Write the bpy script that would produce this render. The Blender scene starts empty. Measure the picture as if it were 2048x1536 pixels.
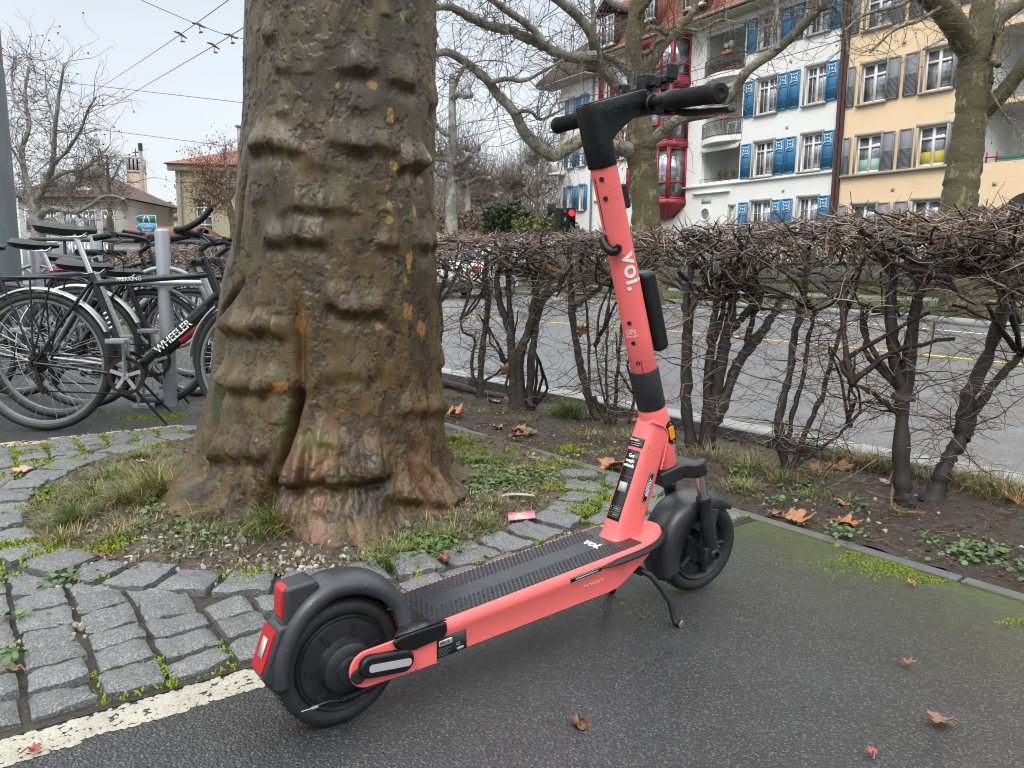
import bpy, bmesh, math, random
import numpy as np
from math import sin, cos, pi, radians, sqrt, atan2, exp
from mathutils import Vector, Matrix
SC = bpy.context.scene
COL = SC.collection
rnd = random.Random(7)
NR = np.random.RandomState(11)

# ---------------------------------------------------------------- camera
CAM_H = 0.80
FPX = 1540.0                      # focal length in pixels of the 2048 px wide photograph
PITCH, ROLL = radians(8.5), radians(0.6)
camd = bpy.data.cameras.new('camera'); cam = bpy.data.objects.new('camera', camd); COL.objects.link(cam)
camd.sensor_width = 36.0; camd.lens = 36.0 * FPX / 2048.0
camd.clip_start = 0.02; camd.clip_end = 3000
_F = Vector((0, cos(PITCH), -sin(PITCH))); _R0 = Vector((1, 0, 0)); _U0 = Vector((0, sin(PITCH), cos(PITCH)))
_R = _R0 * cos(ROLL) + _U0 * sin(ROLL); _U = -_R0 * sin(ROLL) + _U0 * cos(ROLL)
_C = Vector((0, 0, CAM_H))
mw = Matrix((_R, _U, -_F)).transposed().to_4x4(); mw.translation = _C
cam.matrix_world = mw
SC.camera = cam
def ray(x, y): return _F + _R * ((x - 1024) / FPX) - _U * ((y - 768) / FPX)
def gp(x, y, z=0.0):
    d = ray(x, y); return _C + d * ((z - CAM_H) / d.z)
def at(x, y, D): return _C + ray(x, y) * D

# ---------------------------------------------------------------- sky, sun, exposure
SUN_EL, SUN_AZ = 48.0, 200.0      # azimuth clockwise from +Y
W = bpy.data.worlds.new('World'); SC.world = W; W.use_nodes = True
nt = W.node_tree; nt.nodes.clear()
def wn(t, **k):
    n = nt.nodes.new(t)
    for a, b in k.items(): setattr(n, a, b)
    return n
w_out = wn('ShaderNodeOutputWorld'); w_bg = wn('ShaderNodeBackground'); w_mix = wn('ShaderNodeMix', data_type='RGBA')
w_sky = wn('ShaderNodeTexSky', sky_type='NISHITA', sun_disc=False, sun_elevation=radians(SUN_EL), sun_rotation=radians(SUN_AZ))
w_sky.air_density = 1.0; w_sky.dust_density = 4.0
w_tc = wn('ShaderNodeTexCoord'); w_sep = wn('ShaderNodeSeparateXYZ'); w_rmp = wn('ShaderNodeValToRGB')
w_no = wn('ShaderNodeTexNoise'); w_no.inputs['Scale'].default_value = 1.6; w_no.inputs['Detail'].default_value = 4
w_map = wn('ShaderNodeMapping'); w_map.inputs['Scale'].default_value = (1, 1, 3.0)
e = w_rmp.color_ramp
e.elements[0].position = 0.0; e.elements[0].color = (7.6, 8.0, 8.5, 1)
e.elements[1].position = 1.0; e.elements[1].color = (28, 28.5, 29, 1)
for p_, c_ in ((0.10, (7.2, 7.7, 8.3, 1)), (0.34, (6.0, 6.6, 7.3, 1)), (0.55, (17, 17.5, 18.2, 1))):
    q = e.elements.new(p_); q.color = c_
w_mul = wn('ShaderNodeMix', data_type='RGBA', blend_type='MULTIPLY'); w_mul.inputs[0].default_value = 1.0
w_cr = wn('ShaderNodeMapRange'); w_cr.inputs[1].default_value = .3; w_cr.inputs[2].default_value = .7; w_cr.inputs[3].default_value = .9; w_cr.inputs[4].default_value = 1.08
L_ = nt.links.new
L_(w_tc.outputs['Generated'], w_sep.inputs[0]); L_(w_sep.outputs['Z'], w_rmp.inputs[0])
L_(w_tc.outputs['Generated'], w_map.inputs[0]); L_(w_map.outputs[0], w_no.inputs['Vector']); L_(w_no.outputs['Fac'], w_cr.inputs[0])
L_(w_rmp.outputs[0], w_mul.inputs[6]); L_(w_cr.outputs[0], w_mul.inputs[7])
L_(w_sky.outputs[0], w_mix.inputs[6]); L_(w_mul.outputs[2], w_mix.inputs[7]); w_mix.inputs[0].default_value = 0.93
L_(w_mix.outputs[2], w_bg.inputs[0]); w_bg.inputs[1].default_value = 0.10; L_(w_bg.outputs[0], w_out.inputs[0])
sund = bpy.data.lights.new('sun', 'SUN'); sun = bpy.data.objects.new('sun', sund); COL.objects.link(sun)
sund.energy = 1.2; sund.angle = radians(25); sund.color = (1.0, 0.97, 0.92)
_sd = Vector((sin(radians(SUN_AZ)) * cos(radians(SUN_EL)), cos(radians(SUN_AZ)) * cos(radians(SUN_EL)), sin(radians(SUN_EL))))
sun.rotation_euler = _sd.to_track_quat('Z', 'Y').to_euler(); sun.location = _sd * 60
vs = SC.view_settings; vs.view_transform = 'Standard'; vs.look = 'None'; vs.exposure = 0.34; vs.gamma = 1.0; vs.use_curve_mapping = False
SC.cycles.max_bounces = 6; SC.cycles.diffuse_bounces = 3; SC.cycles.glossy_bounces = 3; SC.cycles.transparent_max_bounces = 6
SC.cycles.filter_width = 1.1; SC.cycles.use_denoising = True; SC.cycles.caustics_reflective = False; SC.cycles.caustics_refractive = False

# ---------------------------------------------------------------- numpy noise
_perm = np.random.RandomState(3).permutation(256); _perm = np.concatenate([_perm, _perm, _perm])
_grad = np.random.RandomState(5).uniform(-1, 1, 256)
def vnoise(x, y, z=0.0):
    x, y, z = np.broadcast_arrays(np.asarray(x, float), np.asarray(y, float), np.asarray(z, float))
    xi, yi, zi = np.floor(x).astype(int), np.floor(y).astype(int), np.floor(z).astype(int)
    xf, yf, zf = x - xi, y - yi, z - zi
    xi &= 255; yi &= 255; zi &= 255
    s = lambda t: t * t * t * (t * (t * 6 - 15) + 10)
    u, v, w = s(xf), s(yf), s(zf)
    def h(a, b, c): return _grad[_perm[_perm[_perm[a & 255] + (b & 255)] + (c & 255)]]
    l = lambda a, b, t: a + (b - a) * t
    return l(l(l(h(xi, yi, zi), h(xi + 1, yi, zi), u), l(h(xi, yi + 1, zi), h(xi + 1, yi + 1, zi), u), v),
             l(l(h(xi, yi, zi + 1), h(xi + 1, yi, zi + 1), u), l(h(xi, yi + 1, zi + 1), h(xi + 1, yi + 1, zi + 1), u), v), w)
def fbm(x, y, z=0.0, o=4, g=.5):
    a, f, r = 1.0, 1.0, 0.0
    for i in range(o):
        r = r + a * vnoise(x * f + 13.7 * i, y * f + 7.1 * i, z * f + 3.3 * i); a *= g; f *= 2.03
    return r
def sstep(a, b, x):
    t = np.clip((x - a) / (b - a), 0, 1); return t * t * (3 - 2 * t)

# ---------------------------------------------------------------- mesh builder
class MB:
    def __init__(s): s.V = []; s.Fc = []; s.n = 0
    def add(s, v, f, m=0):
        v = np.asarray(v, float).reshape(-1, 3); s.V.append(v)
        if isinstance(f, np.ndarray): s.Fc.append((f + s.n, m))
        else:
            by = {}
            for q in f: by.setdefault(len(q), []).append(q)
            for k, q in by.items(): s.Fc.append((np.array(q, int) + s.n, m))
        s.n += len(v); return s
    def box(s, c, d, rz=0.0, m=0, M=None):
        x, y, z = d[0] / 2, d[1] / 2, d[2] / 2
        v = np.array([(-x, -y, -z), (x, -y, -z), (x, y, -z), (-x, y, -z), (-x, -y, z), (x, -y, z), (x, y, z), (-x, y, z)])
        if M is not None: v = v @ np.array(M.to_3x3()).T
        elif rz:
            a = np.array([[cos(rz), -sin(rz), 0], [sin(rz), cos(rz), 0], [0, 0, 1]]); v = v @ a.T
        return s.add(v + np.array(c), [(0, 3, 2, 1), (4, 5, 6, 7), (0, 1, 5, 4), (1, 2, 6, 5), (2, 3, 7, 6), (3, 0, 4, 7)], m)
    def loft(s, loops, close=True, caps=True, m=0):
        L = np.array([np.asarray(l, float) for l in loops]); k, n = L.shape[0], L.shape[1]
        i, j = np.meshgrid(np.arange(k - 1), np.arange(n if close else n - 1), indexing='ij')
        i = i.ravel(); j = j.ravel(); j2 = (j + 1) % n
        f = np.stack([i * n + j, i * n + j2, (i + 1) * n + j2, (i + 1) * n + j], 1)
        b = s.n; s.add(L.reshape(-1, 3), f, m)
        if caps and close:
            s.Fc.append((np.array([list(range(n - 1, -1, -1))]) + b, m)); s.Fc.append((np.array([list(range(n))]) + b + (k - 1) * n, m))
        return s
    def tube(s, pts, r, n=8, caps=True, m=0, flat=1.0):
        P = [Vector(p) for p in pts]; k = len(P)
        rr = [r] * k if np.isscalar(r) else list(r)
        T = []
        for i in range(k):
            a = P[min(i + 1, k - 1)] - P[max(i - 1, 0)]; T.append(a.normalized() if a.length > 1e-9 else Vector((0, 0, 1)))
        up = Vector((0, 0, 1)) if abs(T[0].z) < .9 else Vector((1, 0, 0))
        u = T[0].cross(up).normalized(); loops = []
        for i in range(k):
            u = (u - T[i] * u.dot(T[i])).normalized(); w = T[i].cross(u)
            loops.append([P[i] + (u * cos(2 * pi * j / n) + w * (flat * sin(2 * pi * j / n))) * rr[i] for j in range(n)])
        return s.loft(loops, True, caps, m)
    def batch(s, P, R, n=4, m=0):                      # many thin tubes at once: P (N,K,3), R (N,K)
        P = np.asarray(P, float); R = np.asarray(R, float); N, K = P.shape[:2]
        d = P[:, -1] - P[:, 0]; d /= np.linalg.norm(d, axis=1, keepdims=True) + 1e-9
        a = np.where(np.abs(d[:, 2:3]) < .8, np.array([[0, 0, 1.]]), np.array([[1., 0, 0]]))
        u = np.cross(d, a); u /= np.linalg.norm(u, axis=1, keepdims=True) + 1e-9; w = np.cross(d, u)
        th = 2 * np.pi * np.arange(n) / n
        ring = u[:, None, :] * np.cos(th)[None, :, None] + w[:, None, :] * np.sin(th)[None, :, None]
        V = P[:, :, None, :] + ring[:, None, :, :] * R[:, :, None, None]
        i, k, j = np.meshgrid(np.arange(N), np.arange(K - 1), np.arange(n), indexing='ij'); i = i.ravel(); k = k.ravel(); j = j.ravel(); j2 = (j + 1) % n
        b = i * K * n + k * n
        return s.add(V.reshape(-1, 3), np.stack([b + j, b + j2, b + n + j2, b + n + j], 1), m)
    def lathe(s, prof, c=(0, 0, 0), ax=(0, 0, 1), n=24, m=0, ang=None, caps=False):
        ax = Vector(ax).normalized(); up = Vector((0, 0, 1)) if abs(ax.z) < .9 else Vector((1, 0, 0))
        u = ax.cross(up).normalized(); w = ax.cross(u); c = Vector(c)
        loops = [[c + ax * h + (u * cos(2 * pi * j / n) + w * sin(2 * pi * j / n)) * max(r, 1e-4) for j in range(n)] for r, h in prof]
        return s.loft(loops, True, caps, m)
    def prism(s, poly, O, U, Vv, N, h0, h1, m=0):      # polygon (u,v) in a frame, extruded along N from h0 to h1
        O, U, Vv, N = Vector(O), Vector(U), Vector(Vv), Vector(N)
        a = [O + U * p[0] + Vv * p[1] + N * h0 for p in poly]; b = [O + U * p[0] + Vv * p[1] + N * h1 for p in poly]
        return s.loft([a, b], True, True, m)
    def xf(s, M):
        A = np.array(M); s.V = [v @ A[:3, :3].T + A[:3, 3] for v in s.V]; return s
    def build(s, name, mats, parent=None, smooth=35, bevel=None, seg=2, sub=0, solid=None):
        me = bpy.data.meshes.new(name)
        V = np.concatenate(s.V) if s.V else np.zeros((0, 3))
        me.vertices.add(len(V)); me.vertices.foreach_set('co', V.ravel().astype(np.float32))
        tot = sum(f.size for f, _ in s.Fc); nf = sum(len(f) for f, _ in s.Fc)
        me.loops.add(tot); me.polygons.add(nf)
        li = np.concatenate([f.ravel() for f, _ in s.Fc]).astype(np.int32)
        lt = np.concatenate([np.full(len(f), f.shape[1]) for f, _ in s.Fc]).astype(np.int32)
        ls = np.concatenate([[0], np.cumsum(lt)[:-1]]).astype(np.int32)
        me.loops.foreach_set('vertex_index', li); me.polygons.foreach_set('loop_start', ls)
        try: me.polygons.foreach_set('loop_total', lt)
        except Exception: pass
        me.polygons.foreach_set('material_index', np.concatenate([np.full(len(f), m) for f, m in s.Fc]).astype(np.int32))
        me.update(calc_edges=True); me.validate()
        o = bpy.data.objects.new(name, me); COL.objects.link(o)
        for q in (mats if isinstance(mats, (list, tuple)) else [mats]): me.materials.append(q)
        if parent is not None: o.parent = parent
        if nf < 60000:
            bm = bmesh.new(); bm.from_mesh(me); bmesh.ops.recalc_face_normals(bm, faces=bm.faces); bm.to_mesh(me); bm.free()
        if smooth:
            me.shade_smooth()
            if smooth < 180: me.set_sharp_from_angle(angle=radians(smooth))
        if solid: q = o.modifiers.new('solid', 'SOLIDIFY'); q.thickness = solid; q.offset = 0
        if sub: q = o.modifiers.new('sub', 'SUBSURF'); q.levels = sub; q.render_levels = sub
        if bevel: q = o.modifiers.new('bevel', 'BEVEL'); q.width = bevel; q.segments = seg; q.limit_method = 'ANGLE'; q.angle_limit = radians(30)
        return o
def tag(o, label=None, cat=None, group=None, kind=None):
    if label: o['label'] = label
    if cat: o['category'] = cat
    if group: o['group'] = group
    if kind: o['kind'] = kind
    return o
def thing(name, label, cat, loc=(0, 0, 0), rz=0.0, group=None):
    o = bpy.data.objects.new(name, None); COL.objects.link(o); o.empty_display_size = .1
    o.location = loc; o.rotation_euler = (0, 0, rz); return tag(o, label, cat, group)
def copy_tree(o, parent=None):
    c = o.copy(); COL.objects.link(c)
    if parent is not None: c.parent = parent
    for ch in o.children: copy_tree(ch, c)
    return c
def rrect(w, h, r, n=4):
    out = []
    for cx, cy, a0 in ((w / 2 - r, h / 2 - r, 0), (-w / 2 + r, h / 2 - r, 90), (-w / 2 + r, -h / 2 + r, 180), (w / 2 - r, -h / 2 + r, 270)):
        for i in range(n + 1):
            a = radians(a0 + 90 * i / n); out.append((cx + r * cos(a), cy + r * sin(a)))
    return out
def spline(pts, k=6):
    P = [np.array(p, float) for p in pts]; P = [2 * P[0] - P[1]] + P + [2 * P[-1] - P[-2]]; out = []
    for i in range(1, len(P) - 2):
        for t in np.arange(k) / k:
            out.append(.5 * ((2 * P[i]) + (-P[i - 1] + P[i + 1]) * t + (2 * P[i - 1] - 5 * P[i] + 4 * P[i + 1] - P[i + 2]) * t * t + (-P[i - 1] + 3 * P[i] - 3 * P[i + 1] + P[i + 2]) * t ** 3))
    out.append(P[-2]); return np.array(out)
def lettering(txt, size, mat, M, name='lettering', parent=None, ext=.0004, off=0.0, wrap=None, align='CENTER', spacing=1.0):
    cu = bpy.data.curves.new('txt', 'FONT'); cu.body = txt; cu.size = size; cu.extrude = ext; cu.offset = off; cu.align_x = align; cu.align_y = 'CENTER'; cu.space_character = spacing; cu.resolution_u = 3
    o = bpy.data.objects.new('txt', cu); COL.objects.link(o)
    dg = bpy.context.evaluated_depsgraph_get(); me = bpy.data.meshes.new_from_object(o.evaluated_get(dg)); bpy.data.objects.remove(o)
    if wrap:                                    # fine mesh, so that the letters follow the round tube
        bm = bmesh.new(); bm.from_mesh(me); bmesh.ops.triangulate(bm, faces=bm.faces); bmesh.ops.subdivide_edges(bm, edges=bm.edges, cuts=4, use_grid_fill=True); bm.to_mesh(me); bm.free()
    for v in me.vertices:
        p = v.co.copy()
        if wrap: p = wrap(p)
        v.co = M @ p
    me.name = name; me.materials.clear(); me.materials.append(mat)
    o = bpy.data.objects.new(name, me); COL.objects.link(o)
    if parent is not None: o.parent = parent
    return o

# ---------------------------------------------------------------- materials
class NT:
    def __init__(s, name):
        s.m = bpy.data.materials.new(name); s.m.use_nodes = True; s.t = s.m.node_tree; s.t.nodes.clear()
        s.out = s.t.nodes.new('ShaderNodeOutputMaterial'); s.b = s.t.nodes.new('ShaderNodeBsdfPrincipled'); s.t.links.new(s.b.outputs[0], s.out.inputs[0])
        s.tc = s.t.nodes.new('ShaderNodeTexCoord'); s.P = s.tc.outputs['Object']
    def set(s, n, k, v):
        i = n.inputs[k]
        if hasattr(v, 'is_linked') or isinstance(v, bpy.types.NodeSocket): s.t.links.new(v, i)
        else: i.default_value = v
    def bs(s, **k):
        for a, v in k.items(): s.set(s.b, a.replace('_', ' '), v)
        return s
    def map(s, scale=(1, 1, 1), rot=(0, 0, 0), loc=(0, 0, 0), src=None):
        n = s.t.nodes.new('ShaderNodeMapping'); s.set(n, 0, src or s.P); n.inputs['Scale'].default_value = scale; n.inputs['Rotation'].default_value = rot; n.inputs['Location'].default_value = loc; return n.outputs[0]
    def noise(s, scale, detail=4, rough=.55, src=None, dist=0, out='Fac'):
        n = s.t.nodes.new('ShaderNodeTexNoise'); s.set(n, 'Vector', src or s.P); s.set(n, 'Scale', scale); s.set(n, 'Detail', detail); s.set(n, 'Roughness', rough); s.set(n, 'Distortion', dist); return n.outputs[out]
    def vor(s, scale, feature='F1', src=None, out='Distance', rand=1.0):
        n = s.t.nodes.new('ShaderNodeTexVoronoi'); n.feature = feature; s.set(n, 'Vector', src or s.P); s.set(n, 'Scale', scale); s.set(n, 'Randomness', rand); return n.outputs[out]
    def ramp(s, f, st, interp='LINEAR'):
        n = s.t.nodes.new('ShaderNodeValToRGB'); n.color_ramp.interpolation = interp; s.set(n, 0, f); E = n.color_ramp.elements
        while len(E) > 1: E.remove(E[-1])
        for i, (p, c) in enumerate(st):
            q = E[0] if i == 0 else E.new(p); q.position = p; q.color = (c, c, c, 1) if np.isscalar(c) else (*c, 1)
        return n.outputs[0]
    def mix(s, f, a, b, mode='MIX'):
        n = s.t.nodes.new('ShaderNodeMix'); n.data_type = 'RGBA'; n.blend_type = mode
        s.set(n, 0, f)
        for k, v in ((6, a), (7, b)):
            if isinstance(v, (tuple, list)): v = (*v, 1) if len(v) == 3 else v
            s.set(n, k, v)
        return n.outputs[2]
    def math(s, op, a, b=0.0):
        n = s.t.nodes.new('ShaderNodeMath'); n.operation = op; s.set(n, 0, a); s.set(n, 1, b); return n.outputs[0]
    def attr(s, name, out='Color'):
        n = s.t.nodes.new('ShaderNodeAttribute'); n.attribute_name = name; return n.outputs[out]
    def bump(s, h, strength=.3, dist=.01, prev=None):
        n = s.t.nodes.new('ShaderNodeBump'); s.set(n, 'Height', h); n.inputs['Strength'].default_value = strength; n.inputs['Distance'].default_value = dist
        if prev is not None: s.t.links.new(prev, n.inputs['Normal'])
        s.t.links.new(n.outputs[0], s.b.inputs['Normal']); return n.outputs[0]
def flat(name, c, rough=.6, metal=0.0, var=.25, vs=6.0, bump=0.0, bs=80.0, spec=.5, drops=False, rv=.12):
    t = NT(name); n = t.noise(vs, 5, .6)
    c1 = tuple(x * (1 - var) for x in c); c2 = tuple(min(1, x * (1 + var)) for x in c)
    t.bs(Base_Color=t.mix(n, c1, c2), Metallic=metal, Specular_IOR_Level=spec)
    n2 = t.noise(vs * 2.7, 4, .6); t.bs(Roughness=t.ramp(n2, [(.3, max(.03, rough - rv)), (.7, min(1, rough + rv))]))
    pv = None
    if bump: pv = t.bump(t.noise(bs, 4, .6), bump, .004)
    if drops:
        d = t.ramp(t.vor(95.0, src=t.map((1, 1, .8))), [(.0, 1), (.22, .75), (.3, 0)]); k = t.ramp(t.noise(28, 2), [(.55, 0), (.62, 1)])
        h = t.math('MULTIPLY', d, k); t.bump(h, .5, .002, pv)
    return t.m
# ================================================================ ground materials
def asphalt_mat(name, base=.055, moss=None, wet=.33, speck=150.0, tint=(1, 1.0, 1.02)):
    t = NT(name)
    n1 = t.noise(1.3, 5, .6); n2 = t.noise(9, 5, .65)
    c = t.mix(n1, tuple(base * .72 * q for q in tint), tuple(base * 1.25 * q for q in tint))
    c = t.mix(t.ramp(n2, [(.35, .0), (.7, .45)]), c, tuple(base * .6 * q for q in tint))
    cell = t.vor(speck, out='Color'); sp = t.ramp(cell, [(.0, 0), (.42, 0), (.70, .6), (.95, 1)])
    sd = t.ramp(t.vor(speck), [(.3, 1), (.55, 0)])
    c = t.mix(t.math('MULTIPLY', sp, sd), c, (.27, .27, .262))
    fine = t.ramp(t.noise(speck * 1.7, 3, .7), [(.38, 0), (.62, 1)])
    c = t.mix(t.math('MULTIPLY', fine, .35), c, tuple(base * .35 * q for q in tint))
    rough = t.ramp(t.noise(2.2, 4, .6), [(.3, wet - .1), (.7, wet + .16)])
    if moss is not None:
        nx, ny, c0, bands = moss
        vd = t.t.nodes.new('ShaderNodeVectorMath'); vd.operation = 'DOT_PRODUCT'; t.set(vd, 0, t.P); vd.inputs[1].default_value = (nx, ny, 0)
        w = t.math('SUBTRACT', vd.outputs['Value'], c0)          # 0 on the edging, negative into the path
        w = t.math('ADD', w, t.math('MULTIPLY', t.math('SUBTRACT', t.noise(3.0, 5, .65), .5), .34))
        film = t.ramp(w, [(.0, 0), (.25, 0), (.62, .22), (.86, .62), (.97, .85), (1.0, .8)])
        # w is metres; shift so that ramp 0..1 spans the last 0.85 m before the edging
        w2 = t.math('MULTIPLY_ADD' if False else 'ADD', t.math('MULTIPLY', w, 1.15), 1.0)
        film = t.ramp(w2, [(.0, 0), (.35, .03), (.66, .20), (.85, .52), (.96, .92), (1.0, .95)])
        film = t.math('MULTIPLY', film, t.ramp(t.noise(60, 4, .7), [(.3, .35), (.62, 1)]))
        c = t.mix(film, c, t.mix(t.noise(25, 3), (.065, .085, .010), (.19, .22, .022)))
        rough = t.mix(film, rough, (.85, .85, .85))
    t.bs(Base_Color=c, Roughness=rough, Specular_IOR_Level=.5)
    b = t.bump(t.vor(speck), .55, .004); t.bump(t.noise(speck * .8, 5, .7), .35, .003, b)
    return t.m
E_N = Vector((0.791, 0.612, 0)); E_D = Vector((0.612, -0.791, 0))      # across / along the edging, towards the viewer
ED0 = Vector((0.54, 2.74, 0)); ED_C = ED0.dot(E_N)
M_PATH = asphalt_mat('wet_path_asphalt', .098, (E_N.x, E_N.y, ED_C, 0), .29, 200)
M_ROAD = asphalt_mat('road_asphalt', .138, None, .34, 70, (1, 1.01, 1.04))
def granite_mat():
    t = NT('granite_setts'); r = t.t.nodes.new('ShaderNodeNewGeometry').outputs['Random Per Island']
    c = t.mix(r, (.072, .073, .076), (.128, .129, .131))
    c = t.mix(t.ramp(t.vor(420, out='Color'), [(.0, 0), (.5, 0), (.75, .75), (1, 1)]), c, (.28, .28, .28))
    c = t.mix(t.ramp(t.vor(300, out='Color', src=t.map(loc=(.3, .1, .7))), [(.0, 0), (.66, 0), (.8, .8), (1, .9)]), c, (.07, .07, .075))
    c = t.mix(t.ramp(t.noise(11, 5, .65), [(.42, 0), (.7, .5)]), c, (.10, .095, .08))
    t.bs(Base_Color=c, Roughness=t.ramp(t.noise(18, 4), [(.3, .38), (.7, .62)]))
    b = t.bump(t.noise(70, 6, .7), .6, .006); t.bump(t.noise(260, 3, .7), .35, .002, b); return t.m
M_SETT = granite_mat()
def soil_mat(name, a, b, c3, peb=.5):
    t = NT(name); c = t.mix(t.noise(6, 6, .65), a, b)
    c = t.mix(t.ramp(t.noise(34, 5, .7), [(.45, 0), (.65, .8)]), c, c3)
    sp = t.math('MULTIPLY', t.ramp(t.vor(130, out='Color'), [(.0, 0), (.80, 0), (.9, peb), (1, peb)]), t.ramp(t.vor(130), [(.25, 1), (.45, 0)]))
    c = t.mix(sp, c, (.34, .31, .26))
    t.bs(Base_Color=c, Roughness=t.ramp(t.noise(14, 4), [(.35, .5), (.65, .9)]))
    q = t.bump(t.noise(45, 6, .75), .9, .012); t.bump(t.vor(130), .5, .004, q); return t.m
M_SOIL = soil_mat('dark_soil', (.030, .022, .016), (.065, .048, .034), (.018, .013, .010), .6)
M_PIT = soil_mat('pit_soil', (.055, .042, .030), (.11, .085, .06), (.035, .027, .02), .9)
M_JOINT = soil_mat('joint_dirt', (.030, .027, .02), (.06, .055, .04), (.02, .02, .014), .4)
M_CONC = flat('edging_concrete', (.105, .104, .092), .7, var=.4, vs=9, bump=.4, bs=120)
M_KERB = flat('kerb_granite', (.30, .30, .29), .6, var=.25, vs=14, bump=.4, bs=150)
def paint_mat(name, col, wear=.5, rough=.7, bs=80):
    t = NT(name); k = t.ramp(t.noise(55, 5, .7), [(wear - .12, 1), (wear + .02, 0)])
    c = t.mix(t.noise(12, 4), tuple(.75 * q for q in col), col)
    c = t.mix(t.math('MULTIPLY', t.ramp(t.noise(7, 5), [(.5, 0), (.7, .55)]), 1), c, tuple(.45 * q for q in col))
    c = t.mix(k, c, (.07, .065, .055)); t.bs(Base_Color=c, Roughness=rough)
    t.bump(t.noise(bs, 4, .6), .5, .005); return t.m
M_YELLOW = paint_mat('yellow_marking_paint', (.62, .44, .05), .20)
M_WHITE = paint_mat('white_marking_paint', (.66, .66, .63), .30)

def strip(mb, A, Bp, w0, w1, z, m=0, side=None):     # a flat band between two ground lines
    pass
def sheet(name, poly, z, mat, depth=0.0, kind='structure'):
    mb = MB(); n = len(poly)
    if depth: mb.prism([(p[0], p[1]) for p in poly], (0, 0, 0), (1, 0, 0), (0, 1, 0), (0, 0, 1), z - depth, z)
    else: mb.add([(p[0], p[1], z) for p in poly], [tuple(range(n))])
    o = mb.build(name, mat, smooth=0); return tag(o, kind=kind)

# base ground to the horizon, road, path
g = MB(); S = 1500; g.add([(-S, -S, -.20), (S, -S, -.20), (S, S, -.20), (-S, S, -.20)], [(0, 1, 2, 3)])
tag(g.build('ground', flat('ground_far', (.10, .105, .085), .9, var=.3, vs=.2), smooth=0), kind='structure')
sheet('road', [(-90, -8), (60, -8), (60, 90), (-90, 90)], -.085, M_ROAD)
def on_edge(t, w=0.0): return ED0 + E_D * t + E_N * w
K0 = Vector((0.97, 3.90, 0)); K_D = Vector((.637, -.771, 0)).normalized(); K_N = Vector((.771, .637, 0)).normalized()
pf, pn = on_edge(-22), on_edge(7.0)
sheet('footpath', [(-9, -6), (pn.x, -6), (pn.x, pn.y), (pf.x, pf.y), (-24, pf.y), (-24, -6)], 0.0, M_PATH, .14)
# concrete edging strip between path and hedge bed
eb = MB(); rs = np.random.RandomState(4); tt = -21.5
while tt < 6.5:
    L = .98; a = on_edge(tt + .004, .0); b = on_edge(tt + L, .0)
    eb.prism([(0, .0), (L - .008, .0), (L - .008, .042), (0, .042)], on_edge(tt), E_D, E_N, (0, 0, 1), -.1, .006 + rs.uniform(-.003, .003)); tt += L
tag(eb.build('edging', M_CONC, bevel=.006, smooth=30), kind='structure')
# kerb stones of the road
kb = MB(); kf = MB(); tt = -26.0
while tt < 9:
    L = 1.2
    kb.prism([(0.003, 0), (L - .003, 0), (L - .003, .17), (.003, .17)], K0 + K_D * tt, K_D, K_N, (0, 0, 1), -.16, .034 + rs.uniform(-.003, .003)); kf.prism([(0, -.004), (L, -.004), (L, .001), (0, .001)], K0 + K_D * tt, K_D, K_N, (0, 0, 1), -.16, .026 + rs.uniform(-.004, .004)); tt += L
tag(kb.build('kerb', M_KERB, bevel=.012, smooth=30), kind='structure'); tag(kf.build('kerb_face', flat('black_kerb_strip', (.016, .014, .012), .5, var=.5, vs=12, bump=.6, bs=60), smooth=0), kind='structure')  # kerb_face: thin near-black strip along the near side of the stones
# hedge bed soil
ns, nw = 620, 46
s_ = np.concatenate([np.linspace(-21, -4, 120), np.linspace(-3.98, 6.6, ns - 120)])[:, None]; w_ = np.linspace(0, 1, nw)[None, :]
A = np.stack([ED0.x + E_D.x * s_ + E_N.x * .042, ED0.y + E_D.y * s_ + E_N.y * .042], -1)
kk = s_ * 1.0 - (K0 - ED0).dot(K_D) * 1.0
Bq = np.stack([K0.x + K_D.x * kk - K_N.x * .002, K0.y + K_D.y * kk - K_N.y * .002], -1)
Pxy = A + (Bq - A) * w_[..., None]
def soil_h(x, y): return .012 * fbm(x * 5, y * 5, 1, 3) + .007 * fbm(x * 22, y * 22, 5, 3)
hz = -.004 + soil_h(Pxy[..., 0], Pxy[..., 1]) + .02 * np.sin(np.pi * w_) - .030 * sstep(.72, 1, w_)
bed = MB(); i, j = np.meshgrid(np.arange(ns - 1), np.arange(nw - 1), indexing='ij'); i = i.ravel(); j = j.ravel()
bed.add(np.concatenate([Pxy, hz[..., None]], -1).reshape(-1, 3), np.stack([i * nw + j, (i + 1) * nw + j, (i + 1) * nw + j + 1, i * nw + j + 1], 1))
tag(bed.build('soil_bed', M_SOIL, smooth=180), kind='structure')
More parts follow.
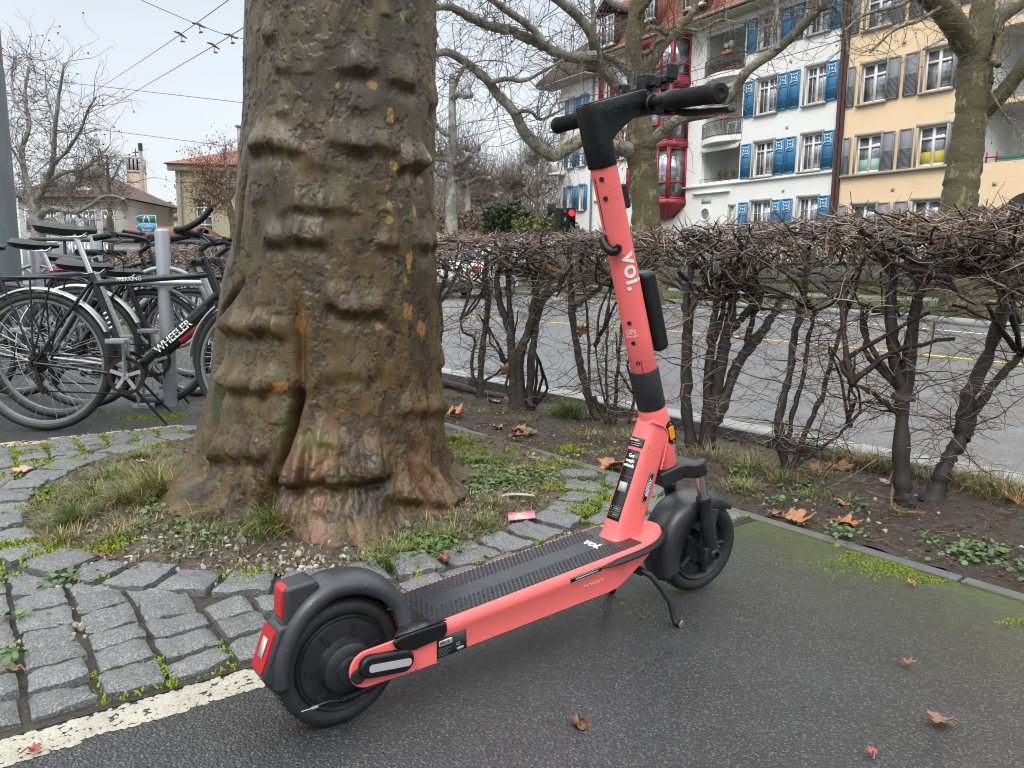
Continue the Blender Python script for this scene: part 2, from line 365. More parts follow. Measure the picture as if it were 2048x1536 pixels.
# painted lines on the path
P1, P2 = Vector((-.49, 1.47, 0)), Vector((-.86, 1.20, 0)); PD = (P1 - P2).normalized(); PN = Vector((PD.y, -PD.x, 0))
def painted_line(name, O, D, N, L, w, zz, mat, dens, seed, worn):
    # thick textured thermoplastic: many small flattened blobs
    rs = np.random.RandomState(seed); mb = MB(); nblob = int(L * w * dens); th = 2 * np.pi * np.arange(7) / 7
    pu = rs.uniform(0, L, nblob); pv = rs.uniform(.004, w - .004, nblob)
    keep = fbm(pu * 9, pv * 9, seed, 3) > worn
    for a, b in zip(pu[keep], pv[keep]):
        r = rs.uniform(.0025, .006); st = rs.uniform(1.0, 1.9); rot = rs.normal(0, .35); h = rs.uniform(.0007, .0020)
        jx = rs.uniform(.8, 1.2, 7)
        x = np.cos(th) * r * st * jx; y = np.sin(th) * r * jx
        U = a + x * cos(rot) - y * sin(rot); Vv = b + x * sin(rot) + y * cos(rot)
        o = np.array(O); d = np.array(D); n = np.array(N)
        base = o + U[:, None] * d + Vv[:, None] * n + np.array([0, 0, zz]); top = o + (a + (U - a) * .72)[:, None] * d + (b + (Vv - b) * .72)[:, None] * n + np.array([0, 0, zz + h])
        mb.add(np.concatenate([base, top]), [tuple(range(7, 14))] + [(q, (q + 1) % 7, 7 + (q + 1) % 7, 7 + q) for q in range(7)])
    return tag(mb.build(name, mat, smooth=50), kind='structure')
M_CREAM = flat('cream_thermoplastic', (.35, .33, .27), .7, var=.3, vs=16, bump=.3, bs=160)
painted_line('path_marking', P2 - PD * 1.2, PD, PN, 2.3, .088, .001, M_CREAM, 27000, 5, -.95)
Q1, Q2 = Vector((-2.24, 3.29, 0)), Vector((-1.60, 3.75, 0)); QD = (Q2 - Q1).normalized(); QN = Vector((-QD.y, QD.x, 0))
M_OLDY = flat('old_yellow_thermoplastic', (.44, .40, .22), .7, var=.35, vs=9, bump=.3, bs=160)
painted_line('parking_marking', Q1 - QD * 2.2, QD, QN, 4.4, .115, .001, M_OLDY, 6500, 8, -.45)
# road paint
def road_line(name, pts, w, mat, z=-.081):
    c = [gp(*p, z) for p in pts]; mb = MB(); L = []; Rr = []
    c = [Vector(p) for p in spline(c, 10)]
    for i, p in enumerate(c):
        d = (c[min(i + 1, len(c) - 1)] - c[max(i - 1, 0)]).normalized(); n = Vector((-d.y, d.x, 0)) * w / 2; L.append(p + n); Rr.append(p - n)
    k = len(c); mb.add(L + Rr, [(i, i + 1, k + i + 1, k + i) for i in range(k - 1)]); return tag(mb.build(name, mat, smooth=0), kind='structure')
road_line('yellow_lane_marking', [(700, 614), (880, 629), (1250, 655), (1500, 676), (2048, 729), (2700, 800)], .12, M_YELLOW)
road_line('white_lane_marking', [(880, 581), (1160, 601), (1500, 628), (1800, 653), (2048, 675), (2700, 735)], .12, M_WHITE)
road_line('white_lane_marking', [(980, 578), (1400, 607), (1700, 629), (2048, 656), (2700, 712)], .12, M_WHITE)
road_line('yellow_lane_marking', [(880, 590), (1000, 596), (1160, 598), (1330, 604)], .10, M_YELLOW)

# ---------------------------------------------------------------- granite setts
PITC, PITR = Vector((-.74, 2.86, 0)), .955
def lens_sett(mb, poly, ztop, rs):       # a worn stone from a convex quad: bulged top, chipped edges
    n = 9; q = [np.array(p[:2]) for p in poly]
    a = np.linspace(0, 1, n); U, Vv = np.meshgrid(a, a, indexing='ij')
    X = (1 - U)[..., None] * ((1 - Vv)[..., None] * q[0] + Vv[..., None] * q[3]) + U[..., None] * ((1 - Vv)[..., None] * q[1] + Vv[..., None] * q[2])
    e = np.minimum(np.minimum(U, 1 - U), np.minimum(Vv, 1 - Vv)) * 2
    sd = rs.uniform(0, 90); c = X.mean((0, 1))
    nx = fbm(X[..., 0] * 38 + sd, X[..., 1] * 38, 2, 3)
    edge = (e < .02); J = np.stack([vnoise(X[..., 0] * 45, X[..., 1] * 45, sd), vnoise(X[..., 0] * 45, X[..., 1] * 45, sd + 9)], -1) * .0035
    X = X + J * edge[..., None]
    rr = np.clip(1 - ((np.abs(U - .5) * 2) ** 5 + (np.abs(Vv - .5) * 2) ** 5), -.6, 1)
    X = c + (X - c) * (1 - .03 * (rr < 0) * np.abs(rr))[..., None]
    z = ztop + .0045 * nx - .0075 * (1 - sstep(0, .26, e)) + rs.uniform(-.06, .06) * (U - .5) * .12 + rs.uniform(-.06, .06) * (Vv - .5) * .12
    top = np.concatenate([X, z[..., None]], -1)
    i, j = np.meshgrid(np.arange(n - 1), np.arange(n - 1), indexing='ij'); i = i.ravel(); j = j.ravel()
    mb.add(top.reshape(-1, 3), np.stack([i * n + j, (i + 1) * n + j, (i + 1) * n + j + 1, i * n + j + 1], 1))
    ring = [(i_, 0) for i_ in range(n - 1)] + [(n - 1, j_) for j_ in range(n - 1)] + [(i_, n - 1) for i_ in range(n - 1, 0, -1)] + [(0, j_) for j_ in range(n - 1, 0, -1)]
    up = np.array([top[a_, b_] for a_, b_ in ring]); lo = up.copy(); lo[:, 2] = -.02; lo[:, :2] = c + (lo[:, :2] - c) * 1.03
    mb.loft([lo, up], True, False)
rs = np.random.RandomState(21); setts = MB(); CELLS = []
CD = Vector((PD.x, PD.y, 0)); CN = Vector((-PD.y, PD.x, 0))          # along / away from the front line
W0 = 0.02; WMAX = (Q1 - P2).dot(CN) - .03
def side_edge(p): return (Vector((p[0], p[1], 0)) - ED0).dot(E_N)
u = -2.6
while u < 3.4:
    cw = rs.uniform(.106, .126); v = W0
    while v < WMAX:
        ln = rs.uniform(.088, .118) if v > W0 + .01 else rs.uniform(.065, .115); g_ = .0068; q = []
        if v + ln > WMAX: ln = WMAX - v
        if ln < .05: break
        for (a, b) in ((u + g_, v + g_), (u + cw - g_, v + g_), (u + cw - g_, v + ln - g_), (u + g_, v + ln - g_)):
            b2 = max(b, W0)
            P = P2 + CD * (a + rs.uniform(-.004, .004) + .012 * sin(v * 3 + u)) + CN * (b2 + rs.uniform(-.005, .005)); q.append((P.x, P.y))
        d0 = (Vector((*np.mean(q, 0), 0)) - PITC).length
        q = [(x, y) if (Vector((x, y, 0)) - PITC).length > PITR + .142 else tuple((PITC + (Vector((x, y, 0)) - PITC).normalized() * (PITR + .142))[:2]) for x, y in q]
        c = np.mean(q, 0); ar = .5 * abs(sum(q[k][0] * q[(k + 1) % 4][1] - q[(k + 1) % 4][0] * q[k][1] for k in range(4)))
        if d0 > PITR + .115 and ar > .0034 and max(side_edge(p) for p in q) < -.012 and v + ln > W0 + .05:
            lens_sett(setts, q, .021 + rs.uniform(-.004, .005), rs); CELLS.append((c[0], c[1]))
        v += ln
    u += cw
th = 0.0                                                             # ring of setts round the tree pit
while th < 2 * pi - .06:
    ln = rs.uniform(.12, .17) / (PITR + .06); ln = min(ln, 2 * pi - th); r0, r1 = PITR + rs.uniform(-.015, .01), PITR + .128
    q = []
    for r_, t_ in ((r0, th + .012), (r1, th + .012), (r1, th + ln - .012), (r0, th + ln - .012)):
        q.append((PITC.x + cos(t_) * r_ + rs.uniform(-.006, .006), PITC.y + sin(t_) * r_ + rs.uniform(-.006, .006)))
    q = q[::-1]
    if max(side_edge(p) for p in q) < .02: lens_sett(setts, q, .023 + rs.uniform(-.004, .006), rs)
    th += ln
tag(setts.build('cobble_paving', M_SETT, smooth=55), kind='structure')
eA = (P2 + CD * -3.0); eB = P2 + CD * 3.6; n_ = WMAX + .02
jp = [(eA + CN * .0), (eB + CN * .0), (eB + CN * n_), (eA + CN * n_)]
# joint bed under the setts, cut back at the edging
tA = (ED_C - eA.dot(E_N)) / CD.dot(E_N); tB = (ED_C - (eA + CN * n_).dot(E_N)) / CD.dot(E_N)
sheet('joint_bed', [eA, eA + CD * tA, eA + CN * n_ + CD * tB, eA + CN * n_], .002, M_JOINT)
# tree pit soil
nr, nt_ = 90, 260
rr_, tt_ = np.meshgrid(np.linspace(0, PITR + .01, nr), np.linspace(0, 2 * np.pi, nt_, endpoint=False), indexing='ij')
px_, py_ = PITC.x + rr_ * np.cos(tt_), PITC.y + rr_ * np.sin(tt_)
def pit_h(x, y):
    d = np.hypot(x + .57, y - 2.5); e = sstep(.96, .76, np.hypot(x - PITC.x, y - PITC.y))
    return .010 + e * (.045 * np.exp(-(d / .55) ** 2) + .010 * fbm(x * 6, y * 6, 3, 3) + .008 * fbm(x * 25, y * 25, 8, 3) + .008)
pit = MB(); i, j = np.meshgrid(np.arange(nr - 1), np.arange(nt_), indexing='ij'); i = i.ravel(); j = j.ravel(); j2 = (j + 1) % nt_
pit.add(np.stack([px_, py_, pit_h(px_, py_)], -1).reshape(-1, 3), np.stack([i * nt_ + j, (i + 1) * nt_ + j, (i + 1) * nt_ + j2, i * nt_ + j2], 1))
tag(pit.build('tree_pit_soil', M_PIT, smooth=180), kind='structure')

# ---------------------------------------------------------------- grass, moss, clover, gravel (uncountable)
def ribbons(mb, base, dirv, L, Wd, droop, rs, m=0, k=4):
    N = len(base); t = np.linspace(0, 1, k)[None, :, None]
    hd = np.stack([np.cos(dirv), np.sin(dirv), np.zeros(N)], 1)[:, None, :]
    up = np.array([0, 0, 1.])[None, None, :]
    P = base[:, None, :] + hd * (L[:, None, None] * (droop[:, None, None] * t ** 1.6)) + up * (L[:, None, None] * (t - droop[:, None, None] * .75 * t ** 2.2))
    side = np.stack([-np.sin(dirv), np.cos(dirv), np.zeros(N)], 1)[:, None, :] * (Wd[:, None, None] * (1 - t ** 1.5 * .95) * .5)
    V = np.stack([P - side, P + side], 2).reshape(N, -1, 3)
    i, q = np.meshgrid(np.arange(N), np.arange(k - 1), indexing='ij'); b = (i * k * 2 + q * 2).ravel()
    mb.add(V.reshape(-1, 3), np.stack([b, b + 1, b + 3, b + 2], 1), m)
def blade_mat(name, a, b, rough=.55):
    t = NT(name); r = t.t.nodes.new('ShaderNodeNewGeometry').outputs['Random Per Island']
    t.bs(Base_Color=t.mix(r, a, b), Roughness=rough, Specular_IOR_Level=.3); return t.m
M_GRASS = blade_mat('green_grass', (.05, .095, .018), (.14, .20, .045)); M_DRY = blade_mat('dry_grass', (.20, .15, .055), (.34, .28, .13))
M_MOSS = blade_mat('bright_moss', (.10, .15, .012), (.27, .31, .03), .8); M_CLOV = blade_mat('clover_leaf', (.04, .09, .025), (.13, .20, .07))
M_PEB = blade_mat('pebble', (.12, .105, .085), (.42, .39, .34), .6); M_TWIGL = blade_mat('litter_bits', (.05, .03, .018), (.19, .12, .07), .8)
GR = MB(); rg = np.random.RandomState(33)
def hground(x, y):
    inpit = np.hypot(x - PITC.x, y - PITC.y) < PITR
    return np.where(inpit, pit_h(x, y), .012)
def tuft(p, n, L,  spread, dry=.3, droop=(.3, 1.0), wd=.0028, lean=None, z=None):
    n = int(n * 1.35); c = gp(*p) if len(p) == 2 else Vector(p); r = np.abs(rg.normal(0, spread, n)); a = rg.uniform(0, 2 * np.pi, n)
    x, y = c.x + r * np.cos(a), c.y + r * np.sin(a); zz = hground(x, y) if z is None else np.full(n, z)
    b = np.stack([x, y, zz - .004], 1); h = a + rg.normal(0, .6, n)
    if lean is not None: h = np.where(rg.rand(n) < .6, lean + rg.normal(0, .5, n), h)
    d = rg.rand(n) < dry; Ls = L * rg.uniform(.4, .98, n); dr = rg.uniform(*droop, n)
    for k_, mk in ((0, ~d), (1, d)):
        if mk.any(): ribbons(GR, b[mk], h[mk], Ls[mk], np.full(mk.sum(), wd) * rg.uniform(.7, 1.3, mk.sum()), dr[mk], rg, k_, 5)
for a in [((320, 1015), 420, .20, .055, .65), ((300, 985), 260, .17, .05, .5), ((255, 1030), 220, .15, .05, .55), ((150, 1055), 330, .12, .05, .25), ((185, 1010), 220, .12, .05, .35), ((230, 965), 260, .10, .06, .3),
          ((545, 1095), 330, .16, .045, .4), ((560, 1070), 160, .14, .035, .2), ((475, 1035), 300, .16, .05, .75), ((430, 1060), 160, .13, .05, .8), ((500, 1010), 130, .15, .05, .7),
          ((800, 1120), 420, .065, .06, .3), ((850, 1105), 300, .05, .06, .3), ((760, 1135), 220, .05, .05, .45), ((900, 1085), 320, .06, .07, .4), ((960, 1060), 320, .05, .07, .35),
          ((870, 1000), 150, .09, .05, .8), ((930, 985), 300, .07, .07, .5), ((1010, 985), 400, .045, .09, .3), ((960, 935), 700, .05, .10, .15), ((910, 890), 600, .05, .07, .1), ((1040, 950), 350, .04, .09, .2), ((340, 950), 200, .08, .06, .3), ((280, 925), 260, .07, .07, .3), ((420, 1085), 150, .06, .08, .4), ((270, 1075), 160, .05, .07, .4),
          ((230, 1090), 120, .06, .06, .5), ((380, 1120), 80, .04, .08, .5), ((600, 1130), 60, .05, .06, .6), ((120, 1090), 120, .08, .05, .7), ((1050, 1010), 160, .045, .06, .5), ((985, 1030), 180, .05, .06, .55)]:
    tuft(a[0], a[1], a[2], a[3], a[4], lean=4.2 if a[2] > .1 else None)
for a in [((1137, 838), 460, .20, .05, .1, .0), ((1500, 945), 190, .16, .07, .75, 0), ((1430, 925), 170, .13, .08, .6, 0), ((1480, 985), 200, .09, .06, .45, 0), ((1560, 970), 130, .12, .06, .6, 0), ((1690, 930), 220, .15, .07, .75, 0), ((1760, 940), 260, .16, .08, .75, 0), ((1980, 985), 330, .16, .10, .7, 0), ((2040, 1010), 200, .16, .09, .7, 0), ((1900, 970), 200, .14, .07, .6, 0), ((1270, 885), 160, .10, .08, .5, 0),
          ((1050, 850), 160, .07, .10, .4, 0), ((960, 830), 160, .06, .12, .4, 0), ((1180, 880), 200, .08, .12, .5, 0), ((1640, 960), 160, .10, .08, .7, 0), ((1390, 900), 100, .11, .05, .7, 0), ((1330, 905), 100, .09, .07, .6, 0), ((1160, 960), 120, .05, .10, .3, 0), ((1620, 1000), 90, .07, .07, .4, 0), ((1700, 1010), 70, .06, .06, .5, 0), ((1790, 1030), 60, .06, .06, .4, 0), ((920, 800), 120, .06, .1, .4, 0)]:
    tuft(a[0], a[1], a[2], a[3], a[4], z=.006)
n = 9000; a_ = rg.uniform(0, 6.28, n); r_ = PITR * np.sqrt(rg.uniform(.1, .98, n)); x = PITC.x + r_ * np.cos(a_); y = PITC.y + r_ * np.sin(a_); k = fbm(x * 4, y * 4, 11, 3) > .05
x, y = x[k], y[k]; n = len(x); d = rg.rand(n) < .45; b = np.stack([x, y, hground(x, y) - .003], 1)
for k_, mk in ((0, ~d), (1, d)): ribbons(GR, b[mk], rg.uniform(0, 6.28, mk.sum()), rg.uniform(.015, .055, mk.sum()), np.full(mk.sum(), .0024), rg.uniform(.4, 1.2, mk.sum()), rg, k_, 4)
tag(GR.build('grass', [M_GRASS, M_DRY], smooth=0), kind='stuff')
# moss cushions: tiny upright leaflets packed along joints, pit rim, trunk foot and path edges
MO = MB()
def moss_at(x, y, z, rs, L=.010, w=.0055): 
    n = len(x); ribbons(MO, np.stack([x, y, z], 1), rs.uniform(0, 6.28, n), L * rs.uniform(.5, 1.4, n), np.full(n, w), rs.uniform(.2, .9, n), rs, 0, 3)
rm = np.random.RandomState(9)
for (px, py, sp, n) in [(25, 1100, .05, 900), (40, 1040, .07, 1500), (20, 1150, .05, 700), (60, 1000, .06, 1300), (30, 950, .08, 1200), (110, 935, .06, 900), (90, 1110, .04, 700), (120, 1125, .03, 500), (60, 915, .06, 700), (230, 880, .06, 900), (170, 905, .05, 700), (300, 895, .05, 800), (310, 875, .05, 600), (200, 1010 + 100, .03, 300), (215, 1105, .03, 500), (240, 1100, .025, 400),
                        (960, 905, .10, 2600), (920, 900, .06, 2000), (1010, 925, .07, 1500), (1060, 945, .05, 900), (1100, 990, .05, 900), (1160, 985, .05, 900), (1155, 1030, .03, 700), (1170, 1000, .04, 900), (1120, 930, .05, 500), (1200, 1010, .04, 500), (1270, 1025, .02, 400), (180, 1175, .02, 250), (300, 1160, .02, 200), (500, 1160, .03, 300), (820, 1165, .015, 200), (1190, 905, .05, 600), (1135, 905, .04, 400)]:
    c = gp(px, py); x = c.x + rm.normal(0, sp, n); y = c.y + rm.normal(0, sp, n); k = fbm(x * 14, y * 14, 4, 3) > -.15
    x, y = x[k], y[k]; moss_at(x, y, np.where(np.hypot(x - PITC.x, y - PITC.y) < PITR, hground(x, y), .016) + rm.uniform(-.004, .004, len(x)), rm)
for c in CELLS:                      # moss in joints
    if fbm(c[0] * 1.7, c[1] * 1.7, 6, 3) > .10 or c[0] < -1.35 or c[0] > .05:
        n = 110; s = rm.choice([-1, 1], n); a = rm.uniform(-.065, .065, n); o = rm.normal(.058, .006, n) * s
        sw = rm.rand(n) < .5
        x = c[0] + np.where(sw, CD.x * a + CN.x * o, CD.x * o + CN.x * a); y = c[1] + np.where(sw, CD.y * a + CN.y * o, CD.y * o + CN.y * a)
        moss_at(x, y, np.full(n, .009), rm, .012)
n = 60000; s = rm.uniform(-1.0, 3.2, n); w = -np.abs(rm.normal(0, .085, n)); x = ED0.x + E_D.x * s + E_N.x * w; y = ED0.y + E_D.y * s + E_N.y * w
k = fbm(x * 5, y * 5, 2, 4) > .12 + .9 * np.abs(w); moss_at(x[k], y[k], np.full(k.sum(), .0), rm, .0035, .0035)
n = 6000; x = -1.75 + rm.normal(0, .22, n) ; y = 4.05 + rm.normal(0, .12, n); k = fbm(x * 6, y * 6, 2, 3) > -.1; moss_at(x[k], y[k], np.full(k.sum(), .0), rm, .008, .005)
tag(MO.build('moss', M_MOSS, smooth=0), kind='stuff')
CL = MB()
def clover(px, py, sp, n, zo=.012):
    c = gp(px, py); x = c.x + rm.normal(0, sp, n); y = c.y + rm.normal(0, sp, n)
    for a, b in zip(x, y):
        h = float(hground(np.array(a), np.array(b))) + rm.uniform(.004, .022); r = rm.uniform(.004, .0095); ti = rm.normal(0, .35, 2); th = np.arange(6) * np.pi / 3 + rm.uniform(0, 6)
        CL.add(np.stack([a + r * np.cos(th), b + r * np.sin(th), h + r * (ti[0] * np.cos(th) + ti[1] * np.sin(th))], 1), [tuple(range(6))])
for q in [(1000, 985, .07, 260), (1050, 965, .06, 160), (960, 990, .06, 120), (830, 1115, .05, 120), (880, 1100, .05, 110), (330, 1090, .09, 90), (390, 1110, .06, 50), (560, 1040, .02, 25), (555, 1080, .03, 22), (500, 1075, .03, 20), (110, 990, .05, 50), (145, 1160, .03, 40), (130, 1180, .02, 25), (20, 1250, .03, 30), (25, 1330, .02, 20), (780, 1130, .03, 35), (430, 1025, .02, 12), (1690, 1080, .04, 60), (1950, 1110, .05, 90), (1920, 1120, .04, 50), (2020, 1130, .06, 80), (2040, 1150, .05, 60), (1865, 1085, .02, 20), (1480, 955, .03, 40), (1475, 945, .03, 30), (1600, 985, .05, 40), (1570, 1010, .05, 40), (1715, 1025, .04, 30), (930, 1010, .05, 60), (970, 960, .08, 120), (800, 1060, .04, 20), (690, 1140, .03, 10), (300, 1060, .05, 40)]: clover(*q)
tag(CL.build('clover', M_CLOV, smooth=0), kind='stuff')
GV = MB(); ico = bmesh.new(); bmesh.ops.create_icosphere(ico, subdivisions=1, radius=1); iv = np.array([v.co[:] for v in ico.verts]); ifc = np.array([[v.index for v in f.verts] for f in ico.faces]); ico.free()
LB = MB()
def gravel(px, py, sp, n, r0=.0025, r1=.0075, world=None):
    n = int(n * .36)
    c = gp(px, py) if world is None else world
    x = c.x + rm.normal(0, sp, n); y = c.y + rm.normal(0, sp * .8, n); z = hground(x, y)
    for a, b, h in zip(x, y, z):
        r = rm.uniform(r0, r1) * (1 if rm.rand() < .85 else 1.5); v = iv * (r * rm.uniform(.6, 1.25, 3)) * (1 + .22 * rm.normal(size=(12, 1))); GV.add(v + np.array([a, b, h + r * .25]), ifc)
for q in [(630, 1145, .05, 160), (560, 1130, .06, 140), (600, 1155, .06, 120), (450, 1130, .09, 220), (350, 1110, .10, 220), (300, 1110, .08, 140), (520, 1100, .06, 80), (1000, 1020, .08, 130), (930, 1040, .06, 70), (250, 1060, .1, 80), (1050, 1000, .06, 80), (720, 1125, .04, 40), (170, 1230, .03, 50), (140, 1190, .03, 40), (160, 1270, .02, 40), (20, 1300, .03, 50), (1090, 925, .06, 60, .004, .012), (1150, 1090, .05, 40), (980, 965, .1, 90)]: gravel(*q)
n = 420; s = rm.uniform(-2, 3, n); w = rm.uniform(.06, .8, n)
for a, b in zip(ED0.x + E_D.x * s + E_N.x * w, ED0.y + E_D.y * s + E_N.y * w):
    r = rm.uniform(.003, .009); GV.add(iv * (r * rm.uniform(.6, 1.2, 3)) * (1 + .2 * rm.normal(size=(12, 1))) + np.array([a, b, .012]), ifc)
tag(GV.build('gravel', M_PEB, smooth=40), kind='stuff')
# bits of dead leaf and twig strewn over soil, pit and setts
n = 4600; s = rm.uniform(-2.2, 3.2, n); w = rm.uniform(.05, .95, n); bx = ED0.x + E_D.x * s + E_N.x * w; by = ED0.y + E_D.y * s + E_N.y * w
n2 = 2600; a = rm.uniform(0, 6.28, n2); r = PITR * np.sqrt(rm.rand(n2)); bx = np.concatenate([bx, PITC.x + r * np.cos(a), rm.uniform(-1.5, 1.5, 160)]); by = np.concatenate([by, PITC.y + r * np.sin(a), rm.uniform(.9, 2.2, 160)])
n = len(bx); hz = hground(bx, by); hz[-160:] = np.where(side_edge((bx[-160:], by[-160:])) < 0 if False else True, .003, .003)
h0 = rm.uniform(0, 6.28, n); L = np.where(rm.rand(n) < .3, rm.uniform(.02, .06, n), rm.uniform(.006, .02, n)); L[-160:] *= .45
Pp = np.zeros((n, 3, 3)); 
for k_ in range(3):
    f = (k_ - 1) * .5; Pp[:, k_, 0] = bx + np.cos(h0) * L * f; Pp[:, k_, 1] = by + np.sin(h0) * L * f; Pp[:, k_, 2] = hz + .004 + rm.uniform(-.003, .006, n) * (L / .03)
Rr = np.stack([np.full(n, .0008), rm.uniform(.0012, .0032, n), np.full(n, .0008)], 1); Rr[-160:] *= .6
LB.batch(Pp, Rr, 4); tag(LB.build('leaf_litter', M_TWIGL, smooth=0), kind='stuff')
# ================================================================ the big plane tree
TX, TY = -.557, 2.50
def cyl_hit(x, y, R=.312):
    d = ray(x, y); a = d.x ** 2 + d.y ** 2; b = -2 * (d.x * TX + d.y * TY); c = TX * TX + TY * TY - R * R
    q = b * b - 4 * a * c
    t = (-b - sqrt(max(q, 0))) / (2 * a); P = _C + d * t
    return atan2(P.y - TY, P.x - TX), P.z
TH_C = atan2(0 - TY, 0 - TX)
def trunk_arrays():
    g = np.concatenate([np.linspace(-108, 108, 400), np.linspace(108, 252, 50)[1:-1]]); th = TH_C + np.radians(g)
    z = np.concatenate([np.linspace(-.05, 1.78, 560), np.linspace(1.78, 4.6, 60)[1:]])
    T, Z = np.meshgrid(th, z); dT = lambda a: (T - a + np.pi) % (2 * np.pi) - np.pi
    R = np.interp(Z, [-.05, .1, .4, 1.02, 1.61, 4.6], [.335, .333, .322, .303, .284, .25])
    cx = np.interp(Z, [-.05, .4, 1.02, 1.61, 4.6], [-.560, -.560, -.556, -.529, -.46])
    # root flare: lobes
    fl = .055 * np.exp(-np.clip(Z, 0, 9) / .11)
    for a0, w, A, h in [(150, 9, .56, .10), (160, 11, .27, .22), (177, 13, .15, .33), (186, 30, .05, .45), (196, 9, .13, .16), (-83, 26, .075, .11), (-70, 9, .05, .06), (-22, 20, .085, .085), (38, 16, .30, .075), (-140, 20, .05, .14), (-150, 8, .08, .13), (90, 25, .2, .12)]:
        fl += A * np.exp(-(dT(radians(a0)) / radians(w)) ** 2) * np.exp(-(np.clip(Z, 0, 9) / h) ** 1.3)
    D = fl + .05 * np.exp(-(dT(radians(184)) / radians(26)) ** 2) * sstep(1.0, .66, Z)
    nx, ny, nz = np.cos(T) * 1.0, np.sin(T) * 1.0, Z * 2.2
    D = D + .009 * fbm(nx * 1.6, ny * 1.6, nz * 1.0, 3) + .0018 * fbm(nx * 6, ny * 6, nz * 4, 3)
    def px(x, y): return cyl_hit(x, y)
    def ridge(x0, x1, y, A, su=.055, sd=.016, y1=None):
        nonlocal D
        t0, z0 = px(x0, y); t1, z1 = px(x1, y if y1 is None else y1); tm = (t0 + t1) / 2; hw = abs(((t1 - t0 + np.pi) % (2 * np.pi)) - np.pi) / 2 + .02
        d = dT(tm); zc = z0 + (z1 - z0) * np.clip((d / hw + 1) / 2, 0, 1) + .010 * vnoise(T * 9, z0 * 7, 1)
        win = 1 - sstep(.62, 1.12, np.abs(d) / hw); k = Z - zc; am = 1.0 * A * (.8 + .5 * vnoise(T * 14, z0 * 3, 5))
        D = D + win * am * np.where(k > 0, np.exp(-(k / su) ** 2 * 1.2), np.exp(-(k / sd) ** 2)) - win * am * .38 * np.exp(-((k + .034) / .022) ** 2)
    for a in [(655, 755, 130, .017), (525, 560, 133, .010), (775, 835, 150, .017, .05, .016, 165), (496, 520, 62, .016), (486, 590, 284, .026, .05, .018, 290), (648, 800, 284, .019, .05, .014, 292), (800, 852, 322, .034, .05, .02), (556, 700, 414, .015), (700, 780, 300, .006),
              (530, 655, 474, .026, .05, .022, 480), (752, 797, 490, .018, .04, .014), (828, 874, 488, .018, .05, .014), (652, 776, 606, .024, .05, .016, 622), (424, 580, 650, .040, .055, .03, 655), (868, 882, 726, .018), (468, 570, 762, .034, .05, .028, 768), (560, 640, 770, .010), (790, 884, 818, .020, .05, .02), (640, 760, 745, .008, .05, .02), (500, 580, 600, .008),
              (560, 776, 945, .058, .10, .026, 935), (770, 900, 985, .034, .06, .022, 990), (880, 935, 915, .030, .06, .02), (640, 700, 880, .012, .04, .02), (455, 560, 900, .02, .07, .03), (620, 880, 1062, .022, .05, .02), (690, 760, 205, .006), (540, 560, 220, .006), (500, 530, 395, .008), (610, 690, 330, .006), (860, 872, 205, .014)]:
        ridge(*a)
    def groove(pts, A, w):
        nonlocal D
        q = [px(*p) for p in pts]; zs = np.array([p[1] for p in q])[::-1]; ts = np.unwrap(np.array([p[0] for p in q]))[::-1]
        tz = np.interp(Z, zs, ts) + .03 * vnoise(Z * 9, 3.3, 2); win = sstep(zs[0] - .03, zs[0] + .03, Z) * (1 - sstep(zs[-1] - .12, zs[-1] + .05, Z))
        d = (T - tz + np.pi) % (2 * np.pi) - np.pi; D = D - A * win * np.exp(-(d / w) ** 2)
    groove([(598, 600), (602, 760), (592, 850), (575, 930), (562, 1010), (590, 1090)], .030, .05); groove([(594, 780), (590, 860), (572, 930)], .05, .035)
    groove([(488, 560), (470, 640), (452, 700), (462, 790), (440, 870), (420, 960)], .045, .05); groove([(560, 960), (545, 1010), (570, 1060)], .05, .07)
    groove([(486, 330), (482, 420), (478, 520)], .02, .03)
    groove([(700, 960), (690, 1010), (700, 1070)], .018, .04); groove([(810, 890), (815, 960), (830, 1010)], .014, .03); groove([(880, 960), (900, 1000)], .02, .04)
    low = sstep(.50, .10, Z)
    rough = .0045 * fbm(nx * 11 + 4, ny * 11, nz * 7, 4) + .004 * np.abs(fbm(nx * 16, ny * 16 + 2, nz * 9, 3)); D = D + low * (rough * 1.4 - .003)
    # small ring scars and warts
    rs = np.random.RandomState(12)
    for _ in range(40):
        a = TH_C + rs.uniform(-1.6, 1.6); zz = rs.uniform(.25, 1.7); A = rs.uniform(.002, .007); w = rs.uniform(.03, .09); k = Z - zz
        D = D + A * np.exp(-(dT(a) / w) ** 2) * np.where(k > 0, np.exp(-(k / .022) ** 2), np.exp(-(k / .006) ** 2))
    # flaking plates: thin steps
    f1 = fbm(nx * 5.2, ny * 5.2, nz * 5.5 + 9, 4); f2 = fbm(nx * 9 + 5, ny * 9, nz * 9, 4)
    fl1 = sstep(.26, .29, f1); fl2 = sstep(.38, .40, f2)
    D = D - .0020 * fl1 - .0018 * fl2 + .0012 * np.exp(-((f1 - .255) / .02) ** 2) + .0011 * np.exp(-((f2 - .375) / .02) ** 2)
    f3 = fbm(nx * 19 + 1, ny * 19, nz * 12, 3); D = D + .0007 * sstep(.20, .24, f3) * sstep(1.4, .5, Z)
    Rr = R + D; X = cx + Rr * np.cos(T); Y = TY + Rr * np.sin(T)
    # ---- pigment (bark colours only)
    n1 = fbm(nx * 2.2, ny * 2.2, nz * 1.4 + 3, 4); n2 = fbm(nx * 4.4 + 8, ny * 4.4, nz * 2.4, 4); n3 = fbm(nx * 9, ny * 9 + 4, nz * 5, 3)
    col = np.zeros(T.shape + (3,)); mixc = lambda f, c: col + (np.array(c) - col) * np.clip(f, 0, 1)[..., None]
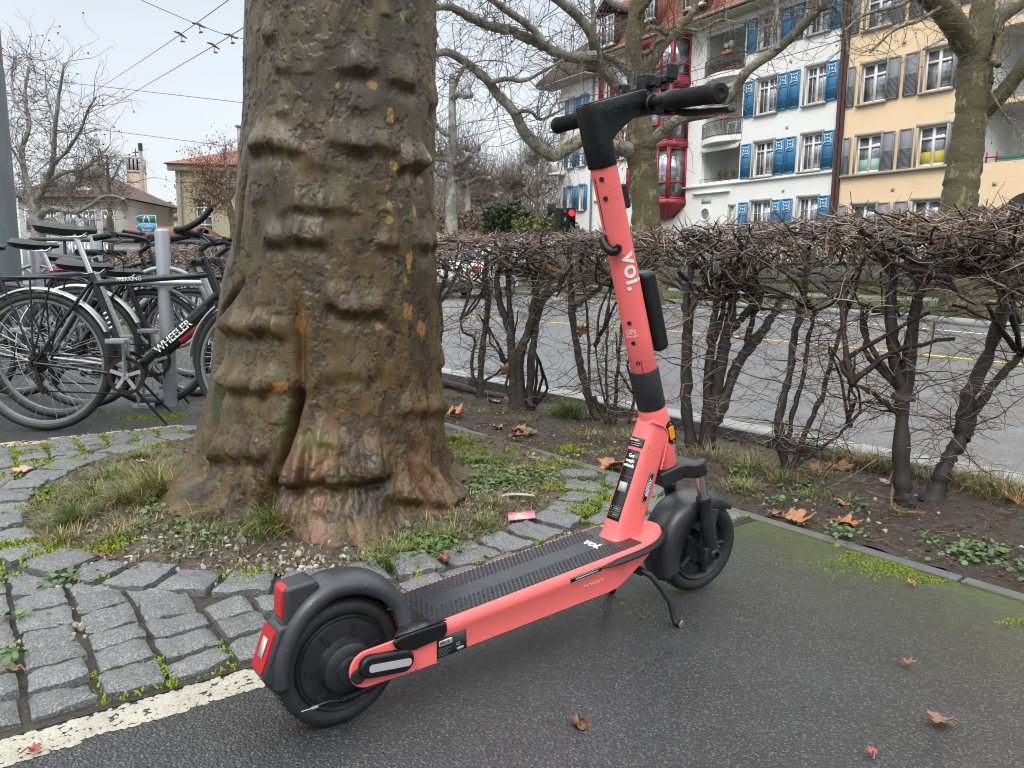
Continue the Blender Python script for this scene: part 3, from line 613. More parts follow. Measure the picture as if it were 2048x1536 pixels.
    col[:] = (.118, .090, .038)
    col = mixc(sstep(-.3, .5, n1), (.078, .062, .030)); col = mixc(sstep(.75, 1.5, Z) * .6, (.064, .056, .036)); col = mixc(sstep(.0, .45, n2) * .7, (.150, .110, .048))
    warm = sstep(.80, .25, Z); col = mixc(warm * sstep(-.25, .35, n2 + .4 * n1) * .6, (.190, .110, .052)); col = mixc(warm * sstep(.05, .4, n3) * .4, (.25, .135, .06))
    col = mixc(sstep(.36, .06, Z) * sstep(-.3, .3, n1) * .55, (.20, .105, .06)); col = mixc(sstep(.45, .1, Z) * sstep(.1, .35, -n2) * .8, (.035, .024, .016))
    col = mixc(fl1 * .35, (.085, .080, .045)); col = mixc(fl2 * .6 * sstep(-.1, .25, n1), (.066, .050, .032))
    col = mixc(sstep(.47, .50, f1) * .7, (.15, .125, .06)); col = mixc(sstep(.50, .53, f2) * .6, (.055, .040, .028))
    lich = sstep(.05, .3, fbm(nx * 7, ny * 7, nz * 5 + 2, 4)) 
    q0, _z = px(480, 700); col = mixc(np.exp(-(dT(q0 - .12) / .22) ** 2) * sstep(.98, .85, Z) * sstep(.02, .2, Z) * lich * (.35 + .5 * sstep(-.1, .3, n3)), (.105, .120, .075))
    q0, _z = px(572, 840); col = mixc(np.exp(-(dT(q0) / .10) ** 2) * np.exp(-((Z - _z) / .11) ** 2) * sstep(-.3, .2, n3) * .8, (.10, .13, .06))
    q0, _z = px(470, 840); col = mixc(np.exp(-(dT(q0) / .16) ** 2) * np.exp(-((Z - _z + .02) / .16) ** 2) * sstep(0, .3, n3), (.085, .115, .06))
    col = mixc(sstep(.85, .2, Z) * np.exp(-(dT(px(596, 760)[0]) / .07) ** 2) * .7, (.15, .06, .03))
    rs = np.random.RandomState(2)
    for x, y, w, h, c in [(804, 26, 6, 12, 0), (781, 227, 8, 22, 0), (740, 164, 12, 11, 1), (662, 167, 6, 9, 0), (805, 298, 6, 16, 1), (846, 314, 5, 14, 0), (790, 332, 8, 11, 0), (827, 358, 5, 13, 1), (848, 361, 4, 10, 0), (777, 375, 6, 6, 0), (783, 413, 9, 13, 0), (805, 411, 6, 8, 0), (835, 424, 4, 15, 0), (780, 439, 7, 11, 0), (819, 521, 7, 21, 0), (813, 561, 4, 6, 0), (819, 624, 11, 16, 1), (841, 658, 9, 15, 1), (757, 652, 12, 9, 1), (735, 60, 14, 50, 2), (560, 640, 20, 8, 3), (570, 770, 24, 12, 1), (455, 750, 22, 8, 1), (400, 905, 30, 12, 4), (425, 900, 14, 10, 4), (478, 900, 6, 40, 1), (640, 1040, 30, 22, 4), (690, 690, 10, 12, 2), (810, 835, 18, 10, 4), (700, 1075, 60, 20, 4), (600, 640, 12, 30, 1), (905, 985, 8, 6, 0), (425, 780, 8, 14, 1), (850, 1030, 22, 18, 4), (640, 880, 50, 22, 2)]:
        t0, z0 = px(x, y); tw = .8 * abs(((px(x + w, y)[0] - px(x - w, y)[0] + np.pi) % (2 * np.pi)) - np.pi) / 2; zh = .8 * abs(px(x, y + h)[1] - px(x, y - h)[1]) / 2
        e = np.sqrt((dT(t0) / tw) ** 2 + ((Z - z0) / zh) ** 2) + .55 * fbm(T * 22, Z * 30, x, 3)
        soft = .08 if c < 2 else .45
        col = mixc(1 - sstep(1 - soft, 1 + soft, e), [(.46, .29, .075), (.40, .19, .065), (.16, .15, .055), (.15, .15, .07), (.26, .15, .105)][c])
    col = col * (.64 + .10 * sstep(.9, .3, Z))[..., None]
    col = col * np.array([1.06, 1.0, .86])
    return X, Y, Z, col
X, Y, Z, bcol = trunk_arrays(); nz_, nt2 = X.shape
tr = MB(); i, j = np.meshgrid(np.arange(nz_ - 1), np.arange(nt2), indexing='ij'); i = i.ravel(); j = j.ravel(); j2 = (j + 1) % nt2
tr.add(np.stack([X, Y, Z], -1).reshape(-1, 3), np.stack([i * nt2 + j, i * nt2 + j2, (i + 1) * nt2 + j2, (i + 1) * nt2 + j], 1))
tb = NT('plane_bark'); bc = tb.attr('bark')
v = tb.map((1, 1, .55))
fl_ = tb.ramp(tb.noise(16, 6, .62, src=v, dist=.4), [(.0, .0), (.40, .0), (.415, .5), (.56, .5), (.575, 1)])
fine = tb.noise(60, 6, .72, src=v); streak = tb.noise(40, 5, .7, src=tb.map((1, 1, .12)))
c = tb.mix(tb.math('MULTIPLY', fl_, .45), bc, (.86, .83, .78), 'MULTIPLY'); c = tb.mix(tb.ramp(fine, [(.3, .55), (.7, 0)]), c, (.45, .42, .38), 'MULTIPLY')
c = tb.mix(tb.ramp(streak, [(.5, 0), (.75, .5)]), c, (.6, .55, .5), 'MULTIPLY')
vcr = tb.ramp(tb.vor(13, 'DISTANCE_TO_EDGE', src=tb.map((1, 1, .45)), rand=1.0), [(.0, 1), (.012, 0)])
crk = tb.math('MULTIPLY', vcr, tb.ramp(tb.noise(5, 3), [(.58, 0), (.68, .7)])); c = tb.mix(crk, c, (.016, .012, .009))
lines = None
for sc_, wd, sd_ in ((6.5, .010, 3.1), (13.0, .014, 7.7)):
    nn = tb.noise(sc_, 6, .60, src=tb.map((1, 1, .8), loc=(sd_, 0, sd_)), dist=.6); stp = tb.ramp(nn, [(.0, 0), (.53, 0), (.536, 1)]); mk = tb.ramp(tb.noise(sc_ * .45, 2, src=tb.map(loc=(0, sd_, 0))), [(.48, 0), (.56, 1)])
    ln = tb.math('MULTIPLY', tb.ramp(nn, [(.53 - wd, 0), (.53, 1), (.53 + wd * .35, 0)]), mk); c = tb.mix(tb.math('MULTIPLY', ln, .8), c, (.022, .016, .011)); c = tb.mix(tb.math('MULTIPLY', tb.math('MULTIPLY', stp, mk), .30), c, (1.25, 1.2, 1.1), 'MULTIPLY')
    hgt = tb.math('MULTIPLY', stp, mk); lines = hgt if lines is None else tb.math('ADD', lines, hgt)
spk = tb.math('MULTIPLY', tb.ramp(tb.vor(210, out='Color'), [(0, 0), (.82, 0), (.9, .6), (1, .8)]), tb.ramp(tb.vor(210), [(.2, 1), (.4, 0)])); c = tb.mix(spk, c, (.02, .017, .012))
tb.bs(Base_Color=c, Roughness=tb.ramp(tb.noise(12, 4), [(.3, .30), (.7, .56)]), Specular_IOR_Level=.45)
q = tb.bump(lines, .6, .003); q = tb.bump(fl_, .5, .003, q); q = tb.bump(fine, .22, .003, q); q = tb.bump(streak, .25, .003, q); tb.bump(tb.math('MULTIPLY', crk, -1.0), .6, .006, q)
TREE = thing('plane_tree', 'massive plane tree trunk with ringed olive brown bark in a round pit', 'tree', (TX, TY, 0))
to = tr.build('trunk', tb.m, None, smooth=180); to.parent = TREE; to.matrix_parent_inverse = Matrix.Translation((-TX, -TY, 0))
a = to.data.color_attributes.new('bark', 'FLOAT_COLOR', 'POINT')
a.data.foreach_set('color', np.concatenate([bcol.reshape(-1, 3), np.ones((bcol.size // 3, 1))], 1).ravel().astype(np.float32))
# ================================================================ electric scooter
CORAL = (.82, .154, .143)
def coral_mat():
    t = NT('coral_paint'); c = t.mix(t.noise(5, 4), tuple(.93 * q for q in CORAL), tuple(min(1, 1.05 * q) for q in CORAL))
    sc = t.math('MULTIPLY', t.ramp(t.vor(70, out='Color'), [(0, 0), (.88, 0), (.90, 1)]), t.ramp(t.vor(70), [(.10, 1), (.16, 0)])); c = t.mix(sc, c, (.12, .03, .025))
    c = t.mix(t.ramp(t.noise(9, 6, .7), [(.56, 0), (.8, .28)]), c, (.30, .09, .07))
    t.bs(Base_Color=c, Roughness=t.ramp(t.noise(12, 4), [(.3, .36), (.7, .5)]), Specular_IOR_Level=.45)
    q = t.bump(t.noise(420, 2), .12, .001)
    d = t.ramp(t.vor(120.0), [(.0, 1), (.2, .8), (.30, 0)]); k = t.ramp(t.noise(30, 2), [(.56, 0), (.62, 1)]); t.bump(t.math('MULTIPLY', d, k), .55, .002, q); return t.m
M_CORAL = coral_mat()
M_BLK = flat('black_plastic', (.0045, .005, .006), .38, var=.3, vs=9, bump=.10, bs=500, drops=True, spec=.38)
M_DGREY = flat('dark_grey_plastic', (.030, .032, .037), .36, var=.25, vs=7, bump=.10, bs=500, drops=True)
M_RUB = flat('tyre_rubber', (.018, .018, .018), .62, var=.4, vs=14, bump=.2, bs=220)
M_GRIP = flat('grip_rubber', (.006, .006, .007), .55, var=.2, spec=.3)
M_MAT = flat('deck_rubber', (.022, .024, .028), .2, var=.45, vs=7, bump=.15, bs=260, drops=True)
M_STL = flat('steel', (.45, .46, .47), .3, 1.0, var=.2, vs=20)
M_CHR = flat('chrome', (.62, .63, .65), .14, 1.0, var=.1, vs=10)
M_ALU = flat('dark_cast_metal', (.020, .021, .024), .42, .25, var=.25, vs=18, bump=.15, bs=240)
M_REDL = flat('red_lens', (.40, .010, .016), .18, var=.25, vs=120)
M_AMB = flat('amber_lens', (.75, .26, .01), .2, var=.3, vs=160)
M_SIL = flat('silver_tape', (.50, .51, .52), .35, .3, var=.15, vs=60)
M_STK = flat('black_sticker', (.014, .014, .015), .3, var=.3, vs=20)
M_WHT = flat('white_print', (.75, .75, .74), .5, var=.1)
M_GRYP = flat('grey_print', (.34, .34, .34), .5, var=.1)
SB = gp(677, 1435); SANG = radians(37.2)
SC_ = thing('electric_scooter', 'coral red electric kick scooter with black deck parked on wet asphalt', 'scooter', SB, SANG)
def add(mb, name, mat, parent=None, M=None, **k):
    if M is not None: mb.xf(M)
    return mb.build(name, mat, parent or SC_, **k)
XZ = (Vector((1, 0, 0)), Vector((0, 0, 1)))
def side(mb, poly, y0, y1, m=0): return mb.prism(poly, (0, 0, 0), (1, 0, 0), (0, 0, 1), (0, 1, 0), y0, y1, m)
RW = .1165                                                                   # wheel radius
# ---- deck
def deck_w(x): return .0795 if x < .665 else max(.012, .0795 * sqrt(max(0, 1 - ((x - .665) / .150) ** 2)))
def ztop(x): return .163 + .032 * (x - .15) / .5
def zbot(x): return .089 + .02 * (x - .15) / .5 if x < .60 else .107 + .085 * ((x - .60) / .20) ** 1.3
d = MB(); loops = []
for x in np.concatenate([np.linspace(.135, .655, 27), np.linspace(.67, .812, 20)]):
    w = deck_w(x); t_ = ztop(x); b = min(zbot(x), t_ - .022); iw = w - .0005 if x < .62 else w * (.993 - .11 * min(1, (x - .62) / .06))
    loops.append([(x, -w + .004, t_), (x, -w, t_ - .004), (x, -w - .0035, t_ - .012), (x, -w - .0030, t_ - .022 if t_ - .024 > b else b + .004), (x, -iw, max(t_ - .030, b + .003)), (x, -iw, b + .008 if b + .008 < t_ - .03 else b + .002), (x, -iw + .010, b),
                  (x, iw - .010, b), (x, iw, b + .008 if b + .008 < t_ - .03 else b + .002), (x, iw, max(t_ - .030, b + .003)), (x, w + .0030, t_ - .022 if t_ - .024 > b else b + .004), (x, w + .0035, t_ - .012), (x, w, t_ - .004), (x, w - .004, t_)])
d.loft(loops)
DECK = add(d, 'deck', M_CORAL, smooth=40)
m = MB()                                                                     # rubber mat with raised studs
xs = np.linspace(.145, .70, 24); L = []
for x in xs: w = min(deck_w(x) - .009, .073); z = ztop(x) + .0015; L.append([(x, -w, z - .004), (x, -w, z), (x, w, z), (x, w, z - .004)])
m.loft(L); MAT_ = add(m, 'deck_mat', M_MAT, smooth=30)
st = MB(); th = np.arange(6) * pi / 3
for row in range(15):
    for k in range(48):
        x = .160 + k * .0104 + (row % 2) * .0052; y = -.0665 + row * .0095
        if abs(y) < .024 and .19 < x: continue
        if x > .645 or abs(y) > .071: continue
        z = ztop(x) + .0015; r = .0036
        b = np.stack([x + r * np.cos(th), y + r * np.sin(th), np.full(6, z)], 1); t = np.stack([x + r * .5 * np.cos(th), y + r * .5 * np.sin(th), np.full(6, z + .0030)], 1)
        st.add(np.concatenate([b, t]), [tuple(range(6, 12))] + [(q, (q + 1) % 6, 6 + (q + 1) % 6, 6 + q) for q in range(6)])
add(st, 'stud_pattern', M_MAT, MAT_, smooth=50)
fm = MB(); fm.prism([(.648, -.073), (.70, -.071), (.735, -.060), (.755, -.044), (.700, -.040), (.652, -.043)], (0, 0, ztop(.69) + .001), (1, 0, .064), (0, 1, 0), (0, 0, 1), 0, .0016)
fm.prism([(.648, .073), (.652, .043), (.700, .040), (.755, .044), (.735, .060), (.70, .071)], (0, 0, ztop(.69) + .001), (1, 0, .064), (0, 1, 0), (0, 0, 1), -.044 * 0, .0016)
nb = MB(); pts = []                                                           # black bumper wrapped round the nose
for a in np.linspace(-104, 104, 33):
    r = radians(a); x = .665 + .150 * cos(r) if abs(a) < 90 else .665 - .10 * (abs(a) - 90) / 14; y = .083 * sin(r) if abs(a) < 90 else .083 * (1 if a > 0 else -1)
    pts.append((x, y, ztop(min(x, .8)) - .013))
nb.tube(pts, [.004] + [.0115] * (len(pts) - 2) + [.004], 8, flat=.6); add(nb, 'nose_bumper', M_BLK, smooth=60)
# the side skins end in black rear trims, the swing arms carry the wheel
for s in (-1, 1):
    a = MB(); c = (.020, RW + .006); r = .033
    arc = [(c[0] + r * cos(radians(q)), c[1] + r * sin(radians(q))) for q in np.linspace(100, 268, 14)]
    side(a, arc[::-1][0:0] + arc + [(.10, .0885), (.158, .0889), (.158, .140), (.158, .150), (.075, .158)], s * .0745, s * .0802)
    add(a, 'swing_arm', M_CORAL, bevel=.0012, smooth=40)
    k = MB(); side(k, rrect(.104, .040, .0195, 8), s * .080, s * .0955); k.xf(Matrix.Translation((.052, 0, .126)) @ Matrix.Rotation(radians(8), 4, 'Y'))
    cap = add(k, 'axle_cover', M_BLK, bevel=.005, seg=3, smooth=40)
    k = MB(); side(k, rrect(.082, .0135, .006, 6), s * .095, s * .0966); k.xf(Matrix.Translation((.056, 0, .1245)) @ Matrix.Rotation(radians(8), 4, 'Y')); add(k, 'reflector', M_SIL, cap, smooth=30)
    k = MB(); pts = [(.066, .158), (.072, .146), (.085, .136), (.11, .131), (.172, .137), (.178, .148), (.176, .166), (.12, .166), (.08, .164)]
    side(k, pts, s * .0790, s * .0865); add(k, 'rear_trim', M_BLK, bevel=.004, seg=3, smooth=40)
k = MB(); k.prism([(.070, -.084), (.176, -.084), (.150, -.072), (.150, .072), (.176, .084), (.070, .084), (.10, .05), (.118, 0), (.10, -.05)], (0, 0, .1625), (1, 0, .03), (0, 1, 0), (0, 0, 1), 0, .003); add(k, 'tread_corner', M_MAT, MAT_, smooth=0)
# ---- rear wheel
def tyre(R, w, n=64, tread=0):
    p = []; rr = w / 2
    for a in np.linspace(-70, 250, 21):
        q = radians(a); y = rr * cos(q); z = rr * sin(q) * (1.0)
        p.append((R - rr + z, max(-rr, min(rr, y))))
    return p
RWH = thing('rear_wheel', None, None, (0, 0, RW)); RWH.parent = SC_; del_ = RWH
b = MB(); b.lathe([(RW - .030, -.022), (RW - .024, -.029), (RW - .012, -.0305), (RW - .004, -.024), (RW - .0005, -.012), (RW, 0), (RW - .0005, .012), (RW - .004, .024), (RW - .012, .0305), (RW - .024, .029), (RW - .030, .022)], ax=(0, 1, 0), n=72)
for k_ in range(60):                                                           # sipes: raised tread blocks
    a0 = 2 * pi * k_ / 60
    for s in (-1, 1):
        P = []
        for da, y, rr_ in ((0, .004, RW + .0012), (.03, .012, RW + .0008), (.065, .021, RW - .0020)): P.append((rr_ * cos(a0 + da), s * y, rr_ * sin(a0 + da)))
        b.tube(P, .0016, 4)
add(b, 'tyre', M_RUB, RWH, smooth=50)
b = MB(); b.lathe([(RW - .030, -.023), (RW - .033, -.028), (RW - .037, -.026), (RW - .039, -.030), (.050, -.032), (.047, -.038), (.045, -.052), (.040, -.056), (.026, -.058), (.024, -.066), (.012, -.068), (.012, -.088), (.001, -.088)], ax=(0, 1, 0), n=56)
b.lathe([(RW - .030, .023), (RW - .033, .028), (RW - .037, .026), (RW - .039, .030), (.050, .032), (.045, .052), (.026, .058), (.012, .068), (.012, .088), (.001, .088)], ax=(0, 1, 0), n=56)
for k_ in range(7):
    a = 2 * pi * k_ / 7 + .35
    for s in (-1, 1):
        b.box((.060 * cos(a), s * .0325, .060 * sin(a)), (.022, .004, .007), M=Matrix.Rotation(-a, 3, 'Y')); b.lathe([(.0045, -.002), (.0045, .005), (.002, .005)], (.069 * cos(a), s * .0325, .069 * sin(a)), (0, s, 0), 10, caps=True)
add(b, 'hub_motor', M_ALU, RWH, smooth=40)
k = MB(); k.tube(spline([(-.062, -.05, .068), (-.04, -.056, .072), (-.01, -.058, .066), (.02, -.06, .072), (.05, -.06, .078)], 8), .0035, 8)
for q in range(16): x = -.02 + q * .004; k.lathe([(.006, -.0012), (.006, .0012)], (x, -.0585, .069 + .0003 * q), (1, .05, .1), 10)
add(k, 'motor_cable', M_BLK, smooth=60); k = MB(); k.tube([(-.088, -.05, .068), (-.066, -.053, .069)], .0013, 6); k.lathe([(.003, -.006), (.003, .006)], (-.066, -.053, .069), (1, 0, 0), 8, caps=True); add(k, 'tensioner_bolt', M_STL, smooth=40)
# ---- rear fender
def fender(center, r_of, half, a0, a1, skirt, n=40, ny=13, bulge=.012):
    L = []
    for a in np.linspace(a0, a1, n):
        q = radians(a); r = r_of(a); hw = half(a); sk = skirt(a); row = []
        prof = [(-hw, r - sk)] + [(hw * sin(t), r - bulge * (1 - cos(t)) * (hw / .04)) for t in np.linspace(-pi / 2, pi / 2, ny)] + [(hw, r - sk)]
        for y, rr_ in prof: row.append((center[0] + rr_ * cos(q), y, center[1] + rr_ * sin(q)))
        L.append(row)
    return L
f = MB(); f.loft(fender((.004, RW), lambda a: .125 + .034 * np.interp(a, [20, 60, 100, 150, 205], [.55, .88, 1.0, .34, .05]), lambda a: np.interp(a, [18, 40, 80, 130, 205], [.060, .047, .040, .037, .036]), 18, 186, lambda a: np.interp(a, [18, 40, 80, 140, 205], [.050, .036, .030, .028, .022]), 52, 15, .018), close=False, caps=False)
FEN = add(f, 'rear_fender', M_DGREY, smooth=60, solid=.0045)
k = MB(); side(k, [(-.036, .268), (-.048, .280), (-.098, .275), (-.101, .210), (-.088, .200), (-.064, .236)], -.026, .026); add(k, 'tail_housing', M_DGREY, FEN, bevel=.006, seg=3)
k = MB(); side(k, [(-0.0885, 0.277), (-0.102, 0.272), (-0.105, 0.222), (-0.091, 0.214)], -.018, .018); LMP = add(k, 'tail_light', M_REDL, FEN, bevel=.004, seg=3)
k = MB(); side(k, [(-.090, .214), (-.112, .212), (-.142, .133), (-.136, .117), (-.112, .106), (-.100, .14)], -.027, .027); PLT = add(k, 'mud_flap', M_DGREY, FEN, bevel=.006, seg=3)
nrm = Vector((-.079, 0, .029)).normalized(); ud = Vector((.029, 0, .079)).normalized()
k = MB(); k.prism(rrect(.046, .074, .006, 3), Vector((-.1275, 0, .1715)), (0, -1, 0), ud, nrm, -.001, .0035); RFL = add(k, 'rear_reflector', M_REDL, FEN, smooth=30)
k = MB(); k.prism(rrect(.019, .034, .001, 1), Vector((-.1275, 0, .1735)), (0, -1, 0), ud, nrm, .0035, .0041); add(k, 'reflector_sticker', M_SIL, RFL, smooth=0)
# sticker on the fender
k = MB()
for i_, (w, y0) in enumerate(((.020, -.012), (.016, .014))):
    L = []
    for a in np.linspace(96 + 8 * i_, 106 + 8 * i_, 5):
        q = radians(a); r = .1702; L.append([(.004 + r * cos(q), y0 - w / 2, RW + r * sin(q)), (.004 + r * cos(q), y0 + w / 2, RW + r * sin(q))])
    k.loft(L, False, False)
# ---- neck, weld, collar, stem (the steering axis leans back)
AX = Vector((-.33, 0, 1)).normalized(); Q0 = Vector((.79, 0, .487))
def axp(z): return Q0 + AX * ((z - Q0.z) / AX.z)
def sup(c, U, Vv, a, b, n=36, p=4.5):
    out = []
    for i_ in range(n):
        t = 2 * pi * i_ / n; ct, st_ = cos(t), sin(t); out.append(Vector(c) + Vector(U) * (a * abs(ct) ** (2 / p) * (1 if ct >= 0 else -1)) + Vector(Vv) * (b * abs(st_) ** (2 / p) * (1 if st_ >= 0 else -1)))
    return out
n = MB(); lo = []
for t_, x, z, a, b in [(0, .700, .178, .050, .038), (.05, .701, .187, .045, .0345), (.1, .703, .197, .0415, .0315), (.2, .711, .225, .0395, .0300), (.5, .748, .315, .0385, .0295), (.8, .780, .400, .0370, .0298), (1, .800, .450, .034, .0300), (1.1, .806, .470, .028, .027)]:
    lo.append(sup((x, 0, z), (.95, 0, -.30), (0, 1, 0), a, b))
n.loft(lo); NECK = add(n, 'neck', M_CORAL, smooth=50)
h = MB(); h.lathe([(.025, -.155), (.0315, -.153), (.0332, -.148), (.0332, -.008), (.0305, 0), (.025, .002)], Q0, AX, 40); add(h, 'head_tube', M_CORAL, NECK, smooth=40)
w = MB(); wp = []                                                             # weld bead, on both sides
for s in (-1, 1):
    P = [(.768, s * .0325, .456), (.795, s * .0340, .446), (.810, s * .0340, .425), (.804, s * .0340, .385), (.793, s * .0325, .345)]
    P = spline(P, 10); w.tube(P, [.0022 + .0007 * sin(i_ * 2.2) for i_ in range(len(P))], 8)
w.tube([(.758, -.026, .455), (.760, -.024, .460), (.768, -.0315, .458)], .0028, 8); add(w, 'weld_bead', M_CORAL, NECK, smooth=60)
# parts that turn with the handlebar hang on a steered frame: turned 8 degrees to the right about the steering axis
TH = Matrix.Translation(Q0) @ Matrix.Rotation(radians(-8.3), 4, AX) @ Matrix.Translation(-Q0)
def sadd(mb, name, mat, parent=None, **k): return add(mb, name, mat, parent, TH, **k)
c = MB(); c.lathe([(.025, .000), (.0322, .002), (.0330, .006), (.0325, .094), (.0312, .0965), (.025, .097)], Q0, AX, 40); sadd(c, 'stem_collar', M_ALU, smooth=40)
SP0 = Q0 + AX * .097
s_ = MB(); Ls = (axp(1.012) - SP0).length; s_.lathe([(.025, -.01), (.0298, 0), (.0294, .1), (.0280, Ls), (.024, Ls + .002)], SP0, AX, 48); STEM = sadd(s_, 'stem', M_CORAL, smooth=40)
# seam line and bolts, bag hook, latch, tracker box
SX = Vector((0, 0, 1)).cross(AX); PX = Vector((0, -1, 0)); FX = (AX.cross(Vector((0, 1, 0)))).normalized() * -1      # FX points rearward-up side
FX = Vector((AX.z, 0, -AX.x))                                                     # forward, square to the axis
def onstem(s, ang, r=.0296): return SP0 + AX * s + (FX * cos(ang) + PX * sin(ang)) * r
for s, a in ((.025, 2.55), (.073, 2.6), (.120, 2.6), (.395, 2.5), (.435, 2.5)):
    b = MB(); p = onstem(s, a, .0288); nn = (p - SP0 - AX * s).normalized(); b.lathe([(.005, 0), (.005, .0018), (.003, .0018), (.0028, .0008), (.0005, .0008)], p, nn, 12); sadd(b, 'bolt', M_ALU, STEM, smooth=40)
b = MB(); b.tube([onstem(s, 3.1, .0286) for s in np.linspace(.33, .44, 8)], .0008, 5); sadd(b, 'seam', M_BLK, STEM, smooth=40); b = MB(); b.tube([onstem(s, 2.3, .0297) for s in np.linspace(.0, .03, 4)], .0008, 5); sadd(b, 'seam', M_BLK, STEM, smooth=40)
lv = MB(); P = [onstem(.318, 3.3, .029), onstem(.308, 3.2, .037), onstem(.292, 2.85, .040), onstem(.284, 2.5, .040), onstem(.292, 2.3, .035)]
lv.tube(spline(P, 5), [.006, .0072, .0082, .009, .0095, .0095, .009, .009, .009, .0095, .010, .0105, .0108, .010, .0095, .009, .009, .009, .0085, .008, .007][:21], 10)
lv.lathe([(.009, 0), (.009, .006), (.003, .007)], onstem(.290, 2.3, .038), (FX * cos(2.3) + PX * sin(2.3)), 16); sadd(lv, 'bag_hook', M_BLK, smooth=60)
bx = MB(); bx.prism(rrect(.186, .038, .013, 6), SP0 + AX * .122 + FX * .0475, AX, FX, PX, -.022, .025); sadd(bx, 'tracker_box', M_BLK, bevel=.010, seg=3, smooth=40)
bx = MB(); bx.prism(rrect(.052, .020, .006, 5), SP0 + AX * .385 + FX * .0335, AX, FX, PX, -.012, .012); sadd(bx, 'rear_clip', M_BLK, bevel=.004)
# ---- head, display, handlebar
HDm = MB(); lo = []
for s, e, r in [(0, 0, .0286), (.002, 0, .0302), (.048, .0, .0312), (.058, .012, .0314), (.070, .039, .0316), (.084, .074, .0316), (.096, .101, .0314), (.106, .111, .0312), (.122, .111, .0310), (.127, .109, .0294), (.1285, .107, .026)]:
    c0 = axp(1.012) + AX * s; ring = []
    for i_ in range(36):
        t = 2 * pi * i_ / 36; ct = cos(t); n5 = lambda v: (1 if v >= 0 else -1) * abs(v) ** .78
        ring.append(c0 + FX * (r * n5(ct) * (1 if ct < 0 else .82) + (e if ct > 1e-6 else 0)) + Vector((0, 1, 0)) * r * n5(sin(t)))
    lo.append(ring)
HDm.loft(lo); HEAD = sadd(HDm, 'display_head', M_BLK, smooth=45)
M_GLS = flat('display_glass', (.012, .013, .015), .1, var=.2, drops=True)
dp = MB(); dp.prism(rrect(.146, .048, .011, 4), axp(1.012) + AX * .1285 + FX * .048, FX, (0, 1, 0), AX, -.003, .0018); sadd(dp, 'display', M_GLS, HEAD, smooth=30)
hb = MB(); BAR = [Vector((.675, -.26, 1.129)), Vector((.684, -.15, 1.136)), Vector((.704, -.06, 1.141)), Vector((.708, 0, 1.141)), Vector((.704, .06, 1.141)), Vector((.684, .15, 1.136)), Vector((.675, .26, 1.129))]
hb.tube(spline(BAR, 5), .0135, 14); BARO = sadd(hb, 'handlebar', M_BLK, smooth=60)
cl = MB(); cl.tube([(.706, -.042, 1.141), (.706, .042, 1.141)], .0205, 20); sadd(cl, 'bar_clamp', M_BLK, BARO, smooth=40, bevel=.003)
for s in (-1, 1):
    g_ = MB(); A_, B_ = Vector((.6865, s * .122, 1.1368)), Vector((.675, s * (.266 if s < 0 else .285), 1.129)); ax_ = (B_ - A_).normalized(); Lg = (B_ - A_).length
    prof = [(.013, -.001), (.0190, 0), (.0197, .006), (.0172, .010)] + [(.0168 + .0006 * (i_ % 2), .012 + (Lg - .026) * i_ / 34) for i_ in range(35)] + [(.0192, Lg - .012), (.0196, Lg - .004), (.0172, Lg), (.008, Lg + .001), (.006, Lg - .001), (.001, Lg - .001)]
    g_.lathe(prof, A_, ax_, 26)
    for i_ in range(30):                                                        # knurl ribs
        for j_ in (0, 1):
            a0 = 2 * pi * i_ / 30; P = [A_ + ax_ * (.012 + (Lg - .026) * t_) + (Vector((0, 0, 1)) * cos(a0 + (1 if j_ else -1) * 2.2 * t_) + Vector((1, 0, 0)) * sin(a0 + (1 if j_ else -1) * 2.2 * t_)) * .0174 for t_ in np.linspace(0, 1, 10)]
            g_.tube(P, .0005, 4, caps=False)
    sadd(g_, 'grip', M_GRIP, BARO, smooth=50)
    t_ = MB(); A_ = Vector((.698, s * .074, 1.1395)); t_.lathe([(.013, 0), (.0175, .002), (.018, .020), (.0165, .023), (.0195, .026), (.0205, .046), (.0175, .049), (.012, .050)], A_, (Vector((.6865, s * .122, 1.1368)) - A_), 22)
    t_.box(A_ + Vector((-.004, s * .016, -.018)), (.026, .026, .018)); sadd(t_, 'twist_collar', M_BLK, BARO, smooth=35, bevel=.002)
lv = MB(); P = spline([(.708, -.090, 1.126), (.718, -.125, 1.117), (.716, -.17, 1.112), (.708, -.22, 1.108), (.698, -.268, 1.103), (.695, -.276, 1.104)], 6); lv.tube(P, [.013] * 6 + [.012] * 6 + [.0105] * 6 + [.0095] * 6 + [.009] * 5 + [.008, .004], 10, flat=.72); lv.box((.708, -.100, 1.128), (.030, .030, .026)); sadd(lv, 'brake_lever', M_BLK, BARO, smooth=50)
lv = MB(); lv.tube(spline([(.712, .10, 1.126), (.728, .125, 1.112), (.724, .15, 1.104)], 5), .006, 8); sadd(lv, 'bell', M_BLK, BARO, smooth=50)
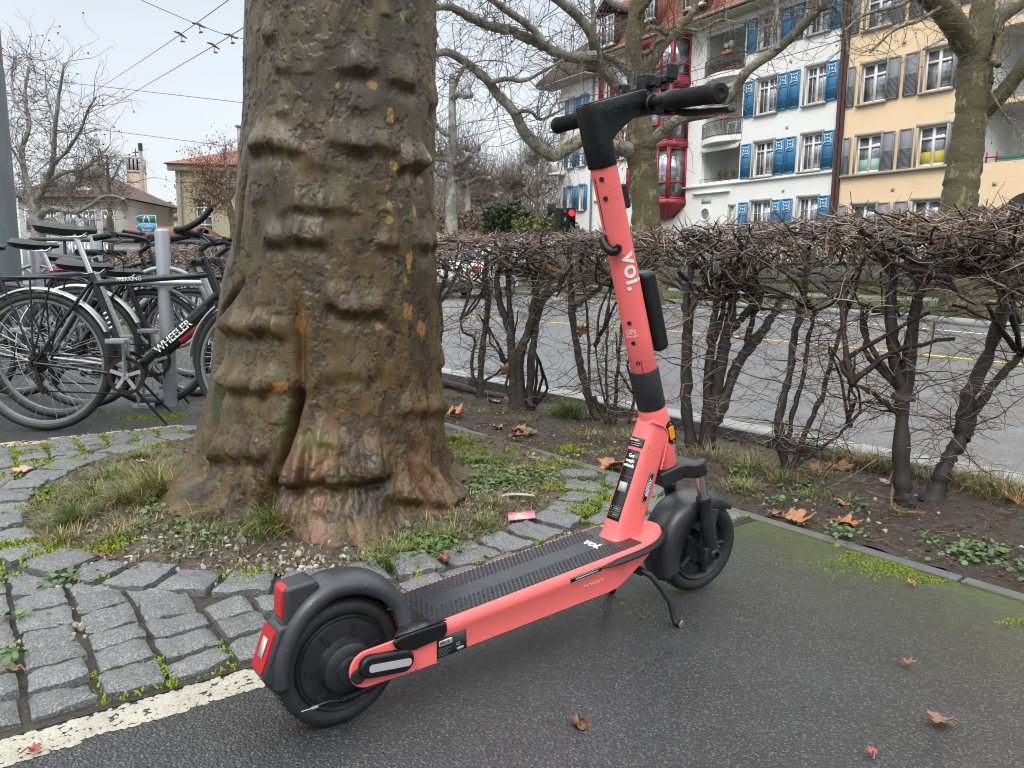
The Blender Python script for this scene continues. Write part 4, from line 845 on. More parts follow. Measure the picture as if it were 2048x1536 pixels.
# ---- phone holder on the clamp
ph = MB(); ph.prism(rrect(.028, .024, .005, 3), (.716, .004, 1.148), (1, 0, 0), (0, 1, 0), (0, 0, 1), 0, .050); ph.box((.716, .004, 1.190), (.025, .034, .032))
ph.tube([(.716, .072, 1.178), (.716, -.075, 1.186)], .0060, 8); ph.box((.716, -.045, 1.185), (.017, .018, .022))
ph.box((.716, .072, 1.184), (.020, .010, .026)); ph.tube(spline([(.716, .070, 1.174), (.716, .084, 1.176), (.716, .091, 1.190), (.716, .085, 1.200)], 4), .0065, 8)
ph.box((.716, -.079, 1.200), (.024, .011, .030)); ph.box((.716, -.068, 1.187), (.018, .022, .014)); ph.lathe([(.007, 0), (.0075, .010), (.003, .011)], (.716, -.057, 1.176), (0, 0, -1), 12)
sadd(ph, 'phone_holder', M_BLK, bevel=.003, seg=2, smooth=40)
# ---- fork, wheel, fender (all steered)
SL = Vector((-.22, 0, 1)).normalized()
FA = Vector((.957, 0, RW + .008))                                                # front axle
ck = MB(); ck.prism([(-.030, -.052), (-.012, -.060), (.075, -.096), (.105, -.096), (.112, -.080), (.112, -.056), (.060, -.040), (.050, 0), (.060, .040), (.112, .056), (.112, .080), (.105, .096), (.075, .096), (-.012, .060), (-.030, .052)][0:0] + [(-.040, -.040), (.020, -.046), (.036, -.074), (.058, -.080), (.070, -.072), (.076, -.060), (.056, -.046), (.050, .0), (.056, .046), (.076, .060), (.070, .072), (.058, .080), (.036, .074), (.020, .046), (-.040, .040)], axp(.337) - AX * .004, FX, (0, 1, 0), AX, -.022, .014)
CRN = sadd(ck, 'fork_crown', M_ALU, bevel=.004, seg=2, smooth=40)
k = MB(); k.lathe([(.030, -.005), (.036, 0), (.036, .010), (.032, .014)], axp(.337) - AX * .002, AX, 32); sadd(k, 'bearing_cap', M_ALU, CRN, smooth=40)
for s in (-1, 1):
    T0 = axp(.337) + FX * .054 + Vector((0, s * .0615, 0)) - AX * .015; B0 = FA + Vector((0, s * .0625, 0)); dd = (B0 - T0)
    k = MB(); k.tube([T0 + AX * .008, T0 + dd * .42], .0125, 18); sadd(k, 'fork_tube', M_CHR, CRN, smooth=40)
    k = MB(); k.tube([T0 + dd * .30, T0 + dd * .32, T0 + dd * .36, T0 + dd * .38, T0 + dd * .55, T0 + dd * .60, T0 + dd * .84, T0 + dd * .97], [.0155, .0178, .0178, .016, .0150, .0168, .0172, .015], 18); k.box(B0 + Vector((-.005, 0, .0)), (.050, .020, .036)); k.lathe([(.014, 0), (.014, .006), (.007, .008)], B0 + Vector((0, s * .010, 0)), (0, s, 0), 16); sadd(k, 'fork_leg', M_ALU, CRN, smooth=40, bevel=.003)
FW = thing('front_wheel', None, None, (0, 0, 0)); FW.parent = SC_; FW.matrix_local = TH @ Matrix.Translation(FA)
b = MB(); b.lathe([(RW - .030, -.022), (RW - .024, -.029), (RW - .012, -.0305), (RW - .004, -.024), (RW - .0005, -.012), (RW, 0), (RW - .0005, .012), (RW - .004, .024), (RW - .012, .0305), (RW - .024, .029), (RW - .030, .022)], ax=(0, 1, 0), n=72)
for k_ in range(60):
    a0 = 2 * pi * k_ / 60
    for s in (-1, 1): b.tube([(rr_ * cos(a0 + da), s * y, rr_ * sin(a0 + da)) for da, y, rr_ in ((0, .004, RW + .0012), (.03, .012, RW + .0008), (.065, .021, RW - .0020))], .0016, 4)
add(b, 'tyre', M_RUB, FW, smooth=50)
b = MB(); b.lathe([(RW - .030, -.023), (RW - .034, -.028), (RW - .040, -.024), (RW - .044, -.012), (.045, -.010), (.040, -.020), (.018, -.026), (.014, -.055), (.001, -.056)], ax=(0, 1, 0), n=56); b.lathe([(RW - .030, .023), (RW - .034, .028), (RW - .040, .024), (RW - .044, .012), (.045, .010), (.040, .020), (.018, .026), (.014, .055), (.001, .056)], ax=(0, 1, 0), n=56)
for k_ in range(5):
    a = 2 * pi * k_ / 5
    for s in (-1, 1): b.tube([(.038 * cos(a), s * .018, .038 * sin(a)), (.074 * cos(a), s * .021, .074 * sin(a))], [.008, .006], 6); b.lathe([(.004, 0), (.004, .004)], (.062 * cos(a + .6), s * .012, .062 * sin(a + .6)), (0, s, 0), 8, caps=True)
add(b, 'rim', M_ALU, FW, smooth=40)
f = MB(); f.loft(fender((FA.x, FA.z), lambda a: .137 + .010 * np.interp(a, [40, 90, 130, 200], [0, .4, 1, .3]), lambda a: np.interp(a, [42, 80, 130, 170, 206], [.030, .042, .047, .047, .042]), 48, 208, lambda a: np.interp(a, [42, 80, 110, 150, 206], [.014, .045, .055, .062, .050]), 46, 13, .016), close=False, caps=False)
FF = sadd(f, 'front_fender', M_DGREY, smooth=60, solid=.004)
for s in (-1, 1):                                                              # fender side arms bolted to the axle
    k = MB(); side(k, [(-.075, .085), (-.030, .112), (.030, .100), (.022, .050), (.030, .0), (.012, -.022), (-.012, -.022), (-.022, .010), (-.020, .045), (-.050, .065)], s * .041, s * .046); k.xf(Matrix.Translation(FA)); sadd(k, 'fender_arm', M_DGREY, FF, bevel=.002, smooth=40)
    for (x, z) in ((.004, -.004), (.0, .038)):
        k = MB(); k.lathe([(.0065, 0), (.0065, .004), (.004, .005), (.0035, .002), (.0005, .002)], FA + Vector((x - .006, s * .0465, z)), (0, s, 0), 12); sadd(k, 'bolt', M_STL, FF, smooth=40)
# amber side reflectors
for s in (-1, 1):
    p = axp(.425) + FX * .012 + Vector((0, s * .0325, 0)); k = MB(); k.prism(rrect(.056, .027, .0145, 7), p, AX, FX, (0, s, 0), -.004, .0028); rf = add(k, 'side_reflector', M_BLK, smooth=30, bevel=.0015)
    k = MB(); k.prism(rrect(.032, .017, .003, 3), p, AX, FX, (0, s, 0), .0025, .0052); add(k, 'lens', M_AMB, rf, smooth=30, bevel=.001)
    for q in (-.022, .022): k = MB(); k.lathe([(.0035, .0025), (.0035, .0045), (.001, .005)], p + AX * q, (0, s, 0), 10); add(k, 'screw', M_STL, rf, smooth=30)
# ---- double kickstand
k = MB(); k.tube([(.722, -.052, .120), (.722, .052, .120)], .010, 12); k.box((.724, 0, .140), (.04, .05, .05))
k.tube(spline([(.722, -.050, .122), (.738, -.070, .108), (.765, -.098, .055), (.771, -.111, .012), (.775, -.127, .008)], 6), [.0070] * 24 + [.0075], 12)
k.tube(spline([(.722, .050, .122), (.738, .066, .108), (.765, .080, .055), (.771, .088, .012), (.775, .102, .008)], 6), [.0070] * 24 + [.0075], 12); add(k, 'kickstand', M_ALU, smooth=50)
k = MB(); k.lathe([(.009, 0), (.0085, .003), (.0, .003)], (.775, -.127, .0085), (.1, -1, -.2), 12, caps=True); add(k, 'stand_tip', flat('worn_tip', (.20, .16, .13), .8), smooth=40)
# ---- stickers and lettering
def sideM(x, z, y=-.0845, rot=0): return Matrix.Translation((x, y, z)) @ Matrix.Rotation(rot, 4, 'Y') @ Matrix(((1, 0, 0, 0), (0, 0, -1, 0), (0, 1, 0, 0), (0, 0, 0, 1)))
TL = radians(-2.6)
def plate(name, x, z, w, h, mat, y, rot=TL, r=.002, parent=None, t=.0008):
    k = MB(); k.prism(rrect(w, h, r, 3), (0, 0, 0), (1, 0, 0), (0, 0, 1), (0, -1, 0), -.0006, t); k.xf(Matrix.Translation((x, y, z)) @ Matrix.Rotation(rot, 4, 'Y')); return add(k, name, mat, parent or DECK, smooth=0)
YS = -.0792
pl = plate('rating_label', .190, .117, .064, .038, M_STK, YS - .0004)
plate('barcode', .176, .125, .028, .0105, M_WHT, YS - .0014, parent=pl)
k = MB(); xx = -.0125; rb = random.Random(3)
while xx < .0125: wb = rb.uniform(.0003, .0011); k.box((xx, 0, .0008), (wb, .0004, .0066)); xx += wb + rb.uniform(.0004, .001)
k.xf(Matrix.Translation((.176, YS - .0024, .125)) @ Matrix.Rotation(TL, 4, 'Y')); add(k, 'barcode_lines', M_STK, pl, smooth=0)
plate('pill_mark', .2085, .1045, .0155, .0052, M_GRYP, YS - .0014, parent=pl, r=.0024)
lettering('CE', .0075, M_GRYP, sideM(.2035, .1135, YS - .0013, TL), 'lettering', pl)
k = MB()
for i_ in range(6): k.box((.176 - .002 * (i_ % 3), YS - .0013, .1135 - i_ * .0026), (.030 - .004 * (i_ % 3), .0003, .0007))
add(k, 'print_lines', flat('faint_print', (.10, .10, .10), .5), pl, smooth=0)
pl = plate('serial_badge', .520, .172, .088, .0105, M_STK, -.0826, radians(-4), .0015)
k = MB()
for q in (.0045, -.0045): k.box((0, -.0010, q), (.086, .0004, .0008))
k.box((0, -.001, 0), (.062, .0004, .0030)); k.xf(Matrix.Translation((.520, -.0838, .172)) @ Matrix.Rotation(radians(-4), 4, 'Y')); add(k, 'badge_print', M_GRYP, pl, smooth=0)
lettering('P1CT0CA5D0Y0', .0078, flat('pale_print', (.70, .42, .38), .5), sideM(.545, .146, -.0795, radians(-3)), 'lettering', DECK)
DM = Matrix.Translation((.612, -.004, ztop(.612) + .0021)) @ Matrix.Rotation(radians(-3.6), 4, 'Y') @ Matrix.Rotation(radians(-90), 4, 'Z')
lettering('voi.', .034, M_WHT, DM @ Matrix.Translation((0, 0, 0)), 'deck_lettering', MAT_, off=.0011)
def wrapstem(s0, ang, r, up=False):
    def f(p):
        a = ang - p.y / r; q = SP0 + AX * (s0 - p.x) + (FX * cos(a) + PX * sin(a)) * (r + .0004 + p.z); return TH @ q
    return f
lettering('voi.', .055, M_WHT, Matrix(), 'stem_lettering', STEM, wrap=wrapstem(.232, 1.62, .0296), off=.0012, spacing=1.05)
def wrap_h(s0, ang, r):
    def f(p):
        a = ang - p.x / r; q = SP0 + AX * (s0 + p.y) + (FX * cos(a) + PX * sin(a)) * (r + .0004 + p.z); return TH @ q
    return f
M_PPK = flat('pale_pink_print', (.80, .62, .58), .5)
lettering('GPS', .0145, M_PPK, Matrix(), 'stem_lettering', STEM, wrap=wrap_h(.098, 2.62, .0297), spacing=1.0); lettering('TRACKED', .0068, M_PPK, Matrix(), 'stem_lettering', STEM, wrap=wrap_h(.088, 2.62, .0297))
# neck stickers: on the flat side and the rear face
NU = (Vector((.780, 0, .400)) - Vector((.710, 0, .225))).normalized(); NV = Vector((NU.z, 0, -NU.x))     # along / across the neck side
YN = -.0302; BC = Vector((.755, YN, .308))
k = MB(); k.prism(rrect(.074, .0165, .0082, 8), BC, NU, NV, (0, -1, 0), -.0002, .0008); sg = add(k, 'oval_badge', M_STK, NECK, smooth=0)
k = MB(); q = rrect(.071, .0140, .0069, 8); q2 = rrect(.069, .0126, .0062, 8); nn_ = len(q)
k.add([(BC + Vector((0, -.0009, 0))) + NU * a + NV * b for a, b in q + q2], [(i_, (i_ + 1) % nn_, nn_ + (i_ + 1) % nn_, nn_ + i_) for i_ in range(nn_)]); add(k, 'badge_rim', M_WHT, sg, smooth=0)
def neckM(c, U, Vv, Nn): 
    m_ = Matrix((U, Vv, Nn)).transposed().to_4x4(); m_.translation = c; return m_
lettering('SEGWAY', .0105, M_WHT, neckM((BC + Vector((0, -.0010, 0))) + NV * .0014, NU, -NV, Vector((0, -1, 0))), 'lettering', sg, off=.0003); lettering('POWERED BY', .0032, M_WHT, neckM((BC + Vector((0, -.0010, 0))) - NV * .0045, NU, -NV, Vector((0, -1, 0))), 'lettering', sg)
RU = NU; RN = Vector((-NU.z, 0, NU.x))                                           # rear face of the neck
RV = Vector((0, -1, 0)); RUF = Vector((.95, 0, -.30))
def rear(a):
    z = .327 + a * NU.z; zs = [.178, .187, .197, .225, .315, .400, .450]
    cx_ = np.interp(z, zs, [.700, .701, .703, .711, .748, .780, .800]); ha = np.interp(z, zs, [.050, .045, .0415, .0395, .0385, .037, .034])
    return Vector((cx_, 0, z)) - RUF * (ha * .998)
def rp(a, b, h=.001): return rear(a) + RV * b + RN * h
def rstrip(a0, a1, b0, b1, h):
    k = MB(); k.loft([[rp(a, b0, -.002), rp(a, b0, h), rp(a, b1, h), rp(a, b1, -.002)] for a in np.linspace(a0, a1, 9)]); return k
k = rstrip(-.108, .058, -.0185, .0185, .0012); stk = add(k, 'neck_sticker', M_STK, NECK, smooth=0)
k = rstrip(.066, .088, -.020, .021, .0013); stk2 = add(k, 'contact_sticker', M_STK, NECK, smooth=0)
rmx = lambda a, b=0: neckM(rp(a, b, .0018), RV, RU, RN)
for i_, tx in enumerate(('Get', 'magic', 'wheels')): lettering(tx, .0115, M_WHT, rmx(.044 - i_ * .0115, -.001), 'lettering', stk, off=.0003)
lettering('Kontakt:', .008, M_WHT, rmx(.082, -.006), 'lettering', stk2); k = MB()
for i_ in range(2): k.prism([(-.001, -.016), (.0006, -.016), (.0006, .018 - .006 * i_), (-.001, .018 - .006 * i_)], rp(.075 - .005 * i_, 0, .0014), RU, RV, RN, 0, .0004)
add(k, 'print_lines', M_GRYP, stk2, smooth=0)
k = MB(); k.prism([(-.016, -.019), (-.0145, -.019), (-.0145, .019), (-.016, .019)], rp(.010, 0, .0016), RU, RV, RN, 0, .0004); add(k, 'red_stripe', flat('sticker_red', (.30, .02, .03), .4), stk, smooth=0)
k = MB(); k.prism(rrect(.022, .024, .001, 1), rp(-.030, 0, .0016), RU, RV, RN, 0, .0004); add(k, 'white_panel', flat('worn_white_panel', (.42, .42, .42), .5, var=.4, vs=90), stk, smooth=0)
k = MB()
for q in (-.082, -.096):
    for (a, b, c_, d_) in ((-.0048, -.014, -.0042, .014), (.0042, -.014, .0048, .014), (-.0048, -.014, .0048, -.0134), (-.0048, .0134, .0048, .014)): k.prism([(a, b), (c_, b), (c_, d_), (a, d_)], rp(q, 0, .0016), RU, RV, RN, 0, .0004)
    k.prism([(-.001, -.006), (.001, -.006), (.001, .010), (-.001, .010)], rp(q, 0, .0016), RU, RV, RN, 0, .0004)
add(k, 'app_marks', M_GRYP, stk, smooth=0)
# ================================================================ hedge: multi-stemmed clipped shrubs along the kerb
M_BARK1 = flat('dark_wet_stem', (.026, .020, .016), .62, var=.5, vs=30, bump=.6, bs=130)
M_TWIG = blade_mat('clipped_twig', (.070, .050, .040), (.36, .28, .225), .7)
M_TWD = blade_mat('dark_twig', (.016, .012, .010), (.05, .036, .028), .65)
rh = np.random.RandomState(77)
HN, HD_ = E_N, E_D
def twigs(mb, P0, d, L, R, m, k=5, wig=.25):
    N = len(P0); t = np.linspace(0, 1, k); P = np.zeros((N, k, 3)); P[:, 0] = P0; cur = d / (np.linalg.norm(d, axis=1, keepdims=True) + 1e-9)
    for i in range(1, k):
        cur = cur + rh.normal(0, wig, (N, 3)); cur /= np.linalg.norm(cur, axis=1, keepdims=True) + 1e-9
        P[:, i] = P[:, i - 1] + cur * (L / (k - 1))[:, None]
    mb.batch(P, R[:, None] * (1 - .55 * t)[None, :], 4, m); return P
HSH = []
def shrub(label, base, stems, r0, nt=620, top=(.60, .985), along=.36, across=.20, far=False, mid=26, centre=None):
    b = gp(*base) if len(base) == 2 else Vector(base); mid = int(mid * 1.7); root = thing('hedge_shrub', label, 'shrub', (b.x, b.y, 0), 0, 'clipped hedge shrubs along the kerb'); HSH.append(root)
    D = (b - _C).dot(_F); S = MB(); tops = []; mids = []
    for st in stems:
        rr = r0 * .86 * st[1]; P = []
        for i, q in enumerate(st[0]):
            p = at(q[0], q[1], D) if len(q) == 2 else Vector(q)
            P.append(p)
        P = [Vector(q) for q in spline(P, 6)]; n = len(P)
        P = [p + Vector(rh.normal(0, .0022, 3)) for p in P]
        S.tube(P, [rr * (1 - .42 * i / n) * (1 + .12 * rh.normal()) * (1.35 if i < 2 and st[0][0][1] > 780 else 1) for i in range(n)], 9)
        tops.append(P[-1]); mids += [q for q in P[n // 4:] if q.z < .8]
    c = Vector(b) if centre is None else Vector(centre)
    S.xf(Matrix.Translation((-b.x, -b.y, 0))); S.build('stems', M_BARK1, root, smooth=60)
    T = MB()
    def boxpts(n, z0, z1):
        u = rh.uniform(-along, along, n); w = np.clip(rh.normal(0, across * .55, n), -across, across); z = z0 + (z1 - z0) * rh.beta(2.4, .95, n)
        return np.stack([c.x + HD_.x * u + HN.x * w, c.y + HD_.y * u + HN.y * w, z], 1)
    # knobbly secondary branches from the stem tops into the clipped zone
    for tp in tops:
        for _ in range(4 if not far else 2):
            q = Vector(boxpts(1, top[0] + .05, top[1] - .03)[0]); q = tp + (q - tp) * min(1, .34 / max(.01, (q - tp).length)); m_ = tp.lerp(q, .5) + Vector(rh.normal(0, .035, 3))
            pp = spline([tp, m_, q], 4); T.tube([Vector(x) + Vector(rh.normal(0, .004, 3)) for x in pp], [r0 * .32 * (1 - .55 * i / len(pp)) for i in range(len(pp))], 6, m=1)
    n = int(nt * .42); P0 = boxpts(n, top[0], top[1] - .02); ang = rh.uniform(0, 6.28, n); el = rh.normal(.25, .55, n); d = np.stack([np.cos(ang) * np.cos(el), np.sin(ang) * np.cos(el), np.sin(el)], 1)
    L = rh.uniform(.05, .17, n); end = P0[:, 2] + d[:, 2] * L; d[:, 2] = np.where(end > top[1] + .015, -.2 * np.abs(d[:, 2]), d[:, 2])
    k_ = rh.rand(n) < .26
    twigs(T, P0[k_], d[k_], L[k_] * 1.25, rh.uniform(.0028, .0062, k_.sum()) * (1.3 if far else 1), 1, 5, .28); twigs(T, P0[~k_], d[~k_], L[~k_], rh.uniform(.0011, .0028, (~k_).sum()) * (1.9 if far else 1), 0, 5, .32)
    n = int(nt * .42); P0 = boxpts(n, top[1] - .12, top[1]); ang = rh.uniform(0, 6.28, n); d = np.stack([np.cos(ang) * .8, np.sin(ang) * .8, rh.uniform(-.15, .6, n)], 1); twigs(T, P0, d, rh.uniform(.03, .085, n), rh.uniform(.0013, .0036, n) * (1.7 if far else 1), 0, 4, .2)
    if mid and mids:
        n = mid; P0 = np.array([mids[rh.randint(len(mids))] for _ in range(n)]); ang = rh.uniform(0, 6.28, n); d = np.stack([np.cos(ang), np.sin(ang), rh.normal(.12, .35, n)], 1); Pm = twigs(T, P0, d, rh.uniform(.10, .40, n), rh.uniform(.0012, .0030, n), 1, 8, .20)
        Q = Pm[:, 1:8].reshape(-1, 3); n = len(Q); ang = rh.uniform(0, 6.28, n); d = np.stack([np.cos(ang), np.sin(ang), rh.normal(.2, .4, n)], 1); twigs(T, Q, d, rh.uniform(.05, .20, n), rh.uniform(.0008, .0016, n), 0, 6, .3)
    T.xf(Matrix.Translation((-b.x, -b.y, 0))); T.build('twigs', [M_TWIG, M_TWD], root, smooth=0)
    return root
shrub('hedge shrub just right of the big trunk, half hidden by its edge', (878, 772), [([(877, 775), (874, 711), (883, 654), (879, 595), (894, 560)], 1.0), ([(879, 640), (879, 607), (913, 579), (972, 573)], .7)], .026, 560, mid=30)
shrub('slim hedge shrub with one dark stem and a low left fork, beside the big trunk', (960, 805), [([(960, 805), (963, 733), (969, 670), (977, 595), (969, 545), (975, 523)], 1.0), ([(959, 790), (957, 776), (943, 733), (949, 679), (926, 664), (921, 639)], .55), ([(960, 780), (966, 764), (991, 748), (1013, 729)], .5)], .027, 560, mid=34)
shrub('bushy hedge shrub with five dark stems rising from one thick foot', (1042, 820), [([(1030, 820), (1026, 717), (1016, 657), (997, 595), (994, 545)], .9), ([(1042, 820), (1037, 732), (1047, 686), (1060, 657), (1072, 595), (1069, 554)], 1.1), ([(1060, 812), (1061, 748), (1066, 692), (1075, 639), (1085, 601), (1104, 554)], .8), ([(1072, 640), (1076, 614), (1119, 570), (1138, 545)], .62), ([(1036, 800), (1027, 733), (1019, 607), (1016, 545)], .7), ([(1040, 822), (1052, 815), (1062, 820)], .8)], .036, 640, mid=40)
shrub('hedge shrub with a leaning dark stem forking right, behind the scooter stem', (1191, 840), [([(1191, 840), (1172, 773), (1157, 711), (1144, 620), (1141, 551), (1137, 482)], 1.0), ([(1147, 622), (1151, 611), (1185, 589), (1219, 554)], .75), ([(1186, 810), (1179, 779), (1177, 670), (1169, 576), (1160, 523)], .42)], .027, 600, mid=40)
shrub('thin hedge shrub of wiry shoots with a bow-shaped low branch behind the scooter', (1220, 856), [([(1219, 858), (1216, 839), (1213, 733), (1216, 639), (1222, 576)], .42), ([(1185, 792), (1204, 829), (1222, 856), (1250, 853), (1262, 834), (1270, 790)], .62), ([(1226, 856), (1236, 740), (1246, 640), (1262, 560)], .45), ([(1222, 850), (1200, 760), (1190, 690)], .3)], .025, 520, mid=40)
shrub('stout hedge shrub with four dark stems fanning out, right of the scooter', (1408, 902), [([(1395, 898), (1381, 884), (1372, 789), (1374, 687), (1383, 613), (1405, 589)], 1.0), ([(1374, 690), (1376, 666), (1372, 603), (1386, 511), (1367, 462)], .72), ([(1410, 900), (1409, 880), (1416, 771), (1423, 680), (1430, 624), (1434, 596)], .85), ([(1414, 895), (1416, 877), (1437, 754), (1451, 680), (1462, 631), (1465, 585), (1469, 536)], 1.0), ([(1454, 672), (1458, 663), (1483, 638), (1506, 606), (1518, 571)], .7), ([(1412, 890), (1416, 866), (1448, 800), (1476, 726), (1511, 680), (1546, 631), (1567, 589)], .95), ([(1488, 704), (1492, 694), (1504, 638), (1525, 589)], .55), ([(1424, 684), (1440, 650), (1450, 600)], .5)], .036, 760, mid=46)
shrub('hedge shrub of three long slender stems spreading from a narrow foot', (1577, 950), [([(1576, 950), (1571, 930), (1558, 842), (1578, 754), (1592, 659), (1609, 571), (1616, 501)], 1.0), ([(1577, 945), (1572, 919), (1581, 849), (1602, 771), (1616, 687), (1630, 624)], .62), ([(1580, 945), (1588, 930), (1616, 852), (1644, 789), (1666, 712), (1694, 617)], .66), ([(1582, 942), (1592, 933), (1634, 902), (1697, 852)], .45)], .023, 700, mid=44)
shrub('thick hedge shrub with an upright stem that forks halfway up', (1810, 1014), [([(1808, 1014), (1803, 960), (1803, 830), (1805, 787)], 1.0), ([(1804, 800), (1805, 778), (1786, 701), (1782, 593), (1782, 542), (1739, 486)], .74), ([(1806, 800), (1812, 765), (1825, 658), (1838, 572), (1825, 520)], .85), ([(1800, 830), (1790, 821), (1747, 787), (1704, 769)], .34), ([(1836, 580), (1850, 560), (1880, 542), (1940, 550)], .5)], .036, 800, mid=40)
shrub('thick leaning hedge shrub at the right edge of the photo', (1870, 1004), [([(1864, 1004), (1880, 960), (1898, 915), (1923, 872), (1932, 808), (1979, 701), (2009, 615), (2022, 580)], 1.0), ([(2018, 590), (2000, 570), (1962, 550), (1898, 529)], .6), ([(2020, 590), (2022, 570), (2001, 507), (1992, 426)], .62), ([(1926, 875), (1932, 864), (1958, 808), (1996, 756), (2044, 709)], .72), ([(2022, 585), (2050, 520), (2070, 470)], .6)], .037, 850, mid=44, centre=gp(1985, 1060))
shrub('hedge shrub cut by the right frame edge, beyond the leaning one', on_edge(1.35, .42), [([on_edge(1.35, .42), on_edge(1.4, .40) + Vector((0, 0, .4)), on_edge(1.3, .45) + Vector((0, 0, .8))], 1.0)], .03, 800, mid=20)
far_lab = 'clipped brown hedge shrub in the row behind the parked bicycles'
t_ = -2.35; q_ = 0
while t_ > -15:
    p = on_edge(t_, .42); js = [[p, p + Vector((rh.normal(0, .05), rh.normal(0, .05), .4)), p + Vector((rh.normal(0, .12), rh.normal(0, .1), .8))] for _ in range(3)]
    vis = t_ < -4.2
    shrub(far_lab, p, [(j_, .7) for j_ in js], .026, 420 if t_ > -9 else 300, along=.42, across=.26, far=True, mid=0, top=(.25 if vis else .7, 1.0)); t_ -= .72

# ================================================================ leaves and litter
def leaf_mesh(seed, curl, size=.15):
    rs = np.random.RandomState(seed); lob = [(0, 1.0), (52, .86), (-52, .86), (104, .62), (-104, .62)]; A = np.radians(np.arange(-168, 169, 6)); R = np.full(len(A), .46)
    for a, l in lob:
        dd = np.abs(A - radians(a)); R = np.maximum(R, l * np.clip(1 - dd / .62, 0, 1) ** .6)
    R = R * (1 + .10 * rs.normal(size=len(A))); R = R * size * .55
    mb = MB(); rings = []
    for f in (0, .35, .7, 1.0):
        x = np.cos(A) * R * f; y = np.sin(A) * R * f; d = np.hypot(x, y) / size
        z = size * (curl * d ** 2 * 1.6 + .10 * fbm(x * 22 / size * .15, y * 22 / size * .15, seed, 2) * (d > .05) + curl * .5 * (y / size) ** 2 * 2) + .006
        rings.append(np.stack([x, y, z], 1))
    mb.loft(rings, False, False); mb.tube([(0, 0, .006), (-size * .25, .004, .012), (-size * .5, .012, .004)], .0012, 5); return mb
def leaf_mat(name, a, b):
    t = NT(name); v = t.noise(9, 5, .65); c = t.mix(v, a, b); c = t.mix(t.ramp(t.noise(60, 4, .7), [(.5, 0), (.7, .5)]), c, tuple(.5 * q for q in a)); t.bs(Base_Color=c, Roughness=.5); t.bump(t.noise(70, 4, .7), .5, .004); return t.m
LM = [leaf_mat('dead_leaf_orange', (.30, .125, .05), (.46, .21, .10)), leaf_mat('dead_leaf_brown', (.13, .07, .04), (.26, .14, .08)), leaf_mat('dead_leaf_pale', (.42, .24, .17), (.55, .36, .27)), leaf_mat('dead_leaf_green', (.13, .14, .05), (.24, .22, .09)), leaf_mat('dead_leaf_red', (.22, .05, .035), (.34, .10, .06))]
def leaf(label, px, kind, size, curl=.25, rz=None, z=.010, tilt=0.0, pos=None):
    c = gp(px[0], px[1], z) if pos is None else Vector(pos); k = rnd.randint(0, 999); o = leaf_mesh(k, curl, size).build('fallen_leaf', LM[kind], smooth=50, solid=.0008)
    o.location = c; o.rotation_euler = (tilt, tilt * .4, rz if rz is not None else rnd.uniform(0, 6.28)); tag(o, label, 'leaf', 'dead leaves lying about'); return o
leaf('big curled orange leaf against the right foot of the plane tree', (902, 828), 0, .16, .45, z=.03)
leaf('small orange leaf at the trunk edge above the big curled one', (884, 777), 0, .10, .3)
leaf('pale pink leaf lying on soil between two hedge shrubs', (988, 806), 2, .15, .25)
leaf('small orange leaf on the sett edge, left of a bright pair', (1000, 857), 0, .09, .3)
leaf('orange leaf of the pair on the edging by the setts', (1034, 861), 0, .11, .35)
leaf('reddish crumpled leaf below the pair on the edging', (1028, 875), 4, .11, .4)
leaf('greenish brown leaf beside the reddish crumpled one', (1062, 866), 3, .12, .35)
leaf('large tan leaf on the edging left of the scooter neck', (1222, 934), 0, .19, .2, z=.012)
leaf('upright curled orange leaf by the slender stemmed shrub', (1636, 945), 0, .13, .6)
leaf('flat orange leaf on the dry grass right of a curled one', (1676, 940), 0, .15, .3)
leaf('small oval tan leaf on bare soil between two shrubs', (1688, 1008), 0, .085, .2)
leaf('long orange leaf lying along the concrete edging', (1588, 1040), 0, .12, .35)
leaf('small brown leaf at the left end of the edging leaf', (1556, 1031), 1, .08, .4)
leaf('orange leaf on soil just above the concrete edging', (1688, 1047), 0, .10, .25)
leaf('small pale leaf at the foot of the forked thick shrub', (1775, 968), 2, .07, .4)
leaf('orange leaf in dry grass near the right frame edge', (2034, 1010), 0, .10, .4)
leaf('pale orange leaf lying on the kerb stones', (1651, 881), 2, .13, .15, z=.018)
leaf('tan leaf lying on mossy setts at the left', (45, 944), 2, .115, .25, z=.02)
leaf('small brown leaf by the yellow parking line', (95, 894), 1, .05, .3, z=.02)
leaf('pale leaf beside the dark root of the plane tree', (281, 927), 2, .055, .5, z=.03)
leaf('tiny red leaf on a sett below the mossy corner', (196, 1114), 4, .030, .3, z=.02)
leaf('brown leaf stuck in a sett joint at lower left', (32, 1342), 1, .040, .5, z=.01)
leaf('orange leaf on the asphalt between bicycle post and trunk', (391, 779), 0, .12, .15)
leaf('small brown leaf on grass at the near trunk foot', (886, 1119), 4, .035, .3, z=.03)
leaf('long dark brown leaf on the asphalt at lower right', (1886, 1447), 1, .060, .3, z=.003)
leaf('tiny reddish leaf near the bottom edge of the asphalt', (1745, 1510), 4, .026, .2, z=.003)
leaf('curled black leaf on the asphalt right of the kickstand', (1812, 1331), 1, .034, .6, z=.003)
leaf('tiny tan leaf on mossy asphalt below the edging', (1826, 1170), 0, .030, .3, z=.003)
leaf('red brown leaf on the white painted line', (68, 1505), 4, .028, .25, z=.006)
leaf('big russet leaf caught in the hedge top by the right tree', None, 0, .17, .5, pos=at(1862, 478, 2.75), tilt=1.2)
leaf('dark red leaf caught in the hedge top at the right edge', None, 4, .20, .4, pos=at(1995, 495, 2.7), tilt=1.3)
leaf('russet leaf on the hedge top behind the scooter stem', None, 4, .15, .3, pos=at(1290, 470, 3.9), tilt=1.0)
